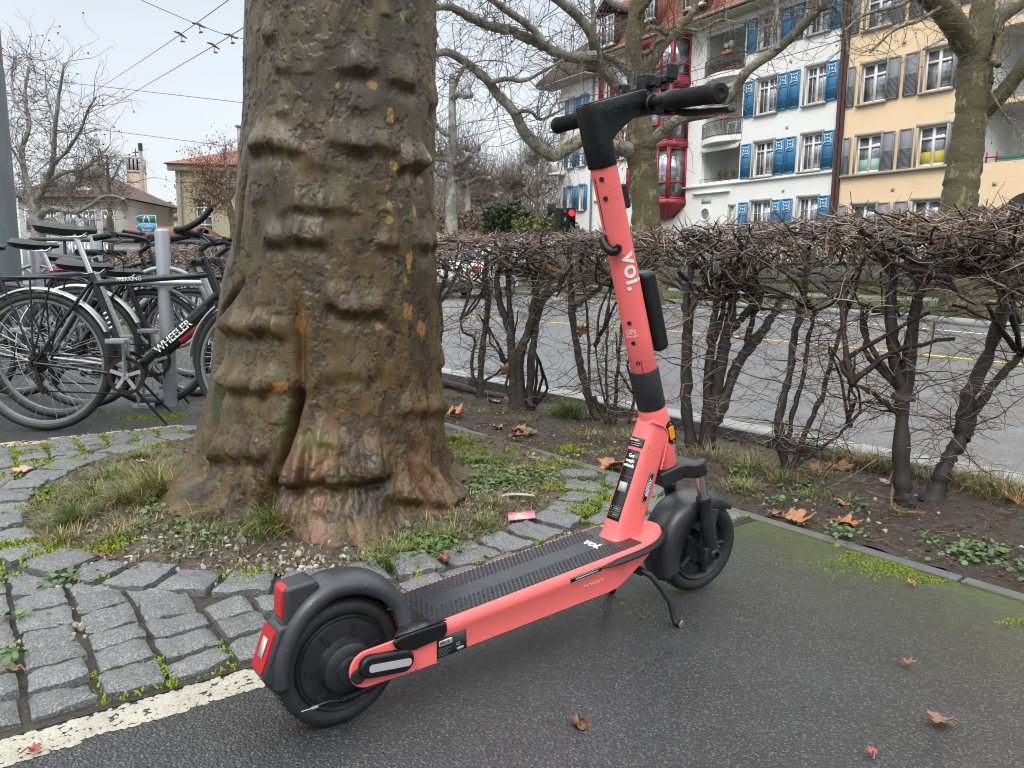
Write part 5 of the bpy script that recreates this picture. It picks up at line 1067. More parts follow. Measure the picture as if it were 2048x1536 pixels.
leaf('orange leaf caught against the five stemmed shrub', None, 0, .14, .5, pos=at(1018, 742, 4.42), tilt=1.3)
leaf('tan curled leaf hung among the hedge twigs near the scooter', None, 0, .13, .6, pos=at(1101, 536, 4.5), tilt=1.2)
leaf('brown leaf caught low in the fork behind the scooter stem', None, 0, .12, .5, pos=at(1168, 664, 4.2), tilt=1.1)
leaf('brown leaf in the hedge top right of the scooter', None, 1, .16, .4, pos=at(1432, 472, 3.5), tilt=1.2)
# torn card in the pit
card = MB(); cc = gp(1043, 1031, .03); card.prism(rrect(.085, .052, .002, 2), (0, 0, 0), (1, 0, 0), (0, 1, 0), (0, 0, 1), 0, .0012); CT = NT('faded_red_card')
gx = CT.t.nodes.new('ShaderNodeSeparateXYZ'); CT.set(gx, 0, CT.P); CT.bs(Base_Color=CT.mix(CT.ramp(gx.outputs['Y'], [(.0, 0), (.026, 1)]), (.55, .30, .32), (.62, .07, .08)), Roughness=.4)
co = card.build('card', CT.m, smooth=0); co.location = cc; co.rotation_euler = (radians(9), radians(-5), radians(4)); tag(co, 'faded red and white paper card lying in the tree pit', 'card')
k = MB()
for i_, (w, y) in enumerate(((.045, .012), (.038, .006), (.030, -.001), (.042, -.010))): k.box((-.006 + .004 * (i_ % 2), y, .0015), (w, .0022, .0005))
k.build('print_lines', M_WHT, co, smooth=0)
bk = MB(); bk.tube(spline([(-.06, 0, .004), (-.02, .006, .010), (.03, -.002, .010), (.065, .004, .004)], 5), [.004, .008, .010, .011, .012, .011, .011, .010, .010, .009, .009, .008, .007, .006, .005, .004][:16], 8, flat=.35); bo = bk.build('bark_strip', flat('grey_wood', (.34, .33, .31), .8, var=.3, vs=30, bump=.5), smooth=50); bo.location = gp(1032, 995, .035); bo.rotation_euler = (0, 0, radians(8)); tag(bo, 'pale grey strip of peeled bark above the red card', 'bark')
def shell(label, px, rz):
    m_ = MB(); m_.lathe([(.0005, 0), (.006, .001), (.0095, .005), (.0105, .010), (.0098, .013), (.0092, .010), (.007, .005), (.0005, .003)], n=14); o = m_.build('nut_shell', LM[1], smooth=60); o.location = gp(px[0], px[1], .004); o.rotation_euler = (1.0, .3, rz); tag(o, label, 'nut shell'); return o
shell('left half of a cracked brown nut shell on the asphalt', (1148, 1444), 1.2); shell('right half of a cracked brown nut shell on the asphalt', (1168, 1448), -.6)
rtw = MB(); rtw.tube(spline([gp(1790, 960, .05), gp(1783, 1000, .02), gp(1795, 1022, .012), gp(1850, 1026, .012)], 6), .006, 7); tag(rtw.build('curved_stick', LM[1], smooth=60), 'curved brown stick lying round the foot of the forked shrub', 'stick')
lg = MB(); lg.tube(spline([gp(885, 765, .04), gp(925, 775, .05), gp(965, 788, .03), gp(1004, 795, .02)], 6), [.03, .028, .026, .025, .025, .025, .024, .024, .022, .022, .02, .02, .02, .019, .019, .018, .018, .016, .015][:19], 9); tag(lg.build('log', M_BARK1, smooth=60), 'dark fallen log on soil at the foot of the slim shrub', 'log')
# ================================================================ bicycles, rack posts, pole
M_FBLK = flat('black_bike_paint', (.008, .008, .011), .3, var=.2); M_FSIL = flat('silver_bike_paint', (.42, .43, .44), .32, .6, var=.15, vs=20); M_FBLU = flat('blue_bike_paint', (.03, .18, .42), .35); M_FRED = flat('red_bike_paint', (.36, .02, .03), .35); M_FCRM = flat('cream_bike_paint', (.60, .56, .42), .4); M_FGRN = flat('dark_blue_bike_paint', (.012, .018, .03), .35)
M_SADD = flat('saddle_vinyl', (.014, .014, .017), .45, var=.3, vs=20); M_GALV = flat('galvanised_steel', (.30, .325, .35), .5, .35, var=.2, vs=12, bump=.2, bs=60); M_WFEN = flat('white_fender', (.62, .63, .63), .35, var=.15); M_RIM = flat('dull_alloy', (.22, .225, .23), .4, .6, var=.2, vs=20); M_CHAIN = flat('oily_chain', (.03, .026, .022), .5, .6)
def torus(mb, c, ax, R, r, n=48, k=8, m=0): mb.lathe([(R + r * cos(2 * pi * i / k), r * sin(2 * pi * i / k)) for i in range(k + 1)], c, ax, n, m)
def bike(label, loc, hd, fm, hi=None, fen=None, saddle=.97, R=.334, rack=False, bar='flat', name=None, lean=0.0, frame_txt=None, head=(.805, .79), sx=None, turn=0.0, kick=True):
    root = thing('bicycle', label, 'bicycle', loc, hd, 'bicycles parked at the rack'); root.rotation_euler = (lean, 0, hd)
    Y = (0, 1, 0); ra, bb, fa = Vector((0, 0, R)), Vector((.42, 0, R - .058)), Vector((1.06, 0, R)); sc = Vector((.262, 0, .73)); ht = Vector((head[0], 0, head[1])); hb = Vector((head[0] + .052, 0, head[1] - .14))
    stx = Matrix.Translation(hb) @ Matrix.Rotation(turn, 4, 'Z') @ Matrix.Translation(-hb)
    def wheel(nm, c, front):
        w = thing(nm, None, None, (0, 0, 0)); w.parent = root; w.matrix_local = (stx if front else Matrix()) @ Matrix.Translation(c)
        b = MB(); torus(b, (0, 0, 0), Y, R - .019, .019, 60, 10); b.build('tyre', M_RUB, w, smooth=180)
        b = MB(); b.lathe([(R - .034, -.011), (R - .030, -.012), (R - .046, -.010), (R - .050, 0), (R - .046, .010), (R - .030, .012), (R - .034, .011)], (0, 0, 0), Y, 60); b.build('rim', M_RIM, w, smooth=40)
        b = MB(); P = np.zeros((32, 2, 3)); i = np.arange(32); a = 2 * np.pi * i / 32; s = np.where(i % 2, 1, -1); tw = np.where((i // 2) % 2, .55, -.55)
        P[:, 0] = np.stack([.020 * np.cos(a + tw), s * .028, .020 * np.sin(a + tw)], 1); P[:, 1] = np.stack([(R - .046) * np.cos(a), np.zeros(32), (R - .046) * np.sin(a)], 1); b.batch(P, np.full((32, 2), .0013), 4); b.build('spokes', M_STL, w, smooth=0)
        b = MB(); b.lathe([(.004, -.06), (.011, -.055), (.011, -.032), (.022, -.030), (.016, -.024), (.014, 0), (.016, .024), (.022, .030), (.011, .032), (.011, .055), (.004, .06)], (0, 0, 0), Y, 18); b.build('hub', M_FSIL, w, smooth=40)
        if not front:
            b = MB()
            for q in range(7): b.lathe([(.020, -.030 - q * .004), (.050 - q * .0042, -.031 - q * .004), (.050 - q * .0042, -.033 - q * .004), (.020, -.034 - q * .004)], (0, 0, 0), Y, 22)
            b.build('sprockets', M_CHAIN, w, smooth=30)
        return w
    wheel('rear_wheel', ra, False); wheel('front_wheel', fa, True)
    f = MB(); st = sc + (sc - bb).normalized() * .03
    f.tube([bb, st], .0155, 12); f.tube([sc - (sc - bb).normalized() * .02, ht + (hb - ht) * .22], .0145, 12); f.tube([bb, hb - (hb - ht) * .12], .0185 if hi is None else .022, 12)
    f.tube([ht, hb], .019, 12); f.lathe([(.020, -.035), (.020, .035)], bb, Y, 16, caps=True)
    for s in (-1, 1):
        f.tube([bb + Vector((-.03, s * .020, 0)), bb.lerp(ra, .6) + Vector((0, s * .045, 0)), ra + Vector((.0, s * .060, 0))], [.010, .0095, .007], 8); f.tube([sc + Vector((0, s * .015, -.01)), sc.lerp(ra, .5) + Vector((0, s * .045, 0)), ra + Vector((0, s * .060, 0))], [.008, .008, .0065], 8)
    FR = f.build('frame', fm, root, smooth=50)
    if hi is not None: k = MB(); k.tube([bb.lerp(hb, .30), bb.lerp(hb, .88)], .0235, 12); k.build('frame_band', hi, FR, smooth=50)
    k = MB(); fd = (hb - ht).normalized(); cr = hb + fd * .03
    k.tube([ht - fd * .05, cr], .0135, 10); k.box(cr, (.035, .10, .03))
    for s in (-1, 1): k.tube([cr + Vector((0, s * .045, 0)), cr.lerp(fa, .75) + Vector((-.012, s * .050, 0)), fa + Vector((0, s * .055, 0))], [.013, .011, .008], 10)
    k.xf(stx); k.build('fork', fm if hi is None else M_FBLK, root, smooth=50)
    if fen is not None:
        for c, a0, a1, fr in ((ra, 25, 215, 0), (fa, 20, 175, 1)):
            q = MB(); L = []
            for a in np.linspace(radians(a0), radians(a1), 40): L.append([(c.x + (R + .016 + .010 * cos(t)) * cos(a) if False else c.x + (R + .014 + .012 * cos(t)) * cos(a), .026 * sin(t), c.z + (R + .014 + .012 * cos(t)) * sin(a)) for t in np.linspace(-pi / 2, pi / 2, 9)])
            q.loft(L, False, False)
            for s in (-1, 1): q.tube([(c.x, s * .05, c.z), (c.x + (R + .02) * cos(radians(a1 - 50)), s * .022, c.z + (R + .02) * sin(radians(a1 - 50)))], .0022, 5)
            if fr: q.xf(stx)
            q.build('fender', fen, root, smooth=60)
    sp = (sc - bb).normalized(); tp = bb + sp * ((saddle - .055 - bb.z) / sp.z)
    k = MB(); k.tube([sc, tp], .0135, 12); k.build('seatpost', M_CHR, root, smooth=40)
    k = MB(); L = []; sxo = tp.x - .04
    for t, w, z, h in [(-.135, .030, .006, .03), (-.125, .062, .008, .050), (-.09, .072, .004, .060), (-.04, .066, -.002, .058), (.02, .040, -.008, .046), (.08, .022, -.010, .036), (.125, .018, -.008, .032), (.142, .010, -.012, .020)]:
        L.append([(sxo + t, w * cos(a) * (1 if sin(a) > 0 else .82), saddle - .03 + z + (h * .5 * sin(a) ** 3 if sin(a) > 0 else h * .62 * sin(a))) for a in np.linspace(0, 2 * pi, 18, endpoint=False)])
    k.loft(L)
    SD = k.build('saddle', M_SADD, root, smooth=60)
    k = MB()
    for s in (-1, 1): k.tube([(sxo - .09, s * .03, saddle - .055), (tp.x - .03, s * .022, saddle - .075), (tp.x + .04, s * .022, saddle - .072), (sxo + .11, s * .008, saddle - .045)], .0035, 6)
    k.build('saddle_rails', M_STL, SD, smooth=40)
    # handlebar with stem, grips, brake levers
    k = MB(); h0 = ht - fd * .06; bc = h0 + Vector((.055, 0, .075 if bar != 'low' else .02)); k.tube([h0, h0 - fd * .03, bc], [.0150, .0150, .0135], 10)
    if bar == 'flat': BP = [(bc.x - .05, -.30, bc.z + .02), (bc.x - .01, -.12, bc.z + .01), (bc.x, 0, bc.z), (bc.x - .01, .12, bc.z + .01), (bc.x - .05, .30, bc.z + .02)]
    elif bar == 'city': BP = [(bc.x - .20, -.27, bc.z + .03), (bc.x - .07, -.25, bc.z + .05), (bc.x + .01, -.11, bc.z + .03), (bc.x, 0, bc.z), (bc.x + .01, .11, bc.z + .03), (bc.x - .07, .25, bc.z + .05), (bc.x - .20, .27, bc.z + .03)]
    else: BP = [(bc.x - .01, -.28, bc.z), (bc.x, 0, bc.z), (bc.x - .01, .28, bc.z)]
    bp = spline(BP, 6); k.tube(bp, .0125, 10); k.xf(stx); HBo = k.build('handlebar', M_FBLK, root, smooth=50)
    for s in (0, 1):
        q = bp[:5] if s == 0 else bp[-5:]; k = MB(); k.tube(q, .0175, 12); k.xf(stx); k.build('grip', M_GRIP, HBo, smooth=50)
        e = Vector(bp[5] if s == 0 else bp[-6]); sg = -1 if s == 0 else 1; k = MB(); k.box(e, (.03, .03, .03)); k.tube([e + Vector((.02, 0, -.01)), e + Vector((.06, sg * .03, -.035)), e + Vector((.045, sg * .11, -.05))], [.006, .006, .005], 7); k.xf(stx); k.build('brake_lever', M_ALU, HBo, smooth=50)
    if bar == 'flat' and rack:
        for s in (-1, 1): k = MB(); e = Vector((bc.x - .05, s * .30, bc.z + .02)); k.tube(spline([e, e + Vector((.05, s * .01, .01)), e + Vector((.11, s * .0, .05)), e + Vector((.15, -s * .01, .10))], 4), .0135, 10); k.xf(stx); k.build('bar_end', M_GRIP, HBo, smooth=50)
    k = MB()                                                                       # cables
    k.tube(spline([(bc.x + .02, -.14, bc.z), (bc.x + .14, -.10, bc.z - .05), (hb.x + .05, -.03, hb.z + .02), (hb.x + .03, -.03, hb.z - .10)], 6), .0025, 5); k.build('cable', M_FBLK, HBo, smooth=60)
    k = MB(); k.tube(spline([(bc.x + .02, .14, bc.z), (bc.x + .13, .06, bc.z - .06), (ht.x + .02, .02, ht.z - .03), (sc.x + .2, .012, sc.z + .02)], 6), .0025, 5); k.build('cable', M_FBLK, HBo, smooth=60)
    # crankset
    cs = MB(); yy = -.052; teeth = 44; prof = []
    ring = [(.088 + (.004 if i % 2 else 0)) for i in range(teeth * 2)]; o_ = [(bb.x + r_ * cos(pi * i / teeth), yy, bb.z + r_ * sin(pi * i / teeth)) for i, r_ in enumerate(ring)]; i_ = [(bb.x + .070 * cos(pi * i / teeth), yy, bb.z + .070 * sin(pi * i / teeth)) for i in range(teeth * 2)]
    b0 = [(x, y + .004, z) for x, y, z in o_]; b1 = [(x, y + .004, z) for x, y, z in i_]; cs.loft([i_, o_, b0, b1, i_], True, False)
    CRK = thing('crankset', None, None, (0, 0, 0)); CRK.parent = root; cs.build('chainring', M_CHAIN, CRK, smooth=30)
    k = MB(); k.lathe([(.018, 0), (.018, -.012), (.008, -.014)], (bb.x, yy, bb.z), Y, 14, caps=True)
    for q in range(5): a = 2 * pi * q / 5 + .3; k.box((bb.x + .042 * cos(a), yy - .003, bb.z + .042 * sin(a)), (.066, .006, .017), M=Matrix.Rotation(-a, 3, 'Y'))
    k.build('spider', M_FSIL, CRK, smooth=30)
    for s, a in ((-1, radians(88)), (1, radians(268))):
        e = bb + Vector((.170 * cos(a), s * .078, .170 * sin(a))); k = MB(); k.tube([bb + Vector((0, s * .060, 0)), e], [.013, .010], 8, flat=.6); k.build('crank_arm', M_FSIL, CRK, smooth=40)
        k = MB(); p = e + Vector((0, s * .05, 0)); k.box(p, (.085, .016, .018)); k.box(p + Vector((0, s * .022, 0)), (.09, .014, .022)); k.box(p - Vector((0, s * .022, 0)), (.09, .014, .022)); k.build('pedal', M_GRYPED, CRK, smooth=0, bevel=.003)
    k = MB()
    for u0, u1 in ((Vector((0, -.045, R + .040)), Vector((bb.x, -.050, bb.z + .088))), (Vector((.0, -.045, R - .040)), Vector((.02, -.047, R - .115))), (Vector((.03, -.047, R - .135)), Vector((bb.x, -.050, bb.z - .088)))):
        n = int((u1 - u0).length / .0127)
        for q in range(n): k.box(u0.lerp(u1, (q + .5) / n), (.0105, .005 if q % 2 else .0075, .0075))
    k.build('chain', M_CHAIN, root, smooth=0)
    k = MB(); k.lathe([(.018, -.006), (.021, 0), (.018, .006)], (.012, -.048, R - .075), Y, 12, caps=True); k.lathe([(.018, -.006), (.021, 0), (.018, .006)], (.026, -.048, R - .130), Y, 12, caps=True); k.tube([(0, -.06, R - .02), (.012, -.056, R - .075), (.026, -.056, R - .13)], .009, 6); k.tube(spline([(.0, -.06, R - .03), (-.09, -.06, R - .02), (-.08, -.055, R + .09), (.0, -.055, R + .075)], 5), .0025, 5); k.build('derailleur', M_CHAIN, root, smooth=50)
    if rack:
        k = MB(); z = .735
        for s in (-1, 1): k.tube(spline([(.23, s * .02, z - .02), (.16, s * .055, z), (-.10, s * .06, z), (-.24, s * .05, z + .005), (-.26, 0, z + .005)], 5), .0055, 7); [k.tube([(0, s * .07, R + .03), (x, s * .06, z)], .0045, 6) for x in (.10, .0, -.14)]
        for x in (.12, .02, -.08, -.18): k.tube([(x, -.06, z), (x, .06, z)], .004, 6)
        k.build('luggage_rack', M_FBLK, root, smooth=50)
        k = MB(); k.box((-.27, 0, z - .02), (.02, .09, .045)); k.build('rear_light', M_REDL, root, bevel=.006)
    if kick:
        k = MB(); k.tube([bb + Vector((-.03, .02, -.03)), Vector((bb.x + .11, .12, .012))], [.008, .006], 7); k.build('kickstand', M_ALU, root, smooth=50)
    if frame_txt:
        d = (hb - bb).normalized(); n_ = Vector((0, -1, 0)); u_ = d.cross(n_) * -1; u_ = n_.cross(d)
        M_ = Matrix((d, u_, n_)).transposed().to_4x4(); M_.translation = bb.lerp(hb, .50) + n_ * (.0215 if hi is None else .0225) ; lettering(frame_txt[0], .050, M_WHT, M_, 'lettering', FR, off=.0012)
        d = (ht + (hb - ht) * .22 - sc).normalized(); u_ = n_.cross(d); M_ = Matrix((d, u_, n_)).transposed().to_4x4(); M_.translation = sc.lerp(ht, .32) + n_ * .0150 + Vector((0, 0, -.016)); lettering(frame_txt[1], .026, M_WHT, M_, 'lettering', FR)
        d = (sc - bb).normalized(); k = MB()
        for q in range(4): k.box(bb.lerp(sc, .50 + q * .05) + n_ * .0150, (.016, .002, .009), M=Matrix.Rotation(radians(-35), 3, 'Y'))
        k.build('stripe_marks', M_WHT, FR, smooth=0)
        d = (bb - ra).normalized(); u_ = n_.cross(d); M_ = Matrix((d, u_, n_)).transposed().to_4x4(); M_.translation = ra.lerp(bb, .55) + Vector((0, -.0560, -.0)); lettering(frame_txt[0], .014, M_WHT, M_, 'lettering', FR)
    if name:
        M_ = Matrix(((1, 0, 0, 0), (0, 0, -1, 0), (0, 1, 0, 0), (0, 0, 0, 1))); M_.translation = Vector((sxo + .085, -.0265, saddle - .034)); lettering(name, .012, M_GRYP, M_, 'lettering', SD)
    return root
M_GRYPED = flat('pedal_plastic', (.25, .25, .26), .5)
# far bikes first (plain ones), then the nearer ones
bike('black trekking bicycle with silver fenders and a rack, nearest the camera', gp(93, 861), radians(1), M_FBLK, M_FBLK, M_FSIL, saddle=1.0, rack=True, bar='flat', name='GIANT', frame_txt=('WHEELER', 'TREKKING'), lean=radians(-2))
bike('silver bicycle with a low black saddle, second from the camera', gp(120, 836), radians(0), M_FSIL, None, None, saddle=.83, bar='low', lean=radians(2), head=(.80, .745), turn=radians(10))
bike('black and red bicycle with white fenders, behind the silver one', gp(172, 816), radians(1), M_FBLK, M_FRED, M_WFEN, saddle=.80, bar='city', lean=radians(-1), head=(.80, .77))
bike('cream framed bicycle with a high grey saddle, behind the left wheel of the trekking bicycle', gp(40, 792), radians(3), M_FGRN, M_FCRM, M_FBLK, saddle=.95, bar='city', lean=radians(1))
bike('dark bicycle at the left frame edge, only its saddle and wheel in view', gp(-75, 812), radians(4), M_FGRN, None, M_FBLK, saddle=.93, rack=True, bar='low', lean=radians(1))
bike('black and blue mountain bicycle in the back of the parked row', gp(92, 752), radians(1), M_FBLK, M_FBLU, M_FBLK, saddle=.88, R=.32, bar='flat', lean=radians(-1), head=(.80, .86), turn=radians(-6))
# pannier bag on a rear rack
bg = MB(); c0 = gp(165, 752); bg.prism(rrect(.28, .30, .03, 4), (0, 0, .60), (1, 0, 0), (0, 0, 1), (0, 1, 0), -.09, .09); B_ = thing('pannier_bag', 'black pannier bag with a red lid on the back bicycles', 'bag', (c0.x - .02, c0.y + .05, 0), 0); bg.build('bag_body', M_SADD, B_, bevel=.02)
bg = MB(); L = [[(x, y, .745 + .03 * sin((x + .16) / .32 * pi) * (1 - (y / .10) ** 2) + .012) for y in np.linspace(-.10, .10, 9)] for x in np.linspace(-.16, .16, 12)]; bg.loft(L, False, False); bg.build('lid', flat('red_nylon', (.30, .015, .03), .55), B_, solid=.012)
# rack posts
def post(label, p, ring=True, rz=0.0, r=.0385):
    t = thing('rack_post', label, 'bike rack', (p.x, p.y, 0), rz, 'bike rack posts'); k = MB(); k.lathe([(r, -.05), (r, .985), (r - .004, .995), (r - .012, 1.0), (.001, 1.001)], n=28); k.build('post', M_GALV, t, smooth=40)
    if ring: k = MB(); torus(k, (0, -.028 * 0, .56), (0, 1, 0), .225, .013, 56, 10); k.build('ring', M_GALV, t, smooth=60)
    return t
pp = gp(343, 812); dr = Vector((-.612, .791, 0))
post('thick galvanised rack post with a ring, nearest the big trunk', pp, rz=radians(8))
for i_, lb in enumerate(('grey rack post with a ring, second in the row behind the bicycles', 'grey rack post with a ring, third in the row behind the bicycles', 'grey rack post with a ring, fourth and last in the row')): post(lb, pp + dr * (1.95 * (i_ + 1)), rz=radians(8))
post('grey rack post at the far left of the bicycle row', gp(38, 700), rz=radians(8)); post('grey rack post close to the big pole at the left edge', gp(86, 706), rz=radians(8))
# big tapering steel pole at the left frame edge
pc = gp(4, 716); PL = thing('tram_pole', 'tall tapering grey steel pole at the left frame edge with scribbled graffiti', 'pole', (pc.x, pc.y, 0))
MP = NT('weathered_pole'); z_ = MP.t.nodes.new('ShaderNodeSeparateXYZ'); MP.set(z_, 0, MP.P)
c_ = MP.mix(MP.noise(5, 6, .7), (.085, .105, .11), (.16, .185, .19)); c_ = MP.mix(MP.ramp(MP.noise(8, 6, .7, src=MP.map((1, 1, .2))), [(.5, 0), (.7, .6)]), c_, (.24, .26, .26)); MP.bs(Base_Color=c_, Roughness=.6, Metallic=.1); MP.bump(MP.noise(40, 4), .3, .004)
k = MB(); k.lathe([(.202, -.1), (.200, .3), (.196, 1.2), (.192, 2.35), (.184, 2.42)], n=36); k.build('lower_tube', MP.m, PL, smooth=40)
k = MB(); k.lathe([(.186, 2.40), (.184, 5.5), (.18, 9.0), (.0, 9.02)], n=36); k.build('upper_tube', flat('brown_pole', (.15, .115, .095), .6, var=.3), PL, smooth=40)
for g_i in range(7):
    k = MB(); a0 = radians(-66) + rnd.uniform(-.30, .34); z0 = rnd.uniform(.75, 1.30); P = []
    ph_ = rnd.uniform(0, 6)
    for t in np.linspace(0, 1, 26):
        a = a0 + .12 * t - .06 + .10 * sin(9 * t + ph_); z = z0 + .05 * cos(12 * t + ph_) + .03 * t; r_ = np.interp(z, [.3, 1.2, 2.35], [.200, .196, .192]) + .0015; P.append((r_ * cos(a), r_ * sin(a), z))
    k.tube(P, .003, 5); k.build('graffiti', M_GRYP, PL, smooth=60)
# ================================================================ across the road: verge, wall, buildings
FU = Vector((-sin(radians(32)), cos(radians(32)), 0)); FN = Vector((-cos(radians(32)), -sin(radians(32)), 0)); FP0 = Vector((13.36, 32.69, 0)); FRZ = radians(122)
def fl(s, o=0.0, z=0.0): return FP0 + FU * s + FN * o + Vector((0, 0, z))
M_VERGE = flat('verge_turf', (.060, .075, .022), .9, var=.5, vs=3, bump=.6, bs=40); M_PAVE = flat('far_pavement_asphalt', (.17, .17, .17), .55, var=.2, vs=3)
vg = [gp(*q) for q in [(700, 566), (1000, 583), (1200, 590), (1330, 600), (1560, 612), (1800, 629), (2048, 651), (2300, 672), (2700, 705)]]
sheet('verge', [(p.x, p.y) for p in vg] + [(60, -5), (90, 70), (-30, 140)], .02, M_VERGE, .1)
kb2 = MB(); cc_ = [Vector((p.x, p.y, 0)) for p in vg]
for a_, b_ in zip(cc_[:-1], cc_[1:]):
    d = (b_ - a_).normalized(); n_ = Vector((-d.y, d.x, 0)); n_ = n_ if n_.y > 0 else -n_; kb2.prism([(0, -.14), ((b_ - a_).length, -.14), ((b_ - a_).length, -.003), (0, -.003)], a_, d, n_, (0, 0, 1), -.1, .035)
tag(kb2.build('far_kerb', M_KERB, smooth=0), kind='structure')
pv = [fl(-16, 7.2), fl(60, 7.2), fl(60, 4.6), fl(-16, 4.6)]; sheet('far_pavement', [(p.x, p.y) for p in pv], .06, M_PAVE, .1)
gd = [fl(-20, 4.55), fl(70, 4.55), fl(70, -20), fl(-20, -20)]; sheet('garden_ground', [(p.x, p.y) for p in gd], .35, M_VERGE, .45)
wl = MB(); wl.box((20, 4.4, .62), (80, .28, .95)); wl.box((20, 4.4, 1.12), (80, .34, .08)); o = wl.build('garden_wall', flat('mossy_stone_wall', (.075, .078, .062), .85, var=.45, vs=3, bump=.7, bs=20), smooth=0); o.location = FP0; o.rotation_euler = (0, 0, FRZ); tag(o, 'long low mossy stone garden wall across the road', 'wall')
fe = thing('picket_fence', 'thin grey picket fence standing on the garden wall across the road', 'fence', FP0, FRZ); k = MB()
for q in np.arange(-14, 45, .16): k.box((q, 4.4, 1.62), (.035, .02, .92))
k.build('pickets', flat('weathered_pickets', (.22, .21, .18), .8), fe, smooth=0); k = MB(); k.box((15.5, 4.37, 1.35), (59, .03, .05)); k.build('rail', M_GALV, fe, smooth=0); k = MB(); k.box((15.5, 4.37, 1.9), (59, .03, .05)); k.build('rail', M_GALV, fe, smooth=0)
def leafmass(mb, c, rad, n, size, rs, m=0, squash=1.0):
    d = rs.normal(size=(n, 3)); d /= np.linalg.norm(d, axis=1, keepdims=True); r = rs.uniform(.35, 1.0, n) ** .6; P = np.array(c) + d * r[:, None] * np.array(rad) * (1 + .25 * fbm(d[:, 0] * 2.5 + c[0], d[:, 1] * 2.5 + c[1], d[:, 2] * 2.5, 2))[:, None]
    a = rs.normal(size=(n, 3)); a /= np.linalg.norm(a, axis=1, keepdims=True); b = np.cross(a, rs.normal(size=(n, 3))); b /= np.linalg.norm(b, axis=1, keepdims=True) + 1e-9
    s = size * rs.uniform(.5, 1.4, n)[:, None]; V = np.stack([P - a * s, P + b * s * .5, P + a * s, P - b * s * .5], 1); i = np.arange(n) * 4
    mb.add(V.reshape(-1, 3), np.stack([i, i + 1, i + 2, i + 3], 1), m)
rb_ = np.random.RandomState(55)
M_EVG = blade_mat('evergreen_leaf', (.016, .030, .012), (.05, .075, .03), .6); M_BRN = blade_mat('brown_leafage', (.07, .05, .03), (.20, .15, .09), .8); M_OLV = blade_mat('olive_leafage', (.06, .065, .025), (.16, .15, .06), .8)
for i_, (s, lb, m_) in enumerate([(-9, 'olive green garden bush behind the fence at the far right', M_OLV), (-4.5, 'dark garden bush behind the picket fence, below the orange house', M_EVG), (0, 'brownish garden bush behind the fence, below the brown downpipe', M_BRN), (4, 'olive garden bush behind the fence, below the blue shutters', M_OLV), (8, 'brown garden bush behind the fence, below the balconies', M_BRN), (12, 'olive garden bush behind the fence, below the red bay', M_OLV), (17, 'brown garden bush behind the fence, left of the red bay', M_BRN)]):
    g = MB(); leafmass(g, (0, 0, 1.0), (2.3, .8, 1.05), 2600, .075, rb_); o = g.build('garden_bush', m_, smooth=0); p = fl(s, 3.0, .4); o.location = p; o.rotation_euler = (0, 0, FRZ); tag(o, lb, 'bush', 'bushes in the front gardens')

def plaster(name, col, dirt=.2):
    t = NT(name); c = t.mix(t.noise(.7, 5, .6), tuple(.90 * q for q in col), col); c = t.mix(t.ramp(t.noise(1.6, 6, .7, src=t.map((1, 1, .35))), [(.52, 0), (.8, dirt)]), c, tuple(.55 * q for q in col)); t.bs(Base_Color=c, Roughness=.85, Specular_IOR_Level=.2); t.bump(t.noise(14, 5, .7), .45, .03); return t.m
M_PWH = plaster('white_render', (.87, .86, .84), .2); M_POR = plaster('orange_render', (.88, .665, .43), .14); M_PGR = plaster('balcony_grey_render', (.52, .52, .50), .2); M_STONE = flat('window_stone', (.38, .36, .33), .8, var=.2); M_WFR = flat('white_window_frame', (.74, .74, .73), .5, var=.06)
M_BLU = flat('blue_shutter_paint', (.042, .19, .36), .5, var=.18, vs=5); M_ORN = flat('white_ornament_paint', (.62, .68, .73), .6); M_GSH = flat('grey_shutter_paint', (.19, .195, .205), .6, var=.15); M_RED = flat('red_frame_paint', (.32, .025, .04), .45, var=.18); M_IRON = flat('wrought_iron', (.03, .03, .032), .6); M_BPIPE = flat('brown_downpipe', (.075, .035, .03), .5, var=.2)
def glass_mat():
    t = NT('window_glass'); t.bs(Base_Color=t.mix(t.ramp(t.noise(2.6, 4), [(.3, 0), (.7, 1)]), (.10, .11, .13), (.50, .53, .58)), Roughness=.06, Metallic=.5, Specular_IOR_Level=.9); t.bump(t.noise(1.3, 2), .04, .05); return t.m  # light and dark blotches in the tint imitate reflections and curtains
M_GLASS = glass_mat()
def tile_mat(name, a, b):
    t = NT(name); w = t.t.nodes.new('ShaderNodeTexBrick'); t.set(w, 'Vector', t.map((1, 1, 1))); w.inputs['Scale'].default_value = 1.0; w.inputs['Brick Width'].default_value = .22; w.inputs['Row Height'].default_value = .16; w.inputs['Mortar Size'].default_value = .012; w.inputs['Color1'].default_value = (*a, 1); w.inputs['Color2'].default_value = (*b, 1); w.inputs['Mortar'].default_value = (.03, .015, .012, 1)
    c = t.mix(t.ramp(t.noise(1.5, 5), [(.45, 0), (.75, .6)]), w.outputs[0], (.05, .03, .025)); t.bs(Base_Color=c, Roughness=.8); return t.m
M_TILE = tile_mat('orange_roof_tiles', (.33, .105, .055), (.24, .075, .045)); M_TILED = tile_mat('dark_roof_tiles', (.085, .045, .035), (.055, .035, .03))
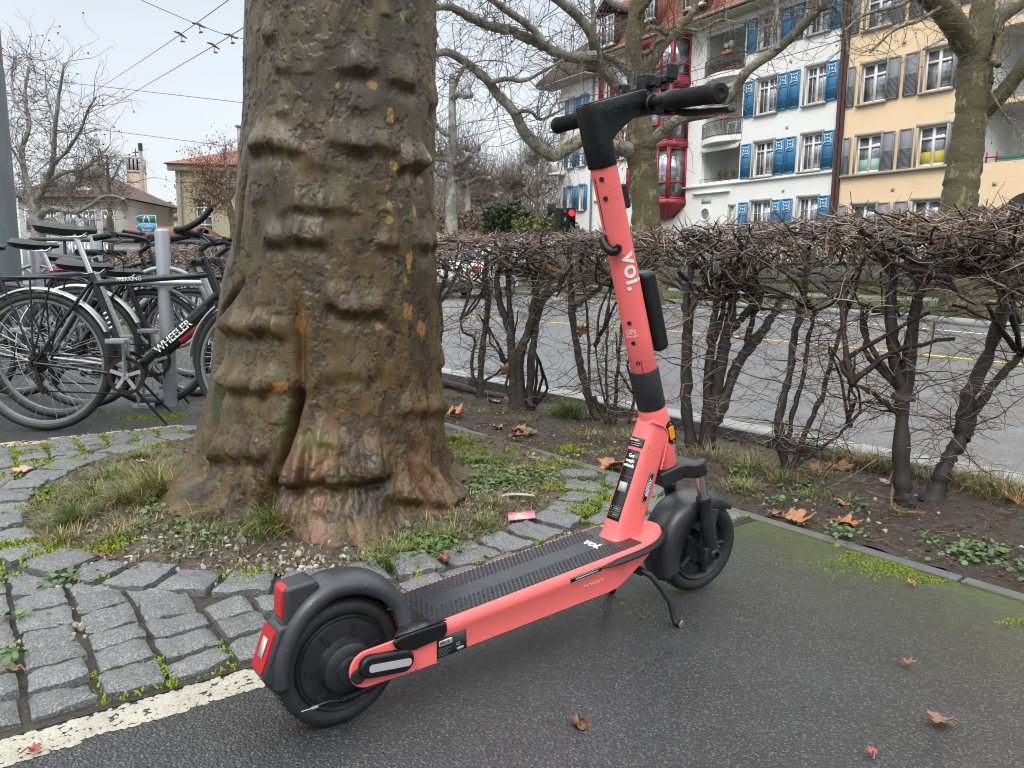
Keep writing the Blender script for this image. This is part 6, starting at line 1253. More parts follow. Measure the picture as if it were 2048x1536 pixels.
def wall_open(mb, s0, s1, z0, z1, ops, out=0.0, depth=.2, m=0, y=None):
    xs = sorted({s0, s1} | {a for o_ in ops for a in o_[:2]}); zs = sorted({z0, z1} | {a for o_ in ops for a in o_[2:4]})
    for i in range(len(xs) - 1):
        for j in range(len(zs) - 1):
            cx, cz = (xs[i] + xs[i + 1]) / 2, (zs[j] + zs[j + 1]) / 2
            if any(o_[0] < cx < o_[1] and o_[2] < cz < o_[3] for o_ in ops): continue
            mb.add([(xs[i], out, zs[j]), (xs[i + 1], out, zs[j]), (xs[i + 1], out, zs[j + 1]), (xs[i], out, zs[j + 1])], [(0, 1, 2, 3)], m)
    for a, b, c, d in [o_[:4] for o_ in ops]:
        mb.add([(a, out, c), (b, out, c), (b, out, d), (a, out, d), (a, out - depth, c), (b, out - depth, c), (b, out - depth, d), (a, out - depth, d)], [(0, 1, 5, 4), (1, 2, 6, 5), (2, 3, 7, 6), (3, 0, 4, 7)], m)
def window(root, a, b, c, d, out=0.0, dep=.14, transom=None, bars=False, sill=True, blind=None, stone=True):
    f = MB(); y = out - dep; w = .065
    for x0, x1 in ((a + .004, a + w), (b - w, b - .004), ((a + b) / 2 - .055, (a + b) / 2 + .055)): f.box(((x0 + x1) / 2, y, (c + d) / 2), (x1 - x0, .07, d - c - .01))
    for z0, z1 in ((c + .004, c + w + .02), (d - w, d - .004)) + (((transom - .04, transom + .04),) if transom else ()): f.box(((a + b) / 2, y - .003, (z0 + z1) / 2), (b - a - .01, .06, z1 - z0))
    if bars:
        for q in ((a * .75 + b * .25), (a * .25 + b * .75)): f.box((q, y - .012, (c + d) / 2 + .0), (.025, .03, d - c - .02))
        for q in (.33, .66) if bars == 2 else (.76,): f.box(((a + b) / 2, y - .014, c + (d - c) * q), (b - a - .02, .03, .025))
    W_ = f.build('window', M_WFR, root, smooth=0)
    g = MB(); g.box(((a + b) / 2, y - .035, (c + d) / 2), (b - a - .02, .012, d - c - .02)); g.build('pane', M_GLASS, W_, smooth=0)
    if blind: g = MB(); g.box(((a + b) / 2, y - .026, c + (d - c) * .2), (b - a - .14, .006, (d - c) * .34)); g.build('blind', blind, W_, smooth=0)
    if stone:
        g = MB()
        for x in (a - .05, b + .05): g.box((x, out + .008, (c + d) / 2), (.10, .03, d - c))
        g.box(((a + b) / 2, out + .010, d + .06), (b - a + .20, .03, .12)); g.build('surround', M_STONE, W_, smooth=0)
    if sill: g = MB(); g.box(((a + b) / 2, out + .06, c - .05), (b - a + .24, .14, .09)); g.build('sill', M_STONE, W_, smooth=0)
    return W_
def shutter(root, a, b, c, d, out, mat, kind):
    f = MB(); y = out + .055; w = .06; f.box(((a + b) / 2, y, (c + d) / 2), (b - a, .035, d - c)); 
    for x in (a + w / 2, b - w / 2): f.box((x, y + .022, (c + d) / 2), (w, .018, d - c))
    for z in (c + w / 2, c + (d - c) * (.52 if kind == 'louvre' else .62), d - w / 2): f.box(((a + b) / 2, y + .022, z), (b - a - .12, .017, w))
    if kind == 'louvre':
        n = 17
        for i in range(n): f.box(((a + b) / 2, y + .024, c + .09 + (d - c) * .47 * i / n), (b - a - .13, .030, .022), M=Matrix.Rotation(radians(35), 3, 'X'))
    else:
        f.box(((a + b) / 2, y + .022, c + (d - c) * .30), (b - a - .12, .012, .03))
    S_ = f.build('shutter', mat, root, smooth=0)
    if kind != 'louvre':
        g = MB(); cx, cz, r = (a + b) / 2, c + (d - c) * .80, min(b - a - .16, (d - c) * .26) / 2
        P = [(cx + r * (1.0 + .28 * cos(4 * t)) * .80 * cos(t + pi / 4), y + .030, cz + r * (1.0 + .28 * cos(4 * t)) * .80 * sin(t + pi / 4)) for t in np.linspace(0, 2 * pi, 41)]
        g.tube(P, .022, 5, caps=False); g.lathe([(.0, 0), (.050, .0), (.050, .012), (.0, .014)], (cx, y + .028, cz), (0, 1, 0), 12)
        for sx, sz in ((1, 1), (-1, 1), (1, -1), (-1, -1)): g.box((cx + sx * r * .92, y + .03, cz + sz * r * .92), (.05, .02, .05))
        g.build('ornament', M_ORN, S_, smooth=0)
    return S_
# ---- white apartment block
WB = thing('apartment_block', 'white apartment block with blue shutters, balconies and a red glazed bay', 'building', FP0, FRZ)
rows = [(2.45, 3.97), (5.08, 6.60), (7.82, 9.36), (10.66, 12.05)]; ops = []
for c, d in rows: ops += [(.90, 1.90, c, d), (3.40, 4.48, c, d)]
REC = [(5.33, 7.74, 5.10, 6.82), (5.33, 7.74, 7.14, 9.66), (5.33, 7.74, 10.05, 12.18)]
w = MB(); wall_open(w, .0, 16.2, -.2, 12.42, ops + REC + [(5.50, 5.78, 2.5, 3.85)] + [(a, b, c, d) for a, b, c, d in ((16.15 - .0, 16.16, 1, 1.01),)][0:0] + [(13.55, 14.10, 6.95, 8.52), (15.05, 15.60, 10.2, 11.7), (12.40, 12.92, 4.95, 6.4)])
w.add([(0, 0, -.2), (0, -12, -.2), (0, -12, 12.42), (0, 0, 12.42)], [(0, 1, 2, 3)]); w.build('wall', M_PWH, WB, smooth=0)
for i_, (c, d) in enumerate(rows):
    for a, b in ((.90, 1.90), (3.40, 4.48)): window(WB, a, b, c, d, transom=c + (d - c) * .74 if i_ else None, bars=1 if i_ else 2)
    for a, b in ((4.64, 5.19), (2.76, 3.30), (2.16, 2.71), (.29, .84)): shutter(WB, a, b, c - .01, d + .01, 0, M_BLU, 'panel')
window(WB, 5.50, 5.78, 2.5, 3.85, stone=True, sill=False)
for a, b, c, d in ((13.55, 14.10, 6.95, 8.52), (15.05, 15.60, 10.2, 11.7), (12.40, 12.92, 4.95, 6.4)): window(WB, a, b, c, d); shutter(WB, b + .04, b + .44, c, d, 0, M_RED, 'panel2' if False else 'louvre'); shutter(WB, a - .44, a - .04, c, d, 0, M_RED, 'louvre')
g = MB(); g.box((4.6, .05, 4.93), (8.7, .12, .10)); g.build('ledge', M_PWH, WB, smooth=0); g = MB(); g.box((14.2, .05, 4.80), (4.0, .12, .10)); g.build('ledge', M_PWH, WB, smooth=0)
for z in (4.35, 7.05, 9.8): g = MB(); g.box((2.72, .012, z), (.11, .03, .13)); g.build('vent', M_STONE, WB, smooth=0)
g = MB(); torus(g, (7.32, .02, 3.57), (0, 1, 0), .30, .05, 32, 6); g.xf(Matrix.Diagonal((1, 1, 1, 1))); ov = g.build('oval_window', M_PWH, WB, smooth=60); g = MB(); g.lathe([(.0, .012), (.29, .012)], (7.32, .0, 3.57), (0, 1, 0), 32); g.build('pane', M_GLASS, ov, smooth=0)
g = MB(); g.box((7.3, .014, 4.22), (.62, .02, .24)); g.build('plaque', flat('pale_green_plaque', (.42, .48, .44), .6), WB, smooth=0); g = MB(); g.box((7.0, .08, 4.58), (2.4, .16, .06)); g.build('canopy', M_PWH, WB, smooth=0)
# balconies
def awning(root, a, b, z, o): 
    k = MB(); xs = np.linspace(a, b, 49); top = [(x, o, z) for x in xs]; bot = [(x, o + .14 + .02 * sin((x - a) / (b - a) * pi), z - .26 - .045 * abs(sin((x - a) / (b - a) * pi * 12))) for x in xs]; k.loft([[(x, o - .5, z + .05) for x in xs], top, bot], False, False); k.build('awning', M_AWN, root, smooth=0, solid=.01)
M_AWN = flat('pale_awning', (.55, .56, .54), .8)
for i_, (a, b, c, d) in enumerate(REC):
    k = MB(); D_ = -1.6
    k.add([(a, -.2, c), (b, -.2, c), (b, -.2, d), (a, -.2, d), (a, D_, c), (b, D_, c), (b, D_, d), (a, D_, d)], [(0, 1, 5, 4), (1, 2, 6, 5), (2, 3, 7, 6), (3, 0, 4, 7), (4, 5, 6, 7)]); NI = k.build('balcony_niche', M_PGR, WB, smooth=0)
    window(NI, a + .25, a + 1.15, c + (.55 if i_ == 0 else .1), d - .25, out=D_ + .06, dep=.03, sill=False, stone=False)
    awning(WB, a, b, d - .02, .02)
    if i_:
        k = MB(); xs = np.linspace(a - .06, b + .06, 25); cur = [.05 + .42 * sin((x - a + .06) / (b - a + .12) * pi) for x in xs]
        k.loft([[(x, y, c - .26) for x, y in zip(xs, cur)], [(x, y, c - .02) for x, y in zip(xs, cur)], [(x, -.1, c - .02) for x in xs], [(x, -.1, c - .26) for x in xs], [(x, y, c - .26) for x, y in zip(xs, cur)]], False, False); k.build('balcony_slab', M_PWH, WB, smooth=30)
        k = MB()
        for zt in (c + .05, c + .72): k.tube([(x, y - .04, zt) for x, y in zip(xs, cur)], .018, 6)
        for q in np.linspace(0, 24, 37): x = np.interp(q, range(25), xs); y = np.interp(q, range(25), cur) - .04; k.tube([(x, y, c + .02), (x, y, c + .72)], .009, 5)
        for q in range(5):
            x0 = a + .35 + q * (b - a - .7) / 4; y0 = np.interp(x0, xs, cur) - .03; k.tube([(x0 + .16 * cos(t) * (1 - t / 14), y0, c + .38 + .16 * sin(t) * (1 - t / 14)) for t in np.linspace(0, 11, 30)], .008, 4)
        k.build('railing', M_IRON, WB, smooth=40)
        k = MB(); k.box((a + .75, .36, c + .80), (.55, .16, .14)); k.build('planter', flat('terracotta', (.40, .13, .07), .8), WB, bevel=.02); k = MB(); leafmass(k, (a + .75, .36, c + .95), (.28, .10, .12), 90, .05, rb_); k.build('planter_leaves', M_BRN, WB, smooth=0)
        if i_ == 2:
            for q in range(7):
                k = MB(); x0 = a + .25 + q * .3; k.lathe([(.06, 0), (.10, .18), (.085, .18), (.05, .02)], (x0, .10, c + .05), n=10); P_ = k.build('pot', flat('terracotta_pot', (.34, .12, .07), .8), WB, smooth=50); k = MB(); leafmass(k, (x0, .10, c + .36), (.13, .12, .2), 90, .05, rb_); k.build('plant', M_BRN, P_, smooth=0)
            for q, (dx, dz) in enumerate(((1.5, .35), (1.2, .25), (1.35, .75))): k = MB(); k.lathe([(.0001, -.15), (.08, -.127), (.13, -.075), (.15, 0), (.13, .075), (.08, .127), (.0001, .15)], (a + dx, -.4, d - .55 - dz * .6), n=16); k.build('paper_lantern', M_WFR, WB, smooth=60)
        else:
            k = MB(); k.box((a + .7, -.35, c + .62), (.6, .5, .03))
            for sx in (-.25, .25):
                for sy in (-.2, .2): k.box((a + .7 + sx, -.35 + sy, c + .31), (.03, .03, .6))
            k.build('balcony_table', M_WFR, WB, smooth=0)
    else:
        k = MB(); k.tube([(a + .1, .06, c + .14), (b, .06, c + .14)], .014, 6); [k.tube([(x, .06, c - .05), (x, .06, c + .14)], .012, 5) for x in np.linspace(a + .1, b, 6)]; k.build('railing', M_IRON, WB, smooth=40)
        for q, x0 in enumerate((5.55, 5.9, 6.4, 6.75)): k = MB(); k.lathe([(.07, 0), (.10, .18), (.085, .18), (.05, .02)], (x0, -.25, c), n=10); P_ = k.build('pot', flat('dark_pot', (.12, .06, .05), .8), WB, smooth=50); k = MB(); leafmass(k, (x0, -.25, c + .32), (.12, .12, .18), 70, .05, rb_); k.build('plant', M_OLV, P_, smooth=0)
# red glazed bay
BAY = [(8.80, 0), (9.12, .92), (11.55, .92), (12.1, 0)]
def bay_pt(q, z, inset=0.0): return Vector((q[0], q[1], z))
BW = thing('bay_window', None, None, (0, 0, 0)); BW.parent = WB
ztop_b = 13.4; faces = list(zip(BAY[:-1], BAY[1:])); fr = MB(); gl = MB(); levels = [(4.40, 6.95), (7.25, 9.95), (10.30, 12.22)]
for a, b in faces:
    A_, B_ = Vector((*a, 0)), Vector((*b, 0)); d = (B_ - A_); L = d.length; d.normalize(); n_ = Vector((-d.y, d.x, 0)); n_ = n_ if n_.y > 0 else -n_; ang = atan2(d.y, d.x); mid = (A_ + B_) / 2
    nm = 3 if L > 1.5 else 1
    for z0, z1 in levels:
        for i in range(nm + 1):
            p = A_ + d * (L * i / nm); ww = .16 if i in (0, nm) else .10
            fr.box(p + n_ * (-.02 + .004 * (i % 2)) + Vector((0, 0, (z0 + z1) / 2)), (ww, .11, z1 - z0), rz=ang)
        tz = z0 + (z1 - z0) * .33
        for z, h in ((z0 + .05, .10), (tz, .09), (z1 - .05, .10)): fr.box(mid + n_ * (-.03) + Vector((0, 0, z)), (L - .04, .09, h), rz=ang)
        gl.box(mid - n_ * .07 + Vector((0, 0, (z0 + z1) / 2)), (L - .05, .02, z1 - z0 - .05), rz=ang)
    for z0, z1 in ((4.10, 4.40), (6.95, 7.25), (9.95, 10.30), (12.22, 12.41)): fr.box(mid + n_ * .01 + Vector((0, 0, (z0 + z1) / 2)), (L + .06, .14, z1 - z0), rz=ang)
fr.build('frame', M_RED, BW, smooth=0); gl.build('pane', M_GLASS, BW, smooth=0)
g = MB(); up = [Vector((q[0], q[1] + .02, 4.10)) for q in BAY]; lo = [Vector((9.6, 0, 3.50)), Vector((9.9, .28, 3.42)), Vector((11.0, .28, 3.42)), Vector((11.3, 0, 3.50))]; g.loft([up, lo], False, False); g.add(lo, [(0, 1, 2, 3)])
for a, b in zip(up, lo): g.tube([a, b], .05, 6)
g.build('corbel', M_RED, BW, smooth=0)
for z0, z1 in levels: g = MB(); g.box((10.45, .3, z0 + .35), (2.0, .03, .55)); g.build('rail_screen', M_WFR, BW, smooth=0)
# roof with eaves and dormers
r = MB(); r.loft([[(-.3, .95, 12.44), (16.9, .95, 12.44)], [(-.3, .95, 12.62), (16.9, .95, 12.62)], [(-.3, .55, 12.9), (16.9, .55, 12.9)], [(-.3, -1.4, 16.0), (16.9, -1.4, 16.0)], [(-.3, -6, 18.6), (16.9, -6, 18.6)]], False, False); RO = r.build('roof', M_TILE, WB, smooth=0)
r = MB(); r.box((8.3, .47, 12.43), (17.2, .98, .06)); r.build('soffit', flat('soffit_boards', (.50, .44, .40), .8), RO, smooth=0); r = MB(); r.tube([(-.3, 1.02, 12.56), (16.9, 1.02, 12.56)], .075, 8); r.build('gutter', flat('zinc', (.25, .23, .22), .5, .4), RO, smooth=60)
def dormer(x, w, z, h, red=False):
    k = MB(); k.box((x, -.15, z + h / 2), (w, 1.6, h)); D_ = k.build('dormer', M_TILED if not red else M_TILE, RO, smooth=0)
    k = MB(); k.prism([(-w / 2 - .25, h), (0, h + .75), (w / 2 + .25, h), (w / 2 + .1, h - .12), (0, h + .55), (-w / 2 - .1, h - .12)], (x, 0, z), (1, 0, 0), (0, 0, 1), (0, 1, 0), -1.4, .95); k.build('gable', M_TILED, D_, smooth=0)
    window(D_, x - w / 2 + .18, x + w / 2 - .18, z + .2, z + h - .15, out=.66, dep=-.03, stone=False, sill=True, transom=z + .2 + (h - .35) * .7, bars=1)
dormer(8.0, 1.6, 13.1, 1.9, True); dormer(14.6, 1.5, 12.8, 1.9); dormer(3.0, 1.6, 13.1, 1.9, True); dormer(11.4, 1.5, 13.3, 1.8, True)
# wing at the far end with blue shutters
w = MB(); wo = []
for c in (1.7, 4.35, 6.95, 9.5):
    for a in (17.15, 18.35): wo.append((a, a + .50, c, c + 1.45))
wall_open(w, 16.2, 19.75, -.2, 12.0, wo, out=.10); w.add([(16.2, .10, -.2), (16.2, -.05, -.2), (16.2, -.05, 12.0), (16.2, .10, 12.0)], [(0, 1, 2, 3)]); w.add([(19.75, .10, -.2), (19.75, -9, -.2), (19.75, -9, 12), (19.75, .10, 12)], [(0, 1, 2, 3)]); w.build('wing_wall', M_PWH, WB, smooth=0)
for a, b, c, d in wo: window(WB, a, b, c, d, out=.10); shutter(WB, b + .03, b + .33, c, d, .10, M_BLU, 'louvre'); shutter(WB, a - .33, a - .03, c, d, .10, M_BLU, 'louvre')
for z in (4.0, 6.6, 9.2): k = MB(); k.box((19.5, .45, z), (.9, .75, .14)); k.box((19.5, .80, z + .45), (.9, .03, .75)); k.build('corner_balcony', M_PWH if z > 4 else M_IRON, WB, smooth=0)
k = MB(); k.tube([(16.35, .20, .0), (16.35, .20, 12.0)], .06, 8); k.build('downpipe', flat('grey_downpipe', (.16, .18, .19), .5), WB, smooth=60)
r = MB(); r.loft([[(15.9, 1.2, 11.85), (20.9, 1.2, 11.85)], [(15.9, 1.2, 12.1), (20.9, 1.2, 12.1)], [(16.4, -.3, 14.2), (19.6, -.6, 14.0)], [(16.4, -5, 17.2), (18.6, -5, 16.6)]], False, False); r.add([(20.9, 1.2, 12.1), (20.9, -9, 12.1), (18.6, -5, 16.6), (19.6, -.6, 14.0)], [(0, 1, 2, 3)]); r.build('wing_roof', M_TILED, WB, smooth=0)
r = MB(); r.box((18.4, .55, 11.83), (5.0, 1.3, .07)); r.build('wing_soffit', flat('soffit_grey', (.42, .42, .42), .8), WB, smooth=0)
k = MB(); k.tube([(.13, .09, -.1), (.13, .09, 12.5)], .085, 10); k.box((-.05, .05, 6), (.12, .10, 13)); k.build('downpipe', M_BPIPE, WB, smooth=60)
# ---- orange apartment block
OB = thing('apartment_block', 'orange rendered apartment block with grey louvred shutters', 'building', FP0, FRZ)
rowo = [(2.35, 3.50), (4.74, 6.18), (7.42, 8.92), (10.22, 11.62)]; oo = []
for c, d in rowo: oo += [(-1.80, -.74, c, d), (-4.36, -3.30, c, d)]
w = MB(); wall_open(w, -5.55, -.12, -.2, 13.2, oo); w.build('wall', M_POR, OB, smooth=0)
bl = [flat('mint_blind', (.30, .50, .46), .8), flat('yellow_blind', (.50, .42, .06), .8)]
for i_, (c, d) in enumerate(rowo):
    for q, (a, b) in enumerate(((-1.80, -.74), (-4.36, -3.30))): window(OB, a, b, c, d, transom=c + (d - c) * .70 if i_ else None, blind=bl[q] if i_ == 1 else None, sill=i_ != 1)
    for a, b in ((-.50, .00), (-2.40, -1.87), (-3.12, -2.57), (-5.02, -4.48)):
        if a > -.6: b = -.14
        shutter(OB, a, b, c - .02, d + .02, 0, M_GSH, 'louvre')
g = MB(); g.box((-2.85, .07, 4.66), (5.4, .16, .10)); g.build('ledge', M_STONE, OB, smooth=0)
for s_, z in ((-2.45, 9.4), (-2.45, 4.0), (-6.2, 3.9)): g = MB(); g.box((s_, .012, z), (.13, .03, .14)); g.build('vent', M_STONE, OB, smooth=0)
k = MB(); bays = [(3.72 + .9, 6.55), (6.75, 9.1), (9.35, 11.9)]
wall_open(k, -14, -5.55, -.2, 13.2, [(-13.5, -5.65, a, b) for a, b in bays] + [(-8.2, -6.9, .2, 3.05)]); k.build('balcony_wall', M_POR, OB, smooth=0)
for i_, (a, b) in enumerate(bays):
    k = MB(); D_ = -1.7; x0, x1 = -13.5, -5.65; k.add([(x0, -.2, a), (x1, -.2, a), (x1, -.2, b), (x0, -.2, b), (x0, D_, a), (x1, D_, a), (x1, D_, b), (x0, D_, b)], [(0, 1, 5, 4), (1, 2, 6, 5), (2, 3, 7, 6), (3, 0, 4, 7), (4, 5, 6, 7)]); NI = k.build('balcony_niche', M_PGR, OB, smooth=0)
    window(NI, -7.5, -6.5, a + .1, b - .35, out=D_ + .06, dep=.03, sill=False, stone=False)
    if i_: 
        k = MB(); k.tube([(x0, .05, a + .85), (x1, .05, a + .85)], .02, 6); [k.tube([(x, .05, a), (x, .05, a + .85)], .010, 4) for x in np.arange(x0, x1, .13)]; k.build('railing', flat('pale_railing', (.33, .33, .32), .5), OB, smooth=30)
    else:
        k = MB(); k.box((-6.5, -.2, a + .16), (.9, .16, .12)); k.build('planter', flat('green_planter', (.05, .16, .12), .7), OB, bevel=.02)
        k = MB(); k.box((-5.95, -.12, a + .20), (.42, .04, .05)); k.box((-5.78, -.12, a + .2), (.04, .04, .36)); k.box((-6.12, -.12, a + .2), (.04, .04, .36)); k.build('red_rack', M_RED, OB, smooth=0)
        k = MB(); torus(k, (-6.15, -1.4, a + 1.05), (0, 1, 0), .15, .012, 24, 6); k.build('round_dish', M_WFR, OB, smooth=40)
k = MB(); k.lathe([(.0, .02), (.95, .02)], (-7.4, 0, 2.6), (0, 1, 0), 28); k.build('arch_door', flat('dark_arch', (.03, .03, .03), .6), OB, smooth=0)
r = MB(); r.loft([[(-14.2, .9, 13.2), (-.12, .9, 13.2)], [(-14.2, .9, 13.4), (-.12, .9, 13.4)], [(-14.2, -4, 17), (-.12, -4, 17)]], False, False); r.build('roof', M_TILE, OB, smooth=0)

# ================================================================ trees with traced limbs
def bark2(name, a, b, c3, patch=.5):
    t = NT(name); c = t.mix(t.noise(2.2, 5, .6), a, b); c = t.mix(t.ramp(t.noise(4.5, 4, .6, src=t.map((1, 1, .5))), [(patch, 0), (patch + .03, .85)]), c, c3); c = t.mix(t.ramp(t.noise(18, 5, .7), [(.4, .45), (.7, 0)]), c, (.02, .018, .012)); t.bs(Base_Color=c, Roughness=.75); t.bump(t.noise(11, 6, .7), .9, .05); return t.m
M_TBK = bark2('green_plane_bark', (.066, .056, .022), (.125, .108, .042), (.24, .215, .10), .56); M_TBK2 = bark2('pale_plane_limb', (.125, .115, .072), (.23, .21, .145), (.36, .33, .25), .50); M_TWF = blade_mat('fine_tree_twig', (.06, .048, .04), (.19, .155, .125), .8)
M_SEED = flat('seed_ball', (.07, .045, .03), .9)
def tree(name, label, D, trunk, limbs, tw=900, tl=(.5, 1.5), tr_=(.006, .012), seeds=40, mats=None, base=None, knob=False, up=.15, seed=1, rad_px=None, lvl2=2, jit=.9, group='bare trees along the street'):
    rs = np.random.RandomState(seed); mb, mt = (M_TBK, M_TBK2) if mats is None else mats
    b = at(trunk[0][0], trunk[0][1], D); base = Vector((b.x, b.y, 0)) if base is None else base
    root = thing(name, label, 'tree', base, 0, group); S = MB(); Lb = MB(); pts = []; wts = []
    def chain(P, R, mb_, k=6, n=10):
        P = [Vector(q) for q in spline(P, k)]; R = np.interp(np.linspace(0, 1, len(P)), np.linspace(0, 1, len(R)), R); ja = .10 if R[0] < .12 else .025; n_ = [p + Vector(rs.normal(0, ja, 3)) * r_ for p, r_ in zip(P, R)]
        mb_.tube(n_, R * (1 + (.05 if R[0] < .12 else .022) * rs.normal(size=len(R))), n); return n_, R
    tp = [at(q[0], q[1], D) for q in trunk]; tp[0] = Vector((tp[0].x, tp[0].y, -.1)); chain(tp, [q[2] / FPX * D for q in trunk], S, 10, 20)
    for L in limbs:
        dz = L.get('d', 0.0); n_ = len(L['p']); dep = [D + dz * (i / max(1, n_ - 1)) + L.get('d0', 0) for i in range(n_)]
        P = [at(q[0], q[1], dd) for q, dd in zip(L['p'], dep)]; R = [q / FPX * D for q in L['r']]
        pp, rr = chain(P, R, Lb if not L.get('t') else S, 6, 10); pts += pp[2:]; wts += [max(.1, 1 - r_ / .2) for r_ in rr[2:]]
        if knob: e = pp[-1]; S.lathe([(.001, -.14), (.10, -.10), (.15, 0), (.10, .10), (.001, .14)], e, (pp[-1] - pp[-2]), 8)
    off = Matrix.Translation((-base.x, -base.y, 0)); S.xf(off); S.build('trunk', mb, root, smooth=60)
    if Lb.V: Lb.xf(off); Lb.build('limbs', mt, root, smooth=60)
    T = MB(); P0 = np.array([pts[rs.randint(len(pts))] for _ in range(tw)]); d = rs.normal(size=(tw, 3)); d[:, 2] += up; d /= np.linalg.norm(d, axis=1, keepdims=True)
    L = rs.uniform(*tl, tw); R = rs.uniform(*tr_, tw); k = 8; t = np.linspace(0, 1, k); P = np.zeros((tw, k, 3)); P[:, 0] = P0; cur = d
    for i in range(1, k):
        cur = cur + rs.normal(0, .26, (tw, 3)); cur[:, 2] += .03; cur /= np.linalg.norm(cur, axis=1, keepdims=True); P[:, i] = P[:, i - 1] + cur * (L / (k - 1))[:, None]
    T.batch(P, R[:, None] * (1 - .6 * t)[None, :], 4)
    Q = P[:, 2:8].reshape(-1, 3); Q = Q[rs.rand(len(Q)) < lvl2 / 6]; n = len(Q); d = rs.normal(size=(n, 3)); d[:, 2] += up; d /= np.linalg.norm(d, axis=1, keepdims=True); P2 = np.zeros((n, 6, 3)); P2[:, 0] = Q; cur = d; L2 = rs.uniform(tl[0] * .35, tl[1] * .5, n)
    for i in range(1, 6): cur = cur + rs.normal(0, .32, (n, 3)); cur /= np.linalg.norm(cur, axis=1, keepdims=True); P2[:, i] = P2[:, i - 1] + cur * (L2 / 5)[:, None]
    T.batch(P2, np.full((n, 6), tr_[0] * .62), 3)
    if seeds:
        for q in P2[rs.choice(len(P2), min(seeds, len(P2)), False)][:, -1]: T.add(iv * .022 * (D / 18) + q, ifc)
    T.xf(off); T.build('twigs', M_TWF, root, smooth=0); return root, P2[:, -1], off
tree('plane_tree', 'bare plane tree with mottled spreading limbs behind the scooter', 18.0, [(1302, 600, 40), (1296, 520, 31), (1291, 430, 28), (1286, 350, 28), (1281, 295, 31), (1277, 240, 22), (1273, 170, 18), (1267, 90, 17), (1274, 20, 17), (1280, -60, 15), (1284, -160, 12)], [
    {'p': [(1275, 305), (1257, 300), (1232, 295), (1200, 284), (1168, 279), (1135, 297), (1107, 311), (1079, 297), (1047, 262), (1029, 225), (991, 184), (976, 162), (932, 125), (897, 105), (872, 108), (840, 120)], 'r': [17, 14, 13, 12, 11, 9, 8, 7, 5], 'd': -2.5},
    {'p': [(979, 166), (1010, 158), (1047, 161), (1079, 147), (1126, 120)], 'r': [5, 4, 3, 2.4], 'd': .4, 'd0': -1.9}, {'p': [(1029, 225), (1060, 222), (1078, 238), (1100, 232), (1130, 215)], 'r': [4, 3.4, 2.6, 2], 'd': .6, 'd0': -1.6}, {'p': [(932, 125), (915, 160), (905, 195)], 'r': [3.5, 3, 2], 'd0': -2.2},
    {'p': [(1268, 222), (1240, 178), (1204, 137), (1191, 103), (1185, 72), (1160, 37), (1129, 9), (1100, -15), (1060, -60)], 'r': [13, 12, 11, 11, 10, 9, 9, 8], 'd': -2}, {'p': [(1190, 112), (1141, 114), (1104, 100), (1072, 84), (1029, 64), (994, 55), (966, 47), (922, 25), (901, 14), (869, 14), (830, 8)], 'r': [10, 9, 9, 9, 8, 7, 6, 5], 'd': -2.0, 'd0': -.9},
    {'p': [(1085, 81), (1047, 44), (1010, 19), (985, 0), (950, -30)], 'r': [7, 6.5, 6, 5], 'd': -.8, 'd0': -1.7}, {'p': [(1268, 198), (1263, 153), (1235, 125), (1204, 110), (1188, 114)], 'r': [9, 8, 7, 6], 'd': -.5}, {'p': [(1188, 66), (1187, 30), (1184, -10), (1180, -60)], 'r': [5, 4.5, 4], 'd0': -1}, {'p': [(1140, 150), (1110, 120), (1190, 128)], 'r': [2, 2.5, 3], 'd0': -.8},
    {'p': [(1287, 302), (1297, 287), (1319, 269), (1347, 245), (1385, 232), (1430, 222), (1462, 191), (1493, 143), (1554, 99), (1595, 61), (1629, 27), (1650, 0), (1675, -50)], 'r': [15, 12, 11, 10, 10, 9.5, 9, 9, 8, 7], 'd': -3, 't': 0}, {'p': [(1554, 99), (1555, 60), (1553, 20), (1552, -30)], 'r': [5, 4.5, 4], 'd0': -2.4}, {'p': [(1629, 27), (1670, 15), (1690, 60), (1696, 110)], 'r': [3, 2.4, 1.6], 'd0': -2.6},
    {'p': [(1276, 200), (1294, 155), (1313, 116), (1338, 78), (1360, 56), (1385, 25), (1391, 0), (1398, -60)], 'r': [10, 9, 8, 8, 7, 7, 6], 'd': 1.0, 't': 1}, {'p': [(1270, 75), (1304, 56), (1338, 69), (1352, 62)], 'r': [6, 5, 4], 'd': .6}, {'p': [(1270, 65), (1279, 28), (1297, 3), (1320, -30)], 'r': [7, 6, 5], 'd': -.6, 't': 1}, {'p': [(1276, 108), (1300, 104), (1312, 85), (1330, 78)], 'r': [6, 5, 4], 'd': -.5}, {'p': [(1360, 56), (1400, 60), (1440, 40), (1470, 45)], 'r': [4, 3, 2], 'd0': .6}], tw=800, seeds=140, seed=3)
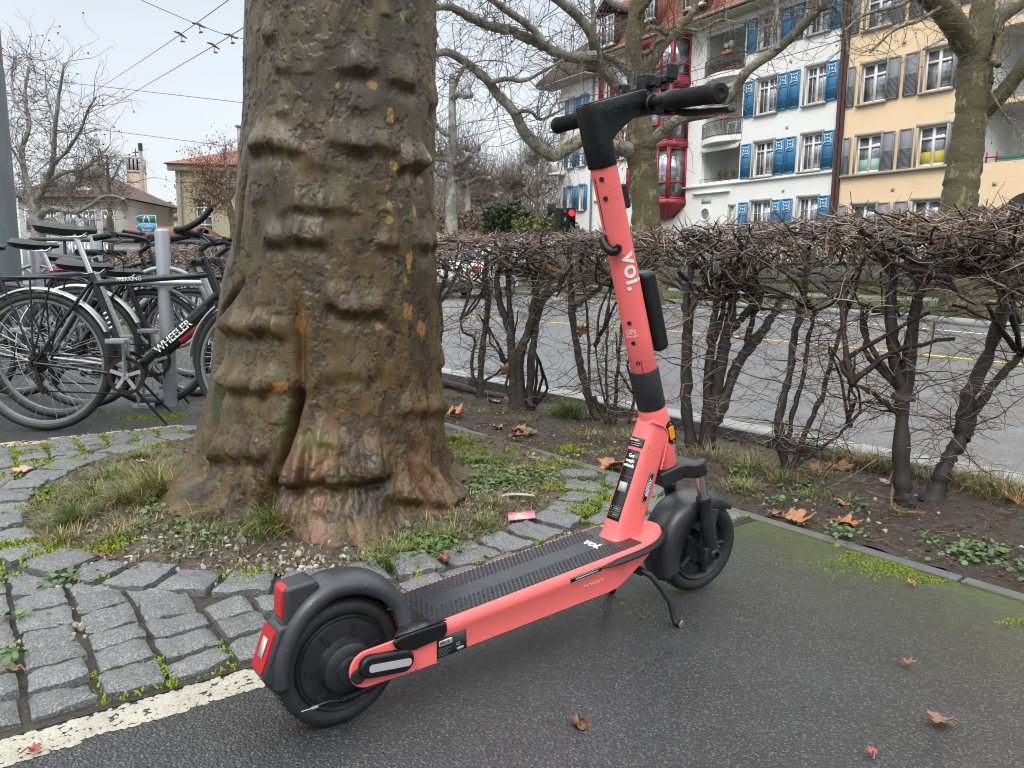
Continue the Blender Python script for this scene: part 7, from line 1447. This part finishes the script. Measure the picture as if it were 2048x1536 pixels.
tree('plane_tree', 'stout mottled plane tree forking near the top right corner', 14.0, [(1930, 636, 58), (1926, 590, 42), (1916, 500, 36), (1917, 420, 34), (1929, 330, 31), (1941, 240, 30), (1949, 165, 32), (1951, 110, 30), (1962, 40, 22), (1975, -60, 20)], [
    {'p': [(1950, 118), (1922, 66), (1888, 22), (1850, -18), (1800, -60)], 'r': [26, 23, 21, 19], 'd': -.8, 't': 1}, {'p': [(1955, 120), (1985, 48), (2020, 18), (2060, -8)], 'r': [22, 18, 16, 14], 'd': .6, 't': 1}, {'p': [(1962, 222), (1985, 206), (2012, 178), (2040, 142), (2070, 100)], 'r': [20, 16, 14, 13], 'd': -.6, 't': 1}, {'p': [(1970, 80), (1994, 70), (1998, 90), (1987, 118), (1997, 132)], 'r': [9, 9, 8, 6], 'd': -.5, 't': 1}, {'p': [(1925, 85), (1898, 74), (1890, 55), (1885, 30)], 'r': [5, 4, 3], 'd': -.4}, {'p': [(1880, 14), (1840, 40), (1790, 60), (1755, 90), (1740, 105)], 'r': [4, 3, 2.2, 1.4], 'd0': -.6}, {'p': [(1980, 180), (2010, 230), (2030, 240)], 'r': [2, 1.6, 1], 'd0': -.4}, {'p': [(1850, -18), (1800, 10), (1730, 30), (1690, 60)], 'r': [5, 4, 2.5, 1.5], 'd0': -.8}], tw=240, tl=(.35, 1.1), tr_=(.004, .008), seeds=30, seed=5)
# pollarded planes beyond the junction
MP_ = (bark2('grey_plane_bark', (.19, .18, .155), (.30, .285, .25), (.46, .44, .39), .52),) * 2
def pollard(label, x, yb, yt, D, seed, spread=60, w=10):
    rs = np.random.RandomState(seed); H_ = yb - yt; lim = []
    for q in range(9):
        f = rs.uniform(.25, .95); s = -1 if q % 2 else 1; L = spread * rs.uniform(.5, 1.0) * (1.1 - .5 * f); y0 = yb - f * H_
        lim.append({'p': [(x + rs.uniform(-2, 2), y0), (x + s * L * .4, y0 - L * rs.uniform(.0, .3)), (x + s * L * .75, y0 - L * rs.uniform(.0, .5)), (x + s * L, y0 - L * rs.uniform(.2, .7))], 'r': [w * .6, w * .5, w * .42, w * .4], 'd': rs.uniform(-1.5, 1.5)})
    return tree('pollarded_tree', label, D, [(x, yb + 40, w * 1.5), (x, yb, w * 1.15), (x + 2, yb - H_ * .5, w * .85), (x + 1, yt, w * .5)], lim, tw=330, tl=(.6, 2.2), tr_=(.007, .014), seeds=0, mats=MP_, knob=True, up=.9, seed=seed, lvl2=1.3)
pollard('tall pale pollarded tree right beside the big trunk', 903, 440, 150, 30, 31, 62, 11)
pollard('small pollarded tree with knobbly ends left of the traffic lights', 965, 440, 345, 42, 33, 42, 5); pollard('grey pollarded tree just right of the pale tall one', 935, 440, 290, 38, 35, 50, 6); pollard('slim pollarded tree in front of the far wood', 1072, 445, 300, 48, 37, 34, 4); pollard('knobbly pollarded tree above the dark green bush', 1020, 440, 350, 46, 39, 40, 5)
# far wood: reads as one brownish mass
fw = MB(); rs = np.random.RandomState(61); n = 3800; px_ = rs.uniform(850, 1160, n); Dd = rs.uniform(46, 80, n); P0 = np.zeros((n, 3)); 
for i in range(n): top = 465 - rs.rand() ** 1.6 * np.interp(px_[i], [850, 960, 1060, 1160], [120, 80, 150, 190]); q = at(px_[i], top, Dd[i]); P0[i] = q[:]
d = rs.normal(0, .5, (n, 3)); d[:, 2] = np.abs(d[:, 2]) + .7; d /= np.linalg.norm(d, axis=1, keepdims=True); P = np.zeros((n, 5, 3)); P[:, 0] = P0; cur = d
for i in range(1, 5): cur = cur + rs.normal(0, .3, (n, 3)); cur /= np.linalg.norm(cur, axis=1, keepdims=True); P[:, i] = P[:, i - 1] + cur * .55
fw.batch(P, np.full((n, 5), .018) * np.linspace(1, .5, 5), 3); tag(fw.build('woodland', blade_mat('far_wood_twig', (.12, .095, .075), (.25, .205, .165), .9), smooth=0), kind='stuff')
for lb, x, y, D, rx, rz, m_, n in [('dark green evergreen bush above the hedge left of the traffic lights', 1012, 440, 34, 1.0, .75, M_EVG, 2600), ('olive low bush beside the dark evergreen bush', 1085, 455, 33, 1.4, .5, M_OLV, 1800), ('brown scrubby bush at the right edge of the big trunk', 930, 452, 36, 2.0, .7, M_BRN, 2000)]:
    g = MB(); leafmass(g, (0, 0, 0), (rx, rx, rz), n, .10, rb_); o = g.build('bush', m_, smooth=0); o.location = at(x, y, D); tag(o, lb, 'bush')
    k = MB(); k.tube([(0, 0, -o.location.z), (0, 0, 0)], .10, 6); k.build('stem', M_BARK1, o, smooth=60)
# ---- traffic lights, post, car
def traffic_light(label, x, y, D, lit, rz, pole=True):
    c = at(x, y, D); t = thing('traffic_light', label, 'traffic light', (c.x, c.y, 0), rz); z = c.z
    if pole: k = MB(); k.tube([(0, .10, -.1), (0, .10, z + .55)], .055, 12); k.build('pole', M_GALV, t, smooth=60)
    k = MB(); k.prism(rrect(.26, .86, .05, 3), (0, 0, z), (1, 0, 0), (0, 0, 1), (0, 1, 0), -.08, .06); H_ = k.build('housing', M_BLK, t, bevel=.015)
    for i_, (dz, cl) in enumerate(((.27, 'red'), (0, 'amber'), (-.27, 'green'))):
        k = MB(); k.lathe([(.105, 0), (.105, .16), (.098, .16), (.098, .02)], (0, -.08, z + dz), (0, -1, 0), 20); k.build('visor', M_BLK, H_, smooth=40)
        k = MB(); k.lathe([(.095, .012), (.05, .028), (.001, .032)], (0, -.08, z + dz), (0, -1, 0), 20)
        if lit and i_ == 0: q = NT('lit_red_signal'); q.bs(Base_Color=(.8, .02, .02, 1), Roughness=.4); q.b.inputs['Emission Color'].default_value = (1, .02, .02, 1); q.b.inputs['Emission Strength'].default_value = 2.2; mm = q.m
        else: mm = flat('dark_%s_lens' % cl, {'red': (.10, .01, .01), 'amber': (.10, .05, .01), 'green': (.01, .06, .03)}[cl], .3)
        k.build('lens', mm, H_, smooth=60)
    return t
traffic_light('traffic light glowing red above the hedge', 1141, 446, 22, True, radians(6)); traffic_light('traffic light seen from its side with no lamp visible, left of the red one', 1118, 446, 22.3, False, radians(130), False)
p = gp(1131, 572); k = MB(); k.lathe([(.10, 0), (.10, .85), (.0, .9)], n=16); o = k.build('bollard', M_GALV, smooth=40); o.location = (p.x, p.y, 0); tag(o, 'short grey bollard on the far side of the road below the traffic lights', 'bollard')
p = gp(1141, 566); PO = thing('sign_post', 'white post with a small yellow plate behind the hedge', 'sign', (p.x, p.y, 0)); k = MB(); k.tube([(0, 0, 0), (0, 0, 1.1)], .07, 10); k.build('post', M_WFR, PO, smooth=60); k = MB(); k.box((0, -.08, 1.25), (.22, .02, .35)); k.build('plate', M_YELLOW, PO)
p = gp(1712, 586); PO = thing('sign_post', 'pale street sign with a yellow panel seen through the hedge at right', 'sign', (p.x, p.y, 0)); k = MB(); k.box((0, 0, .55), (.35, .06, 1.1)); k.build('post', M_GALV, PO); k = MB(); k.box((-.05, -.05, .42), (.24, .02, .26)); k.build('yellow_panel', M_YELLOW, PO); k = MB(); k.box((-.3, -.05, .9), (.3, .02, .28)); k.build('orange_panel', flat('orange_panel', (.6, .22, .02), .5), PO)
def car(label, loc, rz):
    t = thing('parked_car', label, 'car', loc, rz); M_CW = flat('white_car_paint', (.62, .63, .64), .25, var=.06)
    prof = [(-2.05, .30), (-2.12, .55), (-2.08, .82), (-1.95, .98), (-1.45, 1.40), (-.6, 1.50), (.35, 1.46), (1.05, 1.02), (1.9, .86), (2.12, .62), (2.08, .32)]
    k = MB(); L = []
    for y, s_, h in ((-.86, .95, .90), (-.88, 1, .97), (-.70, 1, 1.0), (0, 1, 1.01), (.70, 1, 1.0), (.88, 1, .97), (.86, .95, .90)): L.append([(x * s_, y * (1 if z < 1.0 else 1 - .20 * (z - 1.0) / .5), .30 + (z - .30) * h) for x, z in prof])
    k.loft(L); k.build('body', M_CW, t, smooth=40, bevel=.04)
    k = MB(); k.prism([(-1.80, 1.02), (-1.40, 1.36), (-.6, 1.43), (.32, 1.40), (.92, 1.04)], (0, 0, 0), (1, 0, 0), (0, 0, 1), (0, 1, 0), -.80, .80); k.xf(Matrix.Diagonal((1, .98, 1, 1))); k.build('side_windows', M_GLASS, t, smooth=0)
    k = MB(); k.prism([(-.58, 1.05), (-.5, 1.36), (.5, 1.36), (.58, 1.05)], (-1.72, 0, .0), (0, 1, 0), (.0, 0, 1), (-.75, 0, .66), .03, .10); k.build('rear_window', M_GLASS, t, smooth=0)
    for y in (-.72, .72): k = MB(); k.box((-2.08, y, .86), (.10, .26, .20)); k.build('tail_light', M_REDL, t, bevel=.03)
    k = MB(); k.box((-2.13, 0, .62), (.03, .52, .12)); k.build('number_plate', M_WFR, t); k = MB(); k.box((-2.1, 0, .40), (.10, 1.6, .16)); k.build('bumper', M_DGREY, t, bevel=.03)
    for x in (-1.3, 1.3):
        for y in (-.80, .80): k = MB(); k.lathe([(.20, -.10), (.31, -.10), (.33, -.06), (.33, .06), (.31, .10), (.20, .10)], (x, y, .33), (0, 1, 0), 28); w_ = k.build('wheel', M_RUB, t, smooth=40); k = MB(); k.lathe([(.0, -.09), (.20, -.09), (.21, .09), (.0, .09)], (x, y, .33), (0, 1, 0), 20); k.build('rim', M_FSIL, w_, smooth=40)
    return t
pcar = gp(950, 593, -.085); car('white parked car with red tail lights seen through the hedge right of the big trunk', (pcar.x, pcar.y, -.085), radians(75))
# grass on the far verge
gv = MB(); rs = np.random.RandomState(71); n = 9000; a = rs.randint(2, 7, n); f = rs.rand(n); px = np.array([[p.x, p.y] for p in vg]); q = px[a] + (px[a + 1] - px[a]) * f[:, None]; off = rs.uniform(.2, 3.2, n); nn = np.array([FN.x, FN.y]) * -1; q = q + nn * off[:, None]
ribbons(gv, np.stack([q[:, 0], q[:, 1], np.full(n, .02)], 1), rs.uniform(0, 6.28, n), rs.uniform(.06, .22, n), np.full(n, .012), rs.uniform(.2, .9, n), rs, 0, 3); tag(gv.build('verge_grass', M_GRASS, smooth=0), kind='stuff')
# ================================================================ left background
def house_xf(x, yb, D, rz=0.0): p = at(x, yb, D); return Vector((p.x, p.y, 0)), D
M_OLIVE = plaster('olive_yellow_render', (.40, .38, .25), .25); M_GREYH = plaster('grey_house_render', (.46, .45, .42), .25); M_BRICK = flat('pale_tower_brick', (.42, .31, .22), .9, var=.2, vs=1.5); M_TCONC = flat('tower_concrete', (.40, .37, .33), .9, var=.15, vs=1)
def wpt(x, y, D): return at(x, y, D)
# olive building
D = 46.0; A_ = wpt(357, 470, D); W_ = 14.0; hE = wpt(357, 334, D).z; hR = wpt(465, 272, D).z; hB = wpt(357, 400, D).z
OV = thing('town_building', 'olive yellow building with an orange tiled hip roof behind the bicycles', 'building', (A_.x, A_.y, 0), radians(8))
k = MB(); wall_open(k, 0, W_, -.3, hE, [(1.05, 2.0, hE - 3.9, hE - 1.9), (4.2, 5.2, hE - 3.9, hE - 1.9), (7.2, 8.2, hE - 3.9, hE - 1.9), (1.05, 2.0, .9, 2.8), (4.2, 5.2, .9, 2.8)]); k.xf(Matrix.Diagonal((1, -1, 1, 1))); k.add([(0, 0, -.3), (0, 12, -.3), (0, 12, hE), (0, 0, hE)], [(0, 1, 2, 3)]); k.build('wall', M_OLIVE, OV, smooth=0)
for a, b, c, d in [(1.05, 2.0, hE - 3.9, hE - 1.9), (4.2, 5.2, hE - 3.9, hE - 1.9), (7.2, 8.2, hE - 3.9, hE - 1.9), (1.05, 2.0, .9, 2.8), (4.2, 5.2, .9, 2.8)]:
    f = MB(); y = .12
    for x in (a + .04, b - .04, (a + b) / 2): f.box((x, y, (c + d) / 2), (.08, .06, d - c))
    for q in range(5): f.box(((a + b) / 2, y - .01, c + (d - c) * q / 4), (b - a, .05, .06))
    Wd = f.build('window', M_WFR, OV, smooth=0); f = MB(); f.box(((a + b) / 2, y + .05, (c + d) / 2), (b - a, .02, d - c)); f.build('pane', M_GLASS, Wd, smooth=0)
for z, h, o_ in ((hE - .12, .35, .35), (hE - .9, .08, .05), (hE - 4.45, .22, .12)): k = MB(); k.box((W_ / 2 - o_ / 2, -o_ / 2 + .01, z), (W_ + o_, o_, h)); k.build('cornice', M_OLIVE if h < .3 else flat('stone_cornice', (.36, .35, .30), .8), OV, smooth=0)
k = MB(); k.tube([(.25, -.10, 0), (.25, -.10, hE)], .06, 8); k.build('downpipe', M_GALV, OV, smooth=60)
k = MB(); e = .55; k.add([(-e, -e, hE + .08), (W_ + e, -e, hE + .08), (W_ + e, 12 + e, hE + .08), (-e, 12 + e, hE + .08), (4.6, 5.5, hR + .3), (W_ - 3, 5.5, hR + .3)], [(0, 1, 5, 4), (1, 2, 5), (2, 3, 4, 5), (3, 0, 4)]); RF = k.build('roof', M_TILE, OV, smooth=0); k = MB(); k.box((3.6, 3.2, hR + .2), (1.1, .8, 1.5)); k.box((3.6, 3.2, hR + 1.0), (1.3, 1.0, .12)); k.build('chimney', M_STONE, RF, smooth=0)
# left grey house with dark roof
D = 44.0; A_ = wpt(40, 450, D); B_ = wpt(238, 450, D); W_ = B_.x - A_.x; hE = wpt(232, 396, D).z; hR = wpt(100, 334, D).z
GH = thing('house', 'grey house with a dark hipped roof behind the bare tree at left', 'house', (A_.x, A_.y, 0), radians(3))
k = MB(); k.box((W_ / 2, 4, hE / 2 - .1), (W_, 8, hE + .2)); k.build('wall', M_GREYH, GH, smooth=0)
for i in range(5):
    for z in (.9, hE - 1.9):
        f = MB(); x = .7 + i * (W_ - 1.4) / 4; f.box((x, -.02, z + .6), (.75, .06, 1.25)); Wd = f.build('window', M_WFR, GH, smooth=0)
        for s in (-.17, .17): f = MB(); f.box((x + s, -.055, z + .6), (.28, .012, 1.1)); f.build('pane', M_GLASS, Wd, smooth=0)
k = MB(); e = .5; k.add([(-e, -e, hE), (W_ + e, -e, hE), (W_ + e, 8 + e, hE), (-e, 8 + e, hE), (1.0, 4, hR), (W_ - 2.4, 4, hR)], [(0, 1, 5, 4), (1, 2, 5), (2, 3, 4, 5), (3, 0, 4)]); RF = k.build('roof', M_TILED, GH, smooth=0)
d_ = Vector((0, 4 + e, hR - hE)).normalized(); n_ = Vector((0, -d_.z, d_.y)); k = MB(); k.prism(rrect(.75, .55, .02, 2), Vector((W_ * .58, -e, hE)) + d_ * 1.5, (1, 0, 0), d_, n_, -.02, .08); k.build('skylight', flat('skylight_glass', (.45, .50, .55), .1), RF, smooth=0)
k = MB(); k.box((W_ * .30, 1.2, hE + 1.0), (1.2, 1.6, 1.3)); DR = k.build('dormer', M_GREYH, RF, smooth=0); k = MB(); k.box((W_ * .30, .38, hE + 1.0), (.8, .03, .8)); k.build('pane', M_GLASS, DR, smooth=0); k = MB(); k.box((W_ * .42, 3.6, hR + .3), (1.5, .7, 1.0)); k.build('chimney', M_STONE, RF, smooth=0)
# church tower
D = 118.0; A_ = wpt(281, 470, D); tz = lambda y: wpt(281, y, D).z; hw = 17.5 / FPX * D
CT_ = thing('church_tower', 'slim brick church tower with an open belfry and a cross', 'church tower', (A_.x, A_.y, 0), radians(20))
k = MB(); k.box((0, 0, tz(349) / 2), (hw * 1.8, hw * 1.8, tz(349))); k.build('shaft', M_BRICK, CT_, smooth=0)
k = MB(); k.box((hw * .9 - .22, -hw * .9 - .06, tz(349) / 2), (.5, .2, tz(349) - .1)); k.build('corner_strip', M_TCONC, CT_, smooth=0)
k = MB(); k.box((0, 0, tz(347)), (hw * 1.9, hw * 1.9, .35)); k.box((0, 0, tz(321.5)), (hw * 1.75, hw * 1.75, .35))
for i in range(5):
    for s in (-1, 1):
        q = (i - 2) * hw * .40
        k.box((q, s * hw * .80, (tz(347) + tz(322)) / 2), (.30, .30, tz(322) - tz(347)))
        if abs(i - 2) < 2: k.box((s * hw * .80, q, (tz(347) + tz(322)) / 2), (.30, .30, tz(322) - tz(347)))
k.build('belfry', M_TCONC, CT_, smooth=0); k = MB(); k.box((0, 0, (tz(347) + tz(322)) / 2), (hw * .7, hw * .7, tz(322) - tz(347))); k.build('bell_core', M_DGREY, CT_, smooth=0)
k = MB(); zc = tz(321); k.box((0, 0, zc + .7), (.14, .14, 1.6)); k.box((0, 0, zc + .95), (.85, .13, .13)); k.build('cross', M_IRON, CT_, smooth=0)
# concrete utility pole, low roofs, far trees
A_ = wpt(291, 470, 56); zt = wpt(288, 291, 56).z; UP = thing('utility_pole', 'tall pale concrete utility pole in front of the church tower', 'pole', (A_.x, A_.y, 0)); k = MB(); k.lathe([(.17, -.2), (.11, zt - .02), (.0, zt)], n=14); k.build('pole', M_TCONC, UP, smooth=60); k = MB(); k.lathe([(.15, 0), (.15, .5), (.0, .55)], (0, 0, zt - .5), n=12); k.build('cap', M_DGREY, UP, smooth=60)
for q in (1.8, 3.0): k = MB(); k.tube([(-1.4, 0, zt - q * 1.5), (0, 0, zt - q * 1.5)], .03, 6); k.build('bracket', M_IRON, UP, smooth=60)
def low_house(label, x0, x1, ye, yr, yb, D, m_roof, rz=0.0, mw=None):
    a, b = wpt(x0, yb, D), wpt(x1, yb, D); w_ = b.x - a.x; he, hr = wpt(x0, ye, D).z, wpt(x0, yr, D).z; t = thing('house', label, 'house', (a.x, a.y, 0), rz, 'low roofs in the distance'); k = MB(); k.box((w_ / 2, 3, he / 2), (w_, 6, he)); k.build('wall', mw or M_GREYH, t, smooth=0); k = MB(); k.prism([(-.4, he), (3, hr), (6.4, he)], (-.3, 0, 0), (0, 1, 0), (0, 0, 1), (1, 0, 0), 0, w_ + .6); k.build('roof', m_roof, t, smooth=0)
    for i in range(3): k = MB(); k.box((w_ * (.2 + .3 * i), -.02, he * .55), (w_ * .1, .05, he * .3)); k.build('window', M_GLASS, t, smooth=0)
low_house('low house with an orange tiled roof left of the direction sign', 228, 362, 476, 447, 500, 40, M_TILE); low_house('red roofed house below the church tower', 232, 266, 440, 419, 470, 90, M_TILE); low_house('distant house with a red roof and dark gable right of the church tower', 316, 352, 437, 424, 470, 95, M_TILE); low_house('pale flat fronted house behind the left end of the bicycles', 236, 275, 448, 436, 470, 70, M_TILED)
g = MB(); rs = np.random.RandomState(91)
for i in range(7): p = wpt(300 + i * 9, 437 - 14 * sin(i * .9 + .6) ** 2, 130 + i * 3); leafmass(g, p, (2.2, 2.2, 1.9), 260, .35, rs)
tag(g.build('distant_treeline', M_BRN, smooth=0), kind='stuff')
# rows of rail behind the rack
rl = thing('guard_rail', 'black metal guard rail behind the parked bicycles', 'railing', (0, 0, 0)); k = MB(); p0, p1 = wpt(60, 478, 12.5), wpt(470, 486, 10.0); k.tube([p0, p1], .03, 8); k.build('rail', M_IRON, rl, smooth=60)
for f in np.linspace(0, 1, 6): q = p0.lerp(p1, f); k = MB(); k.tube([(q.x, q.y, 0), q], .025, 8); k.build('post', M_IRON, rl, smooth=60)
# bare trees at left
tree('plane_tree', 'bare pale barked plane tree by the pole at upper left', 22.0, [(78, 500, 16), (76, 455, 13), (72, 425, 13), (64, 398, 12)], [
    {'p': [(64, 402), (50, 350), (44, 300), (58, 250), (50, 190), (58, 130), (60, 105)], 'r': [8, 6, 5, 4, 3.4, 2.5, 1.4], 'd': 1.5}, {'p': [(68, 412), (95, 360), (106, 320), (110, 260), (118, 190), (128, 128)], 'r': [7.5, 6, 5, 4, 3, 1.5], 'd': -1.5}, {'p': [(76, 440), (90, 422), (120, 418), (150, 424), (180, 412), (212, 392), (252, 398)], 'r': [8, 7, 6, 5, 4, 3, 1.6], 'd': -1}, {'p': [(66, 408), (44, 390), (22, 378), (0, 372), (-30, 360)], 'r': [7, 6, 5, 4], 'd': .8}, {'p': [(106, 330), (135, 300), (160, 262), (175, 222), (190, 196)], 'r': [4, 3, 2.4, 1.5], 'd': -1}, {'p': [(95, 365), (130, 345), (165, 340), (190, 322), (215, 296)], 'r': [4.5, 3.5, 2.6, 1.5], 'd': .5}, {'p': [(54, 240), (30, 200), (24, 150), (30, 112)], 'r': [3, 2.6, 2, 1.2], 'd': .5}, {'p': [(112, 250), (95, 200), (90, 150)], 'r': [2.6, 2, 1.2]}, {'p': [(46, 330), (20, 290), (8, 240)], 'r': [3, 2.2, 1.2]}, {'p': [(150, 424), (140, 395), (150, 370), (178, 350)], 'r': [3, 2.5, 1.5]}], tw=560, tl=(.5, 1.7), tr_=(.006, .012), seeds=220, mats=(MP_[0], MP_[0]), seed=41)
tree('young_tree', 'slim bare young tree between the grey house and the church tower', 27.0, [(222, 500, 6), (220, 450, 5), (219, 400, 4), (216, 350, 3), (214, 310, 2)], [{'p': [(220, 420), (240, 395), (252, 370)], 'r': [2.5, 2, 1]}, {'p': [(219, 400), (200, 380), (192, 350)], 'r': [2.5, 2, 1]}, {'p': [(217, 370), (232, 345), (244, 320)], 'r': [2, 1.6, .8]}, {'p': [(216, 350), (205, 325), (203, 305)], 'r': [2, 1.4, .8]}], tw=200, tl=(.4, 1.2), tr_=(.006, .010), seeds=50, seed=43)
tt_, tips, off = tree('leafy_tree', 'small tree with withered brown leaves in front of the olive building', 30.0, [(470, 500, 9), (468, 455, 8), (462, 425, 7), (455, 400, 6)], [{'p': [(462, 425), (440, 400), (420, 385), (400, 380), (385, 368)], 'r': [5, 4, 3, 2, 1.2]}, {'p': [(458, 405), (440, 375), (420, 345), (412, 320)], 'r': [5, 4, 3, 1.5]}, {'p': [(455, 400), (456, 360), (450, 320), (452, 290)], 'r': [5, 4, 3, 1.5]}, {'p': [(456, 402), (475, 370), (490, 340), (500, 310)], 'r': [5, 4, 3, 1.5]}, {'p': [(440, 402), (425, 412), (405, 410), (388, 402)], 'r': [3, 2.4, 1.4]}, {'p': [(440, 376), (425, 372), (405, 350), (398, 335)], 'r': [3, 2, 1.2]}], tw=420, tl=(.4, 1.2), tr_=(.006, .011), seeds=0, seed=45)
g = MB(); n = len(tips); rs = np.random.RandomState(46); P = tips + rs.normal(0, .06, (n, 3)); P = np.concatenate([P] * 3) + rs.normal(0, .10, (n * 3, 3)); n = len(P)
a = rs.normal(size=(n, 3)); a[:, 2] -= .8; a /= np.linalg.norm(a, axis=1, keepdims=True); b = np.cross(a, rs.normal(size=(n, 3))); b /= np.linalg.norm(b, axis=1, keepdims=True); s = rs.uniform(.03, .065, n)[:, None]; i = np.arange(n) * 4; g.add(np.stack([P - a * s, P + b * s * .5, P + a * s, P - b * s * .5], 1).reshape(-1, 3), np.stack([i, i + 1, i + 2, i + 3], 1)); g.xf(off); g.build('leaves', blade_mat('withered_leaf', (.16, .075, .04), (.34, .19, .12), .8), tt_, smooth=0)
# direction sign
D = 24.0; c = wpt(293.5, 447, D); SG = thing('direction_sign', 'green and blue motorway direction sign behind the bicycles', 'sign', (c.x, c.y, 0), radians(8)); pxm = D / FPX
def spanel(name, y0, y1, mat, txt=None):
    z0, z1 = wpt(293, y1, D).z, wpt(293, y0, D).z; h = z1 - z0; w_ = 37 * pxm; zc = (z0 + z1) / 2; P = [(-w_ / 2 + .12, h / 2), (w_ / 2, h / 2), (w_ / 2, -h / 2), (-w_ / 2 + .12, -h / 2), (-w_ / 2 - .02, -h * .2), (-w_ / 2 - .02, h * .2)]
    k = MB(); k.prism(P, (0, 0, zc), (1, 0, 0), (0, 0, 1), (0, -1, 0), 0, .02); B0 = k.build('panel_edge', M_WFR, SG, smooth=0); k = MB(); k.prism([(x * .94, y * .88) for x, y in P], (0, 0, zc), (1, 0, 0), (0, 0, 1), (0, -1, 0), .02, .026); k.build(name, mat, B0, smooth=0); return zc, h, w_, B0
zc, h, w_, B0 = spanel('green_panel', 430, 446, flat('sign_green', (.0, .24, .15), .4))
k = MB(); y = -.028; M_SGW = flat('sign_white', (.85, .86, .86), .5)
for s in (-1, 1): k.prism([(s * .03, .09), (s * .055, .09), (s * .13, -.10), (s * .07, -.10)], (0, y, zc), (1, 0, 0), (0, 0, 1), (0, -1, 0), 0, .004)
k.prism([(-.20, .035), (.20, .035), (.18, .015), (-.18, .015)], (0, y - .001, zc), (1, 0, 0), (0, 0, 1), (0, -1, 0), 0, .005); k.build('motorway_symbol', M_SGW, B0, smooth=0)
zc, h, w_, B1 = spanel('blue_panel', 447, 464, flat('sign_blue', (.03, .30, .60), .4))
SM = Matrix(((1, 0, 0, 0), (0, 0, -1, -.028), (0, 1, 0, zc), (0, 0, 0, 1)))
lettering('Zürich', .135, M_SGW, SM @ Matrix.Translation((.0, .058, 0)), 'lettering', B1); lettering('Basel', .135, M_SGW, SM @ Matrix.Translation((.0, -.062, 0)), 'lettering', B1)
k = MB(); [k.tube([(s, .05, 0), (s, .05, zc + .45)], .03, 8) for s in (-.2, .22)][0:0]; k.tube([(-.2, .05, 0), (-.2, .05, zc + .45)], .03, 8); k.build('post', M_GALV, SG, smooth=60); k = MB(); k.tube([(.22, .05, 0), (.22, .05, zc + .45)], .03, 8); k.build('post', M_GALV, SG, smooth=60)
traffic_light('small traffic light over the rail, left of the big trunk', 404, 482, 26, False, radians(60))
# overhead wires with their fittings
def wire(label, pts, r=.010):
    k = MB(); P = [at(*q) for q in pts]; P = [Vector(p) for p in spline(P, 6)]; k.tube(P, r, 5); return tag(k.build('overhead_wire', M_IRON, smooth=60), label, 'wire', 'overhead wires')
wire('upper of the two trolley wires rising to the top edge at left', [(520, -44, 12), (457, 0, 14), (365, 66, 18), (270, 130, 25), (170, 195, 34), (95, 243, 44)], .008); wire('lower of the two trolley wires, meeting the big trunk', [(560, 10, 12), (500, 47, 14), (427, 92, 18), (300, 166, 26), (200, 225, 36), (135, 252, 46)], .009)
wire('cross wire sloping down to the right, carrying both black fittings', [(200, -40, 15), (282, 0, 15.5), (398, 50, 16.2), (462, 72, 16.6), (540, 88, 17)], .007); wire('thin span wire across the middle of the left sky', [(40, 152, 30), (90, 160, 30), (300, 184, 28), (500, 207, 27), (600, 218, 27)], .010); wire('lowest thin span wire ending at the olive building', [(165, 255, 38), (300, 272, 40), (445, 291, 42)], .012)
wire('span wire over the road crossing the white block, upper one', [(760, 296, 24), (870, 262, 24), (1120, 205, 23), (1350, 152, 22), (1690, 52, 20), (1800, 20, 19), (2100, -60, 18)], .010); wire('span wire over the road crossing the white block, lower one', [(760, 322, 24), (870, 290, 24), (1120, 228, 23), (1350, 172, 22), (1700, 76, 20), (1900, 12, 19), (2200, -80, 18)], .010)
def fitting(label, x, y, D, rz, L=.34):
    c = at(x, y, D); t = thing('wire_fitting', label, 'wire fitting', c, rz, 'fittings on the trolley wires'); k = MB(); k.tube([(-L / 2, 0, .05), (-L * .1, 0, .03), (L * .15, 0, -.02), (L / 2, 0, -.07)], [.014, .026, .024, .012], 8); k.build('insulator', M_IRON, t, smooth=60); k = MB(); k.tube([(0, 0, -.02), (.03, 0, -.14)], .008, 6); k.box((.04, 0, -.15), (.09, .025, .03)); k.build('clamp', M_BPIPE, t, smooth=60); return t
fitting('black insulator on the upper trolley wire at the cross wire', 398, 50, 16.2, radians(-20)); fitting('black insulator on the lower trolley wire at the cross wire', 462, 72, 16.6, radians(-20)); fitting('grey clamp on the upper trolley wire left of its insulator', 361, 69, 18, radians(25), .28); fitting('grey clamp on the lower trolley wire left of its insulator', 427, 91, 18, radians(25), .28); fitting('far black fitting in the twigs of the bare tree at left', 95, 243, 44, 0, .9); fitting('far black fitting right of the twin one in the bare tree', 135, 251, 46, 0, .9)
